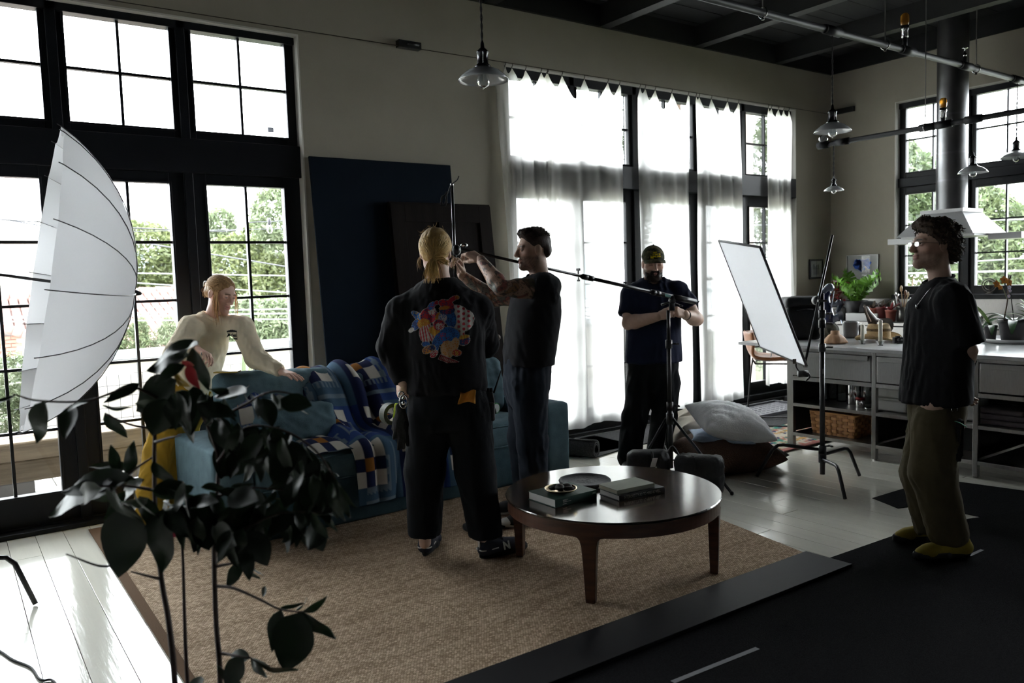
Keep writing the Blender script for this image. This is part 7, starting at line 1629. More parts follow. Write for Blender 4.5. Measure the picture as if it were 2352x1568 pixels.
f = Field(pf(1880, 700)-.1, pf(1940, 640)+.12, .005); f.cone(pf(1885, 678), pf(1905, 660), .028, .038, .02); f.ell(pf(1906, 662), (.034, .034, .030), None, .01); V, F = f.mesh(); mesh_ob('hood', V, F, GLZ, fg, smooth=True)
f = Field(pf(1890, 800)-.1, pf(1960, 660)+.15, .005); f.chain([pf(1912, 735, -.02), pf(1935, 722, -.06), pf(1944, 760, -.06), pf(1950, 776, -.055)], [.030, .029, .022, .015], .012); f.cone(pf(1950, 777, -.055), pf(1956, 786, -.07), .014, .010, .008); f.chain([pf(1905, 700, -.02), pf(1932, 698, -.05), pf(1924, 715, -.07)], [.022, .024, .018], .012); f.ell(pf(1927, 694, -.05), (.026, .024, .026), None, .012); V, F = f.mesh(); mesh_ob('limbs', V, F, GLZ, fg, smooth=True)
MB().cyl(pf(1915, 668, -.06), pf(1906, 732, -.08), .005, n=8).out('staff', GLZ, fg, smooth=True)
# carved wooden vase
wv_ = on_top(1918, 789); wt = thing('carved_wood_vase', tuple(wv_), 'lumpy pale carved wood vase with a small neck', 'vase'); PALEW = mat('pale_carved_wood', (.42, .24, .13), .6, var=.25, vscale=18, stretch=(1, 1, .4)); b = MB().lathe([(.055, 0), (.088, .006), (.090, .02), (.075, .05), (.052, .074), (.036, .082), (.034, .108), (.028, .108), (.027, .085)], wv_, n=30); V = np.vstack(b.V); dd = (V-wv_)*A3(1, 1, 0); an = np.arctan2(dd[:, 1], dd[:, 0]); V = V+dd*(.10*np.sin(an*5+1)+.05*np.sin(an*9))[:, None]*np.clip(1-(V[:, 2]-wv_[2])/.085, 0, 1)[:, None]; mesh_ob('vase_body', V, b.F, PALEW, wt, smooth=True)
# straw hat
hp_ = on_top(2018, 783); hat = thing('straw_hat', tuple(hp_), 'woven straw cowboy hat with pierced band on the island', 'hat'); STRAW = mat('golden_straw', (.46, .33, .17), .8, var=.2, vscale=60, stretch=(1, 1, 4), bump=.5, bscale=90)
prof = []; V = []; n = 48; rings = [(.175, .030), (.165, .018), (.13, .012), (.098, .012), (.090, .018), (.088, .06), (.085, .105), (.078, .128), (.05, .136), (.002, .130)]
for k, (r, z) in enumerate(rings):
    for j in range(n):
        a = 2*PI*j/n; e_ = 1.12 if True else 1; zz = z+(.028*math.cos(2*a)*max(0, (r-.10)/.07) if r > .10 else 0)+(.012*math.cos(2*a+.5) if z > .1 else 0)-(.02 if k >= 8 else 0); V.append(hp_+A3(r*math.cos(a)*.95, r*math.sin(a)*1.1, zz+.012))
F = [(i*n+j, i*n+(j+1) % n, (i+1)*n+(j+1) % n, (i+1)*n+j) for i in range(len(rings)-1) for j in range(n)]; o = mesh_ob('hat_body', np.array(V), F, STRAW, hat, smooth=True); o.modifiers.new('thickness', 'SOLIDIFY').thickness = .004
V = []
for z in (.075, .098):
    for j in range(n): a = 2*PI*j/n; V.append(hp_+A3(.0905*math.cos(a)*.95, .0905*math.sin(a)*1.1, z+.012))
mesh_ob('band', np.array(V), [(j, (j+1) % n, n+(j+1) % n, n+j) for j in range(n)], mat('dark_pierced_straw', (.13, .085, .04), .8, var=.6, vscale=70), hat)
# candles in glass holders
WAX = mat('ivory_wax', (.70, .66, .55), .5)
for px, py, h, lab in ((1981, 790, .16, 'shorter ivory candle in a glass holder'), (2022, 793, .205, 'taller ivory candle in a glass holder beside the hat')):
    c = on_top(px, py); t = thing('candle', tuple(c), lab, 'candle', 'candles on the island'); b = MB().lathe([(.016, .006), (.0165, h*.5), (.0155, h-.006), (.011, h), (.003, h-.004)], c, n=16); b.out('wax_stick', WAX, t, smooth=True); MB().lathe([(.022, 0), (.016, .006), (.034, .034), (.036, .036), (.018, .008), (.016, .004)], c, n=8).out('glass_holder', GLAS, t); MB().cyl(c+ZU*h, c+ZU*(h+.012), .0012, n=5).out('wick', BLACKMETAL, t)
# animal sculpture lying behind the hat
HO = mat('dark_brown_patina', (.058, .043, .033), .45, var=.3, vscale=10); hz0 = on_top(2045, 778)+A3(.12, .0, 0); hs = thing('animal_sculpture', tuple(hz0), 'dark brown carved animal sculpture behind the straw hat', 'sculpture'); TQ = depth_of(hz0); ph_ = lambda x, y, dt=0.: at_d(x, y, TQ+dt)
f = Field(ph_(1940, 800)-.15, ph_(2110, 690)+.25, .007); f.ell(ph_(2058, 748, .05), (.12, .10, .085), np.stack([RH, FH, ZU], 1), .03); f.ell(ph_(2025, 750, .05), (.10, .08, .07), np.stack([RH, FH, ZU], 1), .04); f.cone(ph_(2010, 748, .05), ph_(1985, 712, .02), .055, .038, .03); f.cone(ph_(1985, 712, .02), ph_(1950, 722, 0), .036, .022, .02); f.cone(ph_(1950, 722, 0), ph_(1946, 727, 0), .022, .017, .01)
for q, dt in ((2082, -.01), (2085, .10), (2000, .0), (2002, .1)): f.cone(ph_(q, 760, dt), ph_(q, 785, dt), .026, .018, .02)
for dt in (-.02, .04): f.cone(ph_(1982, 705, dt), ph_(1976, 692, dt), .012, .004, .008)
f.cone(ph_(2085, 735, .05), ph_(2105, 738, .05), .012, .006, .012); f.cut(A3(0, 0, IZ+.001), (0, 0, -1)); V, F = f.mesh(); mesh_ob('carved_body', V, F, HO, hs, smooth=True); MB().tube([ph_(1985, 700, -.04), ph_(1992, 722, -.03), ph_(2000, 738, -.02)], .006, 6).out('strap', mat('tan_strap', (.26, .2, .16), .6), hs, smooth=True)
# little camera with strap
cmx = on_top(2062, 788); cmr = thing('film_camera', tuple(cmx), 'small black camera with a cable beside the candles', 'camera'); MB().box(cmx+ZU*.026, (.075, .04, .05), M=np.stack([RH, FH, ZU], 1)).out('camera_body', BLACKMETAL, cmr, bevel=.006); MB().cyl(cmx+ZU*.024-FH*.02, cmx+ZU*.024-FH*.045, .019, n=16).out('lens', BLACKMETAL, cmr, smooth=True); MB().box(cmx+ZU*.055, (.03, .025, .012), M=np.stack([RH, FH, ZU], 1)).out('viewfinder', BLACKMETAL, cmr, bevel=.003); MB().tube(bez([cmx+RH*.04+ZU*.03, cmx+RH*.07+ZU*.01, cmx+RH*.05+ZU*.005-FH*.03, cmx-RH*.03+ZU*.004-FH*.05], 12), .004, 6).out('strap', BLACKMETAL, cmr, smooth=True)
# orchids on a white tray
trc = on_top(2318, 786)+A3(.05, -.02, 0); single('white_tray', MB().lathe([(.20, 0), (.235, .012), (.25, .035), (.245, .035), (.225, .016), (.19, .008), (.002, .008)], trc, n=48), mat('white_ceramic', (.60, .60, .60), .3), 'round white tray under the orchid pots', 'tray', smooth=True)
POTD = mat('dark_grey_pot', (.055, .052, .055), .55, var=.1, vscale=20); SOIL = mat('bark_soil', (.05, .035, .02), .95, bump=.6, bscale=60)
def pot(c, r, h, m, t, taper=.8):
    MB().lathe([(r*taper*.9, 0), (r*taper, .004), (r, h*.86), (r*1.07, h*.87), (r*1.07, h), (r*.98, h), (r*.95, h*.88)], c, n=28).out('pot', m, t, smooth=True); MB().lathe([(r*.95, h*.86), (.001, h*.88)], c, n=20, cap=False).out('soil', SOIL, t)
def strap_leaf(t, base, d, L, w, rise, droop, m, n=9, name='leaf', col=None, tip=1.):
    d = nz(np.asarray(d)*A3(1, 1, 0)); s = np.cross(ZU, d); G = []
    for k in range(n):
        u = k/(n-1); c = np.asarray(base)+d*L*(u*(1-.12*droop*u))+ZU*L*(rise*u-droop*u*u); ww = w*(math.sin(PI*min(.97, .12+.85*u))**.7); G.append([c-s*ww+ZU*ww*.25, c-s*ww*.5+ZU*ww*.05, c, c+s*ww*.5+ZU*ww*.05, c+s*ww+ZU*ww*.25])
    b = MB().surf(G); return mesh_ob(name, np.vstack(b.V), b.F, m, t, smooth=True, cols=None if col is None else np.repeat(np.asarray(col)[None], len(G)*5, 0))
ORL = mat('deep_green_leaf', (.035, .085, .03), .35, var=.2, vscale=15); ORB = mat('bright_green_leaf', (.12, .20, .05), .4, var=.2, vscale=15)
oc = trc+A3(.02, .02, .009); ot = thing('orchid', tuple(oc), 'orchid with orange blossoms in a large dark pot on the white tray', 'orchid'); pot(oc, .105, .165, POTD, ot)
for a, L, r_, d_, w in ((2.6, .28, .55, .75, .035), (3.5, .30, .35, .6, .032), (1.9, .22, .9, .7, .036), (.4, .28, .5, .75, .035), (-.6, .26, .6, .8, .034), (-1.4, .24, .4, .7, .03), (4.3, .24, .35, .6, .03), (1.2, .26, .7, .7, .038)): strap_leaf(ot, oc+ZU*.15+A3(math.cos(a)*.02, math.sin(a)*.02, 0), (math.cos(a), math.sin(a), 0), L, w, r_, d_, ORL)
TO = depth_of(oc+ZU*.3); po = lambda x, y, dt=0.: at_d(x, y, TO+dt); MB().tube(bez([oc+ZU*.15, po(2307, 740), po(2314, 690), po(2316, 655), po(2322, 632)], 20), .006, 7).out('stem', mat('brown_stem', (.07, .04, .03), .6), ot, smooth=True); MB().cyl(oc+ZU*.15+A3(.01, 0, 0), po(2316, 632), .004, n=6).out('support_stick', BLACKMETAL, ot)
MB().tube(bez([po(2314, 690), po(2305, 665), po(2296, 655), po(2286, 648)], 10), .003, 6).out('stem', mat('green_stem', (.12, .14, .06), .5), ot, smooth=True)
ORG = mat('orange_petal', (.58, .20, .015), .5, var=.2, vscale=60); WHP = mat('pale_violet_petal', (.55, .55, .72), .5)
def blossom(t, c, r, m, dirn, mc):
    x, y, z = basis(dirn); nm = MB()
    for k in range(5):
        a = k*2*PI/5+.3; u_ = x*math.cos(a)+y*math.sin(a); v_ = np.cross(z, u_); G = [[c+u_*r*q+v_*r*.42*math.sin(PI*min(.95, .1+q*.85))*s_+z*r*.15*q*(1-q)*4 for s_ in (-1, -.4, .4, 1)] for q in (0, .25, .5, .75, 1.)]; MB().surf(G).out('petal', m, t, smooth=True)
    MB().ball(c+z*.006, r*.18, 8, 6).out('flower_centre', mc, t, smooth=True)
for x, y, r in ((2306, 643, .034), (2317, 648, .030), (2289, 652, .030), (2297, 660, .022)): blossom(ot, po(x, y, -.02), r, ORG, -FH+.2*ZU, mat('dark_red_centre', (.2, .03, .02), .5))
for x, y, r in ((2318, 660, .018), (2320, 668, .014), (2317, 680, .015)): blossom(ot, po(x, y, -.02), r, WHP, -FH, ORG)
oc2 = trc+A3(-.10, .165, .012)+FH*.0; oc2 = on_top(2268, 788)*A3(1, 1, 0)+A3(.05, 0, IZ+.012); o2 = thing('orchid', tuple(oc2), 'smaller orchid with upright leaves in a narrow dark pot', 'orchid'); pot(oc2, .045, .13, POTD, o2)
for a, L, r_, d_, w in ((2.2, .24, 1.0, .35, .022), (2.9, .22, 1.25, .4, .020), (3.6, .22, .35, .6, .022), (.6, .18, .6, .6, .02)): strap_leaf(o2, oc2+ZU*.12, (math.cos(a), math.sin(a), 0), L, w, r_, d_, ORL if a != 2.9 else ORB)
rp_ = trc+A3(.0, -.16, .012); o3 = thing('potted_plant', tuple(rp_), 'spidery pale green plant in a red pot at the right edge', 'plant'); pot(rp_, .06, .13, mat('dark_red_pot', (.14, .02, .015), .5), o3)
for k in range(16): a = k*.9; strap_leaf(o3, rp_+ZU*.12, (math.cos(a), math.sin(a), 0), rnd.uniform(.2, .32), .009, rnd.uniform(.8, 1.5), rnd.uniform(.5, 1.0), ORB)
sq = at_z(2206, 772, IZ); sq[0] = 6.70; single('white_box', MB().bb(sq[0], sq[0]+.16, sq[1]-.30, sq[1]-.08, IZ, IZ+.07), mat('white_card', (.6, .58, .55), .7), 'small white box on the island behind the orchids', 'box', bevel=.004)

# ------------------------------------------------------------------ counter along the right wall
ct = thing('kitchen_counter', (8.62, 3.2, 0), 'stainless steel counter with splashback along the kitchen wall', 'counter'); CXF = 8.26
MB().bb(CXF, X1-.002, .6, 5.70, .87, .905).out('worktop', STEEL, ct, bevel=.003); MB().bb(X1-.02, X1-.003, .6, 5.70, .905, 1.135).out('splashback', STEEL, ct)
for i in range(7):
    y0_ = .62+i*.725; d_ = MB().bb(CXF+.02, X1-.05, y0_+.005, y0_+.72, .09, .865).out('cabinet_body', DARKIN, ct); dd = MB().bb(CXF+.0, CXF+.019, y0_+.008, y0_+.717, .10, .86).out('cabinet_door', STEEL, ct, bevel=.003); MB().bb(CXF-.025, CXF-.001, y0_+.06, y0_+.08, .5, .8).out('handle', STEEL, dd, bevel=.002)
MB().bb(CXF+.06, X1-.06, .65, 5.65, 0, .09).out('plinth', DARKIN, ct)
CZ = .905
def on_counter(px, x): d = ray(px, 730); return A3(x, d[1]*x/d[0], CZ)
# fern like plant in black pot
fc = on_counter(1965, 8.55); fe_ = thing('leafy_potted_plant', tuple(fc), 'bright green frilly plant in a tall black pot by the splashback', 'plant'); MB().lathe([(.10, 0), (.12, .004), (.135, .22), (.13, .225), (.12, .2)], fc, n=28).out('pot', mat('black_pot', (.012, .012, .013), .5), fe_, smooth=True); MB().lathe([(.125, .2), (.001, .205)], fc, n=20, cap=False).out('soil', SOIL, fe_)
FERN = leaf_mat('frilly_leaf')
def frond(t, base, d, L, rise, seed):
    g = np.random.default_rng(seed); d = nz(d); s = np.cross(d, ZU); V = []; F = []; C = []
    pts = [np.asarray(base)+d*L*.55*u**1.3+ZU*L*rise*(u-.25*u*u) for u in np.linspace(0, 1, 10)]
    for k in range(1, 10):
        for sg in (-1, 1):
            u = k/9; c = pts[k]; w = .075*L/.3*math.sin(PI*(.15+.8*u))*g.uniform(.8, 1.2); a = c-ZU*.018; b = c+s*sg*w+ZU*.012+g.normal(size=3)*.008; e = c+s*sg*w*.9+ZU*.045+g.normal(size=3)*.008; i = len(V); V += [a, b, e, c+ZU*.02]; F.append((i, i+1, i+2, i+3)); cc = A3(.13, .30, .03)*g.uniform(.7, 1.5); C += [cc]*4
    mesh_ob('frond', np.array(V), F, FERN, t, cols=np.array(C)); 
for k in range(22):
    a = k*2.4; frond(fe_, fc+ZU*.21+A3(math.cos(a), math.sin(a), 0)*.04, (math.cos(a)*(.5+.3*(k % 3)), math.sin(a)*(.5+.3*(k % 3)), 0), .30+.05*(k % 4), 1.0-.18*(k % 3), k)
# red leaved plant
rc_ = on_counter(1925, 8.45); rp2 = thing('red_leaf_plant', tuple(rc_), 'plant with dark red leaves behind the ceramic figure', 'plant'); pot(rc_, .09, .15, mat('grey_glazed_pot', (.22, .21, .21), .35), rp2); REDL = mat('dark_red_leaf', (.24, .012, .02), .4, var=.3, vscale=30)
for k in range(26): a = k*2.4; strap_leaf(rp2, rc_+ZU*(.14+.012*k), (math.cos(a), math.sin(a), 0), .15, .032, .5, .5, REDL if k % 5 else mat('pale_pink_leaf', (.45, .30, .32), .5))
MB().cyl(rc_+ZU*.14, rc_+ZU*.45, .008, n=8).out('stem', mat('brown_stem_b', (.08, .04, .03), .7), rp2)
gv = on_top(1950, 777)+A3(.06, .02, 0); single('grey_vase', MB().lathe([(.05, 0), (.062, .006), (.072, .14), (.066, .15), (.06, .14)], gv, n=28), mat('grey_glaze_b', (.20, .19, .19), .3), 'grey glazed vase on the island left of the animal sculpture', 'vase', smooth=True)
# bowl, pots, utensils on the counter
bw = on_counter(1995, 8.55); single('black_bowler_hat', MB().lathe([(.17, .0), (.185, .012), (.175, .008), (.11, .006), (.105, .06), (.09, .105), (.05, .125), (.002, .13)], bw+ZU*.09, n=32), mat('black_felt', (.012, .012, .013), .9), 'black bowler hat on the counter behind the sculpture', 'hat', smooth=True)
single('white_platform', MB().bb(8.35, 8.75, bw[1]-.22, bw[1]+.16, CZ, CZ+.089), mat('white_enamel', (.6, .6, .6), .3), 'white enamel box under the bowler hat', 'box', bevel=.006)
TERR = mat('terracotta', (.32, .10, .075), .8, var=.15, vscale=12); SUC = mat('dusky_succulent', (.10, .075, .055), .5, var=.3, vscale=20)
for px, r, h, lab, sd in ((2005, .075, .15, 'wide reddish terracotta pot with a low succulent', 1), (2025, .055, .16, 'dark red tall pot in the middle of the counter', 2), (2046, .055, .13, 'pink terracotta pot with a rim and trailing leaves', 3)):
    c = on_counter(px, 8.42); t = thing('terracotta_pot', tuple(c), lab, 'pot', 'terracotta pots on the counter'); pot(c, r, h, TERR if sd != 2 else mat('oxblood_glaze', (.12, .03, .03), .4), t)
    for k in range(9): a = k*2.4; strap_leaf(t, c+ZU*h*.9, (math.cos(a), math.sin(a), 0), .09+.02*(k % 3), .014, .6+.25*(k % 3), .4, SUC if sd < 3 else REDL)
uc = on_counter(2072, 8.5); ut = thing('utensil_jar', tuple(uc), 'steel jar full of wooden and metal spoons', 'jar'); MB().lathe([(.055, 0), (.056, .16), (.052, .16), (.05, .02)], uc, n=24).out('jar', STEEL, ut, smooth=True)
for k, (px, py, mm, rr) in enumerate(((2070, 663, mat('pale_beech', (.55, .40, .24), .6), (.02, .012, .036)), (2063, 683, CHROME, (.026, .008, .04)), (2080, 672, mat('brown_spoon', (.16, .08, .04), .6), (.026, .012, .03)), (2086, 676, mat('pale_beech', (.5, .4, .2), .6), (.016, .01, .03)), (2091, 690, CHROME, (.022, .01, .03)), (2057, 676, CHROME, (.02, .01, .02)))):
    e_ = at_x(px, py, 8.5); MB().cyl(uc+ZU*.03+A3(0, .01*(k-2), 0), e_, .005, n=6).out('spoon_handle', mm, ut); MB().ball(e_, rr, 12, 8).out('spoon_head', mm, ut, smooth=True)
single('steel_bottle', MB().lathe([(.03, 0), (.031, .15), (.02, .19), (.014, .2), (.014, .22)], on_counter(2050, 8.62), n=18), STEEL, 'slim steel bottle beside the utensil jar', 'bottle', smooth=True)
single('pepper_mill', MB().lathe([(.03, 0), (.026, .05), (.02, .10), (.027, .14), (.02, .17), (.024, .19), (.004, .21)], on_counter(2098, 8.6), n=18), WALN, 'dark wooden pepper mill behind the person in profile', 'mill', smooth=True)
fo_ = on_counter(2088, 8.45); single('steel_saucepan', MB().lathe([(.10, 0), (.11, .006), (.11, .12), (.105, .12), (.10, .01)], on_counter(2230, 8.5), n=32), STEEL, 'steel pan on the counter right of the person in profile', 'pan', smooth=True)
# sill ornament
so = A3(9.0, 0, 1.186); d_ = ray(2272, 655); so[1] = d_[1]*8.96/d_[0]; so[0] = 8.96; orn = thing('wire_ornament', tuple(so), 'round dark wire ornament standing on the kitchen window sill', 'ornament'); rc = so+ZU*.09
for r in (.072, .05): MB().tube([rc+A3(0, math.cos(a)*r, math.sin(a)*r) for a in np.linspace(0, 2*PI, 28, endpoint=False)], .005, 6, closed=True).out('ring', HOOKM, orn, smooth=True)
MB().tube([rc-A3(0, .07, 0), rc+A3(0, .07, 0)], .004, 6).tube([rc-ZU*.09, rc+ZU*.06], .004, 6).out('cross_bar', HOOKM, orn); MB().lathe([(.03, 0), (.03, .008), (.006, .02)], so, n=14).out('foot', HOOKM, orn)
# socket plate
single('power_socket', MB().bb(X1-.028, X1-.021, on_counter(2052, 8.9)[1]-.06, on_counter(2052, 8.9)[1]+.06, 1.0, 1.09), mat('white_socket', (.6, .6, .58), .5), 'white power socket on the splashback', 'socket', bevel=.003)

# ------------------------------------------------------------------ hood and chimney
hc_ = at_d(2186, 500, 8.15); HX, HY = 8.40, 4.06
hd_ = thing('range_hood', (HX, HY, 1.83), 'steel range hood with round chimney rising to the ceiling', 'hood'); zt_ = at_x(2186, 490, HX)[2]; zb_ = at_x(2186, 541, HX)[2]
MB().cyl((HX, HY, zt_), (HX, HY, 4.03), .142, n=40, caps=False).out('chimney', mat('grey_galvanised_steel', (.21, .21, .215), .36, 1.0, var=.1, vscale=6), hd_, smooth=True)
for zz in (2.35, 2.62, 3.0): MB().cyl((HX, HY, zz-.01), (HX, HY, zz+.01), .1435, n=40, caps=False).out('seam_band', mat('grey_band', (.25, .25, .26), .4, 1.0), hd_, smooth=True)
WHS = mat('pale_satin_steel', (.40, .40, .40), .42, .45); t0, t1 = .20, .36
V = [(HX+sx*t0, HY+sy*t0, zt_) for sx, sy in ((-1, -1), (1, -1), (1, 1), (-1, 1))]+[(HX+sx*t1, HY+sy*t1*1.05, zb_) for sx, sy in ((-1, -1), (1, -1), (1, 1), (-1, 1))]; MB().add(V, [(0, 1, 2, 3), (7, 6, 5, 4), (0, 4, 5, 1), (1, 5, 6, 2), (2, 6, 7, 3), (3, 7, 4, 0)]).out('hood_cone', WHS, hd_); MB().bb(HX-t0-.01, HX+t0+.01, HY-t0-.01, HY+t0+.01, zt_, zt_+.035).out('collar', WHS, hd_)
MB().bb(HX-.02, HX+.30, HY-.66, HY-.36, zb_-.06, zb_).out('side_shelf', WHS, hd_, bevel=.003); MB().bb(HX-.02, HX+.30, HY+.36, HY+.66, zb_-.06, zb_).out('side_shelf', WHS, hd_, bevel=.003); MB().bb(HX-.3, HX+.3, HY-.36, HY+.36, zb_-.02, zb_+.002).out('lip', WHS, hd_)
# ------------------------------------------------------------------ pictures
def picture(axis, c, w, h, fm, label, art, border=.012, matb=.25):
    t = thing('framed_picture', tuple(c), label, 'picture', 'framed pictures in the corner'); f = (lambda b, u0, u1, e0, e1, z0, z1: b.bb(c[0]+u0, c[0]+u1, c[1]-e1, c[1]-e0, c[2]+z0, c[2]+z1)) if axis == 'y' else (lambda b, u0, u1, e0, e1, z0, z1: b.bb(c[0]-e1, c[0]-e0, c[1]+u0, c[1]+u1, c[2]+z0, c[2]+z1))
    b = MB()
    for u0, u1, z0, z1 in ((-w/2, w/2, 0, border), (-w/2, w/2, h-border, h), (-w/2, -w/2+border, border, h-border), (w/2-border, w/2, border, h-border)): f(b, u0, u1, 0, .022, z0, z1)
    b.out('frame', fm, t, bevel=.002); b = MB(); f(b, -w/2+border, w/2-border, .004, .010, border, h-border); b.out('mount', mat('white_mount', (.60, .60, .59), .7), t)
    for (u0, u1, z0, z1, mm) in art: b = MB(); f(b, u0, u1, .0104, .0112, z0, z1); b.out('print', mm, t)
    b = MB(); f(b, -w/2+border, w/2-border, .0155, .0165, border, h-border); b.out('glazing', glass_mat('picture_glass', (.98, .98, .98), .5) if 'picture_glass' not in MATS else MATS['picture_glass'], t); return t, f
pc = at_y(1873, 640, 5.757); GRY = mat('grey_ink', (.12, .13, .14), .8); picture('y', A3(pc[0], 5.757, pc[2]), .27, .235, BLACKMETAL, 'small black framed print on the left wall by the corner', [(-.06, .06, .05, .115, mat('pale_grey_ink', (.32, .33, .34), .8)), (-.065, .065, .115, .125, GRY), (-.06, -.035, .125, .175, GRY), (-.03, -.01, .125, .15, GRY), (.0, .02, .125, .165, GRY), (.03, .055, .125, .17, GRY)], .02)
p2 = at_x(1982, 648, 8.937); tpic, f_ = picture('x', A3(8.937, p2[1], p2[2]), .40, .325, mat('silver_frame', (.5, .5, .5), .4, .5), 'white framed blue abstract print on the kitchen wall', [], .010)
g = np.random.default_rng(4); V = []; F = []
BLU = mat('cobalt_blue_ink', (.02, .12, .55), .6, var=.4, vscale=40)
for cx_, cz_, rx, rz in ((.03, .20, .075, .06), (-.035, .225, .065, .045), (.055, .235, .05, .04), (-.06, .26, .03, .02), (.02, .165, .04, .035), (-.075, .175, .022, .022), (.08, .26, .025, .015)):
    n = 26; pts = [(8.937-.0112, p2[1]+cx_+rx*math.cos(a)*(1+.22*math.sin(3*a+cx_*50)+.1*math.sin(7*a)), p2[2]+cz_+rz*math.sin(a)*(1+.2*math.cos(4*a+cz_*40))) for a in np.linspace(0, 2*PI, n, endpoint=False)]; i0 = len(V); V += pts; F.append(tuple(range(i0, i0+n)))
mesh_ob('blue_motif', np.array(V), F, BLU, tpic)

# ------------------------------------------------------------------ leather stool
LEAB = mat('cognac_leather', (.30, .115, .045), .35, var=.15, vscale=14, bump=.12, bscale=60); sto = A3(6.52, 4.86, .016); stl = thing('leather_stool', tuple(sto), 'cognac leather counter stool with thin black legs by the island end', 'stool'); SF = nz(A3(.35, -.92, 0)); SS = np.cross(SF, ZU)
SF = nz(-RH*.25+A3(.2, -1, 0)); SF = nz(RH*.95-FH*.30); SS = np.cross(SF, ZU); pz = lambda a, b, c: sto+SF*a+SS*b+ZU*c; G = []
prof = [(.24, .625), (.22, .640), (.14, .632), (.02, .622), (-.10, .630), (-.165, .665), (-.205, .74), (-.225, .82), (-.235, .90)]
for k, (a, z) in enumerate(bez([(p[0], p[1], 0) for p in prof], 26)[:, :2]):
    row = []
    for j in range(13): q = (j-6)/6; back = max(0, (z-.64)/.26); w = .225-.015*back; row.append(pz(a+.085*q*q*min(1, back*1.8)+.0, w*q, z+.035*q*q*(1-back)-.0*back))
    G.append(row)
o = MB().surf(G).out('seat_shell', LEAB, stl, smooth=True); md = o.modifiers.new('thickness', 'SOLIDIFY'); md.thickness = .022; md.offset = 0
MB().tube([pz(a_, 0, z_+.013) for a_, z_ in prof[1:]], .004, 5).out('seam', LEAB, stl, smooth=True)
for sy in (-1, 1):
    MB().tube(bez([pz(.17, .17*sy, .60), pz(.205, .195*sy, .59), pz(.25, .235*sy, .01)], 10), .008, 7).out('leg', BLACKMETAL, stl, smooth=True); MB().tube(bez([pz(-.13, .17*sy, .60), pz(-.165, .195*sy, .59), pz(-.22, .235*sy, .01)], 10), .008, 7).out('leg', BLACKMETAL, stl, smooth=True); MB().cyl(pz(.17, .17*sy, .60), pz(-.13, .17*sy, .60), .007, n=7).out('seat_frame', BLACKMETAL, stl); MB().cyl(pz(.25, .235*sy, .014), pz(-.22, .235*sy, .014), .007, n=7).out('runner', BLACKMETAL, stl)
for a_ in (.17, -.13): MB().cyl(pz(a_, -.17, .60), pz(a_, .17, .60), .007, n=7).out('seat_frame', BLACKMETAL, stl)
MB().cyl(pz(.235, -.22, .20), pz(.235, .22, .20), .007, n=7).out('footrest', BLACKMETAL, stl)
# ------------------------------------------------------------------ pipes and pendant lamps
PIPE = mat('dark_grey_pipe', (.010, .0105, .012), .5, spec=.18)
PY, PZ = 3.625, 3.30
pp = thing('sprinkler_pipe', (5.6, PY, PZ), 'dark overhead pipe running along the room under the ceiling', 'pipe'); MB().cyl((-2., PY, PZ), (X1, PY, PZ), .027, n=14).out('pipe_run', PIPE, pp, smooth=True)
def on_pipe1(px): d = ray(px, 75+(px-1912)*.25); return float(d[0]*PY/d[1])
def fitting(t, a, b, r=.037): MB().cyl(a, b, r, n=14).out('fitting', PIPE, t, smooth=True)
for px in (1912, 2085, 2218, 2335):
    x_ = on_pipe1(px); fitting(pp, (x_-.09, PY, PZ), (x_+.09, PY, PZ)); MB().cyl((x_-.115, PY, PZ), (x_-.09, PY, PZ), .033, n=14).out('coupling', PIPE, pp, smooth=True)
for px in (1752, 2033, 2242):
    x_ = on_pipe1(px); MB().cyl((x_, PY, PZ+.03), (x_, PY, 4.03), .005, n=6).out('hanger_rod', STEEL, pp); MB().tube([(x_, PY+math.cos(a)*.036, PZ+math.sin(a)*.036) for a in np.linspace(0, 2*PI, 16, endpoint=False)], .006, 6, closed=True).out('hanger_ring', CHROME, pp, smooth=True); MB().cyl((x_-.0, PY-.0, PZ-.05), (x_, PY, PZ-.03), .011, n=8).out('hanger_nut', CHROME, pp)
AMB = glass_mat('amber_glass', (.75, .38, .06), 1.5); AMBB = mat('amber_lamp_glass', (.45, .19, .02), .2, spec=.6, trans=.4)
def amber(t, base, s=1.): base = np.asarray(base, float); MB().lathe([(.022*s, 0), (.026*s, .01*s), (.024*s, .05*s), (.03*s, .06*s), (.03*s, .09*s)], base, n=14).out('lamp_socket', CHROME, t, smooth=True); MB().lathe([(.026*s, .09*s), (.032*s, .11*s), (.032*s, .16*s), (.022*s, .178*s), (.001, .182*s)], base, n=16).out('amber_bulb', AMBB, t, smooth=True)
x_ = on_pipe1(2078); MB().cyl((x_, PY, PZ+.02), (x_, PY, PZ+.10), .02, n=12).out('riser', PIPE, pp, smooth=True); amber(pp, (x_, PY, PZ+.10), 1.1)
x_ = on_pipe1(2216); MB().cyl((x_, PY, PZ+.02), (x_, PY, PZ+.08), .018, n=12).out('riser', PIPE, pp, smooth=True); MB().lathe([(.014, 0), (.016, .03), (.006, .035), (.006, .07), (.026, .075), (.026, .079), (.001, .08)], (x_, PY, PZ+.08), n=14).out('sprinkler_head', CHROME, pp, smooth=True)
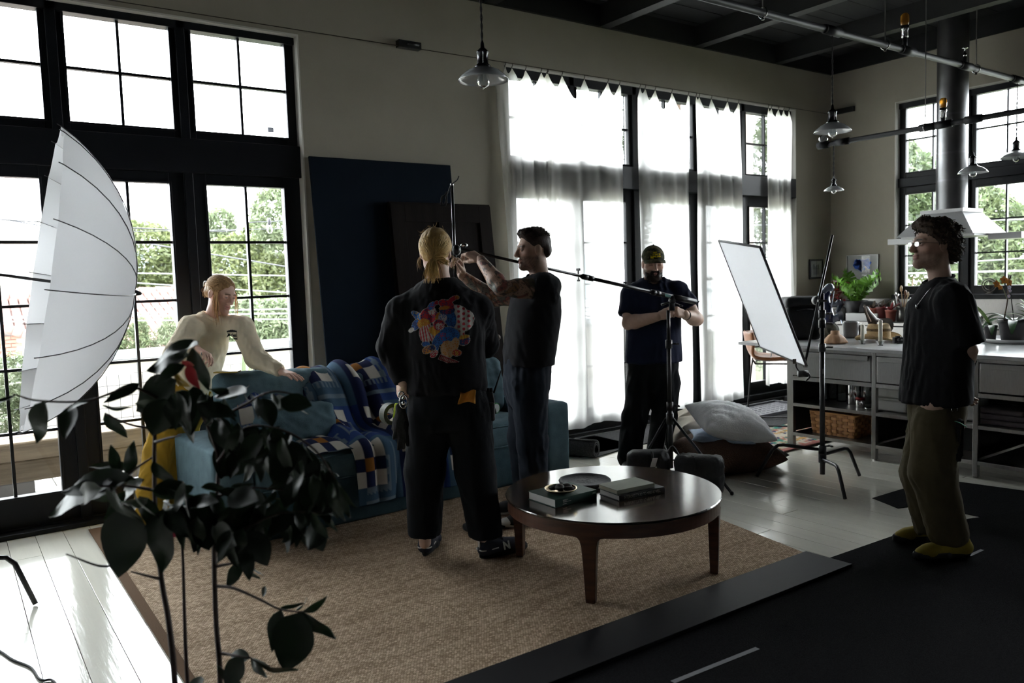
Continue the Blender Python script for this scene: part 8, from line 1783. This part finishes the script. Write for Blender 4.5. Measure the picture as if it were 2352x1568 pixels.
# second pipe, across the island
QX, QZ = 6.48, 2.60
q0, q1 = at_x(1893, 333, QX), at_x(2360, 254, QX); pq = thing('sprinkler_pipe', (QX, 3.2, QZ), 'dark overhead pipe crossing above the island with a pressure gauge', 'pipe')
MB().cyl((QX, 4.27, QZ), (QX, .6, QZ), .021, n=14).out('pipe_run', PIPE, pq, smooth=True); fitting(pq, (QX, 4.30, QZ), (QX, 4.20, QZ), .032)
def on_pipe2(px): d = ray(px, 333-(px-1893)*.168); return float(d[1]*QX/d[0])
for px in (1935, 2130, 2168, 2236): y_ = on_pipe2(px); fitting(pq, (QX, y_-.06, QZ), (QX, y_+.06, QZ), .030)
for px in (2125,): y_ = on_pipe2(px); MB().cyl((QX, y_, QZ+.02), (QX, y_, 4.03), .004, n=6).out('hanger_rod', STEEL, pq); MB().tube([(QX+math.cos(a)*.03, y_, QZ+math.sin(a)*.03) for a in np.linspace(0, 2*PI, 16, endpoint=False)], .005, 6, closed=True).out('hanger_ring', CHROME, pq, smooth=True)
y_ = on_pipe2(2420); MB().cyl((QX, y_, QZ+.02), (QX, y_, 4.03), .004, n=6).out('hanger_rod', STEEL, pq)
y_ = on_pipe2(2166); MB().cyl((QX, y_, QZ+.01), (QX, y_, QZ+.05), .016, n=12).out('riser', PIPE, pq, smooth=True); amber(pq, (QX, y_, QZ+.05), .85)
ga = at_x(1891, 319, QX); gdir = -FH; MB().cyl(ga-gdir*.012, ga+gdir*.012, .036, n=24).out('gauge_case', CHROME, pq, smooth=True); MB().cyl(ga+gdir*.0121, ga+gdir*.0135, .031, n=24).out('gauge_dial', mat('white_dial', (.7, .7, .68), .5), pq); MB().bar(ga+gdir*.015-RH*.012-ZU*.012, ga+gdir*.015+RH*.016+ZU*.018, .002, .002).out('gauge_needle', RUBB, pq); MB().cyl(ga-ZU*.034, A3(QX, 4.29, QZ), .008, n=8).out('gauge_stem', mat('brass', (.5, .36, .14), .3, 1.0), pq)
# pendant lamps
OPAL = sheer_mat('white_glass_shade', (.62, .64, .66), .45, .0); OPALG = mat('white_glass_gloss', (.72, .74, .76), .12, spec=.6, trans=.25)
def pendant(px, py_b, X, Y, ztop, zbulb, r, label, twist=True, s=1.):
    """zbulb: lowest point of the bulb"""
    c = A3(X, Y, zbulb); t = thing('pendant_lamp', tuple(c), label, 'lamp', 'pendant lamps with white glass shades')
    k = r/.15
    MB().lathe([(.030*k, .125*k), (.055*k, .118*k), (.10*k, .098*k), (.138*k, .066*k), (.15*k, .048*k), (.1495*k, .045*k), (.136*k, .061*k), (.098*k, .092*k), (.05*k, .112*k), (.03*k, .118*k)], c, n=40, cap=False).out('glass_shade', OPALG, t, smooth=True)
    so_ = MB().lathe([(.046*k, .116*k), (.048*k, .128*k), (.034*k, .14*k), (.030*k, .145*k), (.030*k, .20*k), (.036*k, .205*k), (.036*k, .212*k), (.026*k, .222*k), (.012*k, .235*k), (.010*k, .262*k), (.004*k, .275*k)], c, n=20).out('lamp_socket', mat('gunmetal_socket', (.03, .03, .035), .25, .6), t, smooth=True)
    for a in (0, 2.1, 4.2): MB().cyl(c+A3(math.cos(a)*.034*k, math.sin(a)*.034*k, .14*k), c+A3(math.cos(a)*.034*k, math.sin(a)*.034*k, .205*k), .004*k, n=6).out('cage_rib', CHROME, t)
    MB().lathe([(.016*k, .12*k), (.022*k, .10*k), (.0355*k, .06*k), (.038*k, .04*k), (.032*k, .018*k), (.015*k, .006*k), (.003*k, .004*k), (.003*k, -.004*k)], c, n=24, cap=False).out('glass_bulb', GLAS, t, smooth=True)
    MB().tube([c+A3(0, 0, .11*k), c+A3(.003*k, 0, .04*k)], .0022*k, 5).out('filament', mat('filament_post', (.6, .6, .58), .3), t)
    L = ztop-(zbulb+.27*k); n = max(12, int(L/.012)); P = lambda ph: [c+A3(.0035*math.cos(i*.9+ph), .0035*math.sin(i*.9+ph), .268*k+L*i/n) for i in range(n+1)]
    MB().tube(P(0), .0036, 5).tube(P(PI), .0036, 5).out('twisted_cord', mat('black_cloth_cord', (.015, .014, .014), .8), t, smooth=True); return t
b1 = at_d(1111, 203, 4.0); pendant(1111, 203, b1[0], b1[1], 4.03, b1[2], .127, 'pendant lamp with white glass shade nearest the camera')
X2 = on_pipe1(1912); d_ = ray(1915, 316); z2 = 1.5+d_[2]*PY/d_[1]; pendant(0, 0, X2, PY, PZ-.035, z2, .137, 'pendant lamp hanging from the overhead pipe before the room corner')
X3 = on_pipe1(2337); d_ = ray(2328, 372); pendant(0, 0, X3, PY, PZ-.035, 1.5+d_[2]*PY/d_[1], .14, 'pendant lamp at the right edge before the kitchen window')
y_ = on_pipe2(1915); d_ = ray(1916, 445); pendant(0, 0, QX, y_, QZ-.02, 1.5+d_[2]*QX/d_[0], .085, 'small pendant lamp at the end of the island pipe, under the gauge')
y_ = on_pipe2(2236); d_ = ray(2235, 407); pendant(0, 0, QX, y_, QZ-.02, 1.5+d_[2]*QX/d_[0], .105, 'pendant lamp hanging in front of the steel chimney')
# ------------------------------------------------------------------ foreground potted tree
LEAFG = leaf_mat('dark_glossy_leaf'); 
for _n in LEAFG.node_tree.nodes:
    if _n.type == 'BSDF_PRINCIPLED': _n.inputs['Roughness'].default_value = .42; _n.inputs['Specular IOR Level'].default_value = .38
    if _n.type == 'MIX_SHADER': _n.inputs[0].default_value = .10
STEMM = mat('dark_brown_stem', (.045, .028, .022), .7, var=.3, vscale=20, bump=.4, bscale=80)
PT_ = 1.95
pg = at_d(470, 1900, PT_+.05); plant = thing('potted_tree', (pg[0], pg[1], 0), 'tall dark leaved plant with thin stems in the left foreground', 'plant')
pb = A3(pg[0], pg[1], .017)
MB().lathe([(.14, 0), (.15, .006), (.19, .24), (.20, .25), (.20, .28), (.185, .28), (.175, .24)], pb, n=32).out('pot', mat('clay_planter', (.16, .09, .06), .8, var=.15, vscale=10), plant, smooth=True); MB().lathe([(.178, .235), (.001, .245)], pb, n=20, cap=False).out('soil', SOIL, plant)
def leaf_variant(curl, wav, wide, col, seed):
    g = np.random.default_rng(seed); G = []; n = 8
    for k in range(n+1):
        u = k/n; w = wide*(math.sin(PI*u**.80)**.85)*(1-.15*u)+.004; x = u*(1-.08*abs(curl)*u); z = curl*(u*u)*.35+wav*.03*math.sin(u*9+seed); row = []
        for j in range(5): q = (j-2)/2; row.append((x, w*q, z+.22*abs(q)*w-.0+wav*.025*math.sin(7*u+3*q+seed)))
        G.append(row)
    b = MB().surf(G); V = np.vstack(b.V); C = np.repeat(np.asarray(col)[None], len(V), 0)*(1+.15*wob(V, 12, seed))[:, None]; return V, b.F, C
GREEN = (.009, .020, .008); VAR = [(.5, .6, .21, GREEN), (-.7, .8, .19, (.011, .024, .009)), (-.2, 1.0, .235, (.008, .017, .007)), (-1.0, .5, .18, (.014, .027, .010)), (.3, .3, .34, (.007, .015, .006)), (-.5, .6, .22, (.42, .035, .04)), (-.4, .8, .22, (.30, .19, .02))]
lmesh = []
for i, v in enumerate(VAR):
    V, F, C = leaf_variant(*v, i+2); o = mesh_ob('leaf', V, F, LEAFG, None, smooth=True, origin=(0, 0, 0), cols=C); lmesh.append(o.data); bpy.data.objects.remove(o)
def add_leaf(x0, y0, x1, y1, t0, t1, var, roll):
    """base pixel to tip pixel at depths t0, t1"""
    a, b = at_d(x0, y0, t0), at_d(x1, y1, t1); L = np.linalg.norm(b-a); ux = (b-a)/L; side = nz(np.cross(ux, FW)); up_ = np.cross(ux, side); s = side*math.cos(roll)+up_*math.sin(roll); n_ = np.cross(ux, s)
    o = bpy.data.objects.new('leaf', lmesh[var]); COL.objects.link(o); o.parent = plant; rel = a-world_loc(plant)
    o.matrix_local = Matrix(((ux[0]*L, s[0]*L, n_[0]*L, rel[0]), (ux[1]*L, s[1]*L, n_[1]*L, rel[1]), (ux[2]*L, s[2]*L, n_[2]*L, rel[2]), (0, 0, 0, 1)))
def stem(pts, r0, r1): P = bez([at_d(x, y, t) for x, y, t in pts], 6*len(pts)); MB().tube(P, np.linspace(r0, r1, len(P)), 7).out('stem', STEMM, plant, smooth=True); return P
T0 = PT_
for base in ((398, T0-.02), (432, T0+.06), (503, T0)): pass
def root_pt(dx): return pb+A3(dx, 0, .24)
def stem3(first, pts, r0, r1): P = bez([first]+[at_d(x, y, t) for x, y, t in pts], 6*(len(pts)+1)); MB().tube(P, np.linspace(r0, r1, len(P)), 7).out('stem', STEMM, plant, smooth=True)
stem3(root_pt(-.05), [(402, 1568, T0-.03), (388, 1430, T0-.02), (371, 1330, T0), (358, 1200, T0+.02), (355, 1020, T0+.03), (364, 920, T0+.03), (392, 850, T0+.02), (425, 800, T0)], .0085, .003)
stem3(root_pt(-.01), [(431, 1568, T0+.08), (424, 1420, T0+.08), (420, 1280, T0+.08), (413, 1190, T0+.07)], .006, .003)
stem3(root_pt(.04), [(506, 1568, T0), (496, 1420, T0), (492, 1260, T0), (499, 1130, T0+.01), (500, 1050, T0+.02), (478, 980, T0+.02), (440, 915, T0+.03)], .0075, .0035)
for pts in ([(359, 985, T0+.03), (300, 975, T0), (240, 950, T0-.03)], [(364, 915, T0+.03), (300, 890, T0), (200, 920, T0-.05), (90, 920, T0-.08), (30, 905, T0-.1)], [(357, 1015, T0), (390, 1005, T0-.04), (415, 1000, T0-.06)], [(290, 1095, T0-.04), (320, 1070, T0), (350, 1050, T0+.03)],
            [(478, 975, T0+.02), (560, 930, T0-.04), (620, 900, T0-.08), (680, 905, T0-.1)], [(500, 1060, T0), (560, 985, T0-.05), (640, 985, T0-.10), (720, 1030, T0-.13), (770, 1100, T0-.15)], [(495, 1245, T0), (560, 1215, T0-.04), (640, 1180, T0-.08), (740, 1175, T0-.1)], [(492, 1345, T0), (535, 1350, T0-.03), (600, 1378, T0-.06), (640, 1398, T0-.08), (690, 1405, T0-.1)],
            [(497, 1300, T0), (530, 1294, T0-.02), (556, 1292, T0-.03)], [(370, 1330, T0), (330, 1320, T0-.02), (300, 1312, T0-.03)], [(300, 1285, T0-.03), (235, 1300, T0-.02), (152, 1272, T0-.02)], [(511, 1500, T0), (540, 1505, T0-.04), (575, 1510, T0-.06)], [(424, 805, T0), (440, 790, T0-.02), (455, 785, T0-.04)], [(355, 1125, T0), (280, 1115, T0-.06), (190, 1120, T0-.1)], [(499, 1140, T0), (560, 1120, T0-.04), (650, 1125, T0-.08)]): stem(pts, .0042, .0018)
HERO = [(100, 922, 80, 1022, 2, .1, .95), (165, 928, 158, 1012, 4, .3, 1), (35, 908, -25, 940, 0, .9, 1), (322, 880, 240, 935, 0, .5, 1), (240, 948, 292, 1008, 2, .2, 1), (235, 930, 300, 950, 1, 1.0, 1), (205, 922, 130, 935, 3, 1.1, 1),
        (455, 785, 322, 822, 1, .9, 1), (432, 812, 330, 850, 2, .6, 1), (425, 838, 340, 876, 1, .4, 1), (405, 872, 322, 945, 4, .2, 1), (440, 800, 478, 900, 2, .3, 1), (455, 790, 400, 800, 3, .9, 1), (418, 828, 448, 846, 5, .2, 1), (430, 838, 452, 892, 5, .1, 1), (410, 848, 380, 872, 6, .5, 1), (400, 860, 430, 890, 6, .4, 1),
        (300, 1160, 282, 1322, 4, .05, .80), (372, 1170, 368, 1322, 2, .15, .95), (300, 1095, 60, 1155, 1, .8, 1.), (310, 1098, 110, 1120, 3, 1.0, 1), (260, 1108, 150, 1145, 0, .9, 1), (330, 1100, 245, 1160, 1, .7, 1), (290, 1090, 310, 1010, 2, 1.0, 1), (270, 1085, 250, 1020, 0, .8, 1), (300, 1080, 200, 1045, 3, 1.1, 1), (350, 1060, 402, 1120, 2, .3, 1),
        (556, 1290, 518, 1352, 2, .1, 1), (556, 1292, 592, 1345, 1, .4, 1), (556, 1290, 615, 1310, 0, .9, 1), (610, 1345, 606, 1372, 4, .6, 1), (640, 1398, 700, 1375, 0, .9, 1), (645, 1400, 622, 1500, 2, .2, 1), (692, 1405, 660, 1535, 4, .1, .82), (695, 1405, 752, 1392, 3, .8, 1), (690, 1405, 770, 1472, 2, .5, 1), (680, 1400, 715, 1380, 1, .9, 1),
        (575, 1510, 510, 1500, 1, .5, 1), (575, 1510, 610, 1558, 2, .5, 1), (580, 1512, 672, 1568, 1, .9, 1), (560, 1512, 520, 1570, 4, .3, 1), (500, 1530, 560, 1585, 2, .6, 1), (470, 1560, 430, 1590, 0, .8, 1)]
g = np.random.default_rng(12)
for (x0, y0, x1, y1, v, ro, w) in HERO: t = T0+g.uniform(-.10, .06); add_leaf(x0, y0, x1, y1, t, t+g.uniform(-.05, .05), v, ro)
def run(pts, n, lmin, lmax, seed, down=1., spread=.6, roll=(.1, .9), dt=-.05):
    g = np.random.default_rng(seed); P = bez([(x, y, 0) for x, y in pts], 40)
    for k in range(n):
        c = P[int((k+.5)/n*40)]; a = PI/2*down+g.normal()*spread; L = g.uniform(lmin, lmax)*.88; x0, y0 = c[0]+g.normal()*6, c[1]+g.normal()*6; t = T0+dt+g.uniform(-.10, .08)
        mx_, my_ = x0+math.cos(a)*L*.6, y0+math.sin(a)*L*.6
        if (392 < mx_ < 512 and 985 < my_ < 1100) or (560 < mx_ < 640 and 1075 < my_ < 1118 and k % 3): continue
        add_leaf(x0, y0, x0+math.cos(a)*L, y0+math.sin(a)*L, t, t+g.uniform(-.06, .06), int(g.integers(0, 5)), g.uniform(*roll)*g.choice((-1, 1)))
run([(430, 905), (500, 960), (580, 975), (660, 1000), (730, 1050), (775, 1120)], 40, 75, 125, 1, 1.0, .45)
run([(440, 900), (520, 920), (600, 905), (680, 915)], 16, 45, 85, 2, .7, 1.0, (.3, 1.2))
run([(360, 930), (390, 905), (440, 890)], 9, 70, 110, 3, 1.0, .7)
run([(330, 1120), (400, 1110), (480, 1120), (560, 1125), (650, 1125)], 18, 60, 105, 4, .7, .9, (.4, 1.2))
run([(380, 1170), (470, 1180), (560, 1200), (650, 1180), (745, 1180)], 24, 60, 105, 5, .9, .7, (.2, 1.))
run([(560, 985), (640, 1000), (700, 1050), (740, 1110)], 14, 80, 120, 6, 1.15, .35, (.1, .8), -.12)
run([(460, 1185), (520, 1230), (560, 1260)], 7, 60, 90, 7, .9, .6)
run([(640, 1170), (700, 1195), (740, 1200)], 8, 70, 100, 8, 1.1, .5)
run([(430, 930), (520, 985), (600, 1010), (690, 1050), (750, 1110)], 30, 85, 135, 9, 1.0, .5, (.1, .8), .02)
run([(380, 1150), (450, 1150), (540, 1160), (640, 1150), (740, 1150)], 24, 70, 115, 10, .8, .8, (.2, 1.1), .02)
run([(440, 1190), (520, 1210), (600, 1215)], 12, 70, 105, 11, 1.0, .5)
run([(220, 1120), (290, 1130), (350, 1150)], 9, 80, 130, 13, .9, .8, (.3, 1.1))
# ------------------------------------------------------------------ things carried on belts
TBL = 4.30; pbh = lambda x, y, dt=0.: at_d(x, y, TBL+dt)
GLB = mat('black_work_glove', (.014, .014, .015), .8, bump=.4, bscale=200); HIV = mat('fluorescent_yellow', (.42, .55, .02), .7)
gt = thing('work_glove', tuple(pbh(922, 930)), 'black work gloves with fluorescent yellow cuff hanging from a belt', 'glove')
f = Field(pbh(900, 1040)-.12, pbh(945, 920)+.12, .005)
for k, (xa, xb, yb) in enumerate(((912, 906, 1005), (918, 916, 1030), (925, 926, 1028), (932, 938, 1022))): f.cone(pbh(916+3*k, 960, -.09), pbh(xb, yb, -.09), .016, .0095, .010)
f.cone(pbh(908, 965, -.08), pbh(903, 985, -.08), .012, .009, .01); f.cone(pbh(920, 935, -.09), pbh(922, 975, -.09), .026, .034, .02, flat=FH, ff=.6); V, F = f.mesh(); mesh_ob('glove_hand', folds(V, F, .003, 60, 3), F, GLB, gt, smooth=True)
f = Field(pbh(900, 960)-.1, pbh(930, 925)+.1, .005); f.cone(pbh(911, 930, -.08), pbh(909, 958, -.08), .013, .016, .01, flat=FH, ff=.5); f.cone(pbh(919, 930, -.085), pbh(914, 952, -.085), .010, .010, .01); V, F = f.mesh(); mesh_ob('cuff', V, F, HIV, gt, smooth=True)
cr = thing('carabiner', tuple(pbh(928, 915)), 'silver carabiner clip on the left hip belt', 'clip'); MB().tube([pbh(927+9*math.cos(a), 922+15*math.sin(a), -.11) for a in np.linspace(0, 2*PI, 24, endpoint=False)], .0045, 7, closed=True).out('clip_ring', CHROME, cr, smooth=True); MB().tube([pbh(922+6*math.cos(a), 908+9*math.sin(a), -.10) for a in np.linspace(0, 2*PI, 20, endpoint=False)], .004, 7, closed=True).out('clip_ring', CHROME, cr, smooth=True); MB().ball(pbh(927, 926, -.115), .011, 12, 8).out('buckle', CHROME, cr, smooth=True)
tr_ = thing('tape_roll', tuple(pbh(898, 952)), 'olive roll of tape hanging beside the work gloves', 'tape'); tcx = pbh(897, 950, -.02); xx, yy_, zz_ = basis(nz(FH*.75-RH*.66)); MB().lathe([(.038, -.024), (.058, -.024), (.058, .024), (.038, .024), (.038, -.024)], tcx, nz(FH*.75-RH*.66), 32, cap=False).out('tape_body', mat('olive_tape', (.10, .11, .085), .6), tr_, smooth=False); MB().lathe([(.0375, -.024), (.036, -.024), (.036, .024), (.0375, .024)], tcx, nz(FH*.75-RH*.66), 32, cap=False).out('tape_core', mat('cardboard_core', (.42, .38, .28), .8), tr_)
rd = thing('two_way_radio', tuple(pbh(1128, 930)), 'black radio with antenna clipped at the right hip', 'radio'); MB().box(pbh(1126, 925, .02), (.05, .035, .12), M=np.stack([RH, FH, nz(ZU-.15*RH)], 1)).out('radio_body', RUBB, rd, bevel=.006); MB().tube([pbh(1134, 902, .02), pbh(1140, 885, .02), pbh(1152, 848, .02)], [.006, .005, .003], 7).out('antenna', RUBB, rd, smooth=True)
for q in (1122, 1129): MB().cyl(pbh(q, 900, .02), pbh(q-1, 891, .02), .008, n=8).out('knob', RUBB, rd)
MB().box(pbh(1122, 945, .0), (.07, .05, .10), M=np.stack([RH, FH, ZU], 1)).out('pouch', SANDM, rd, bevel=.012)
gtp = thing('tape_roll', tuple(pbh(1138, 938)), 'small tape roll with green rim at the right hip', 'tape'); gax = nz(RH*.75-FH*.65); MB().lathe([(.012, -.010), (.030, -.010), (.030, .010), (.012, .010)], pbh(1137, 937, .02), gax, 28).out('tape_body', mat('green_tape', (.03, .22, .06), .5), gtp); MB().lathe([(.0245, .0102), (.001, .0102)], pbh(1137, 937, .02), gax, 24, cap=False).out('tape_face', mat('pale_tape_face', (.45, .5, .48), .6), gtp)
# person in profile: radio, keys, black gloves
TP = depth_of(at_z(2150, 1275, 0)); pr_ = lambda x, y, dt=0.: at_d(x, y, TP+dt)
rr = thing('two_way_radio', tuple(pr_(2215, 905)), 'black radio with thin antenna behind the person in profile', 'radio'); MB().box(pr_(2216, 900, -.05), (.045, .05, .13), M=np.stack([RH, FH, nz(ZU+.2*RH)], 1)).out('radio_body', RUBB, rr, bevel=.006); MB().tube([pr_(2226, 872, -.05), pr_(2234, 850, -.05), pr_(2243, 828, -.05)], [.006, .005, .003], 7).out('antenna', RUBB, rr, smooth=True)
ky = thing('key_ring', tuple(pr_(2195, 945)), 'steel key ring hanging from the olive trousers', 'keys')
for (x, y, a, b_) in ((2192, 940, 7, 7), (2196, 955, 4, 10), (2203, 957, 4, 9)): MB().tube([pr_(x+a*math.cos(q), y+b_*math.sin(q), -.17) for q in np.linspace(0, 2*PI, 16, endpoint=False)], .0025, 6, closed=True).out('ring', CHROME, ky, smooth=True)
bg = thing('work_glove', tuple(pr_(2200, 1000)), 'dark work gloves with a green cuff line on the olive trousers', 'glove'); f = Field(pr_(2170, 1070)-.12, pr_(2225, 960)+.12, .006); f.cone(pr_(2200, 975, -.17), pr_(2196, 1020, -.17), .034, .036, .02, flat=FH, ff=.6)
for x, y in ((2186, 1050), (2196, 1058), (2205, 1056), (2213, 1045)): f.cone(pr_((x+2200)/2, 1015, -.17), pr_(x, y, -.17), .016, .010, .01)
V, F = f.mesh(); mesh_ob('glove_hand', V, F, GLB, bg, smooth=True); MB().tube([pr_(2193, 967, -.20), pr_(2205, 971, -.20), pr_(2220, 980, -.19)], .0025, 5).out('cuff_line', mat('green_thread', (.05, .30, .15), .6), bg)
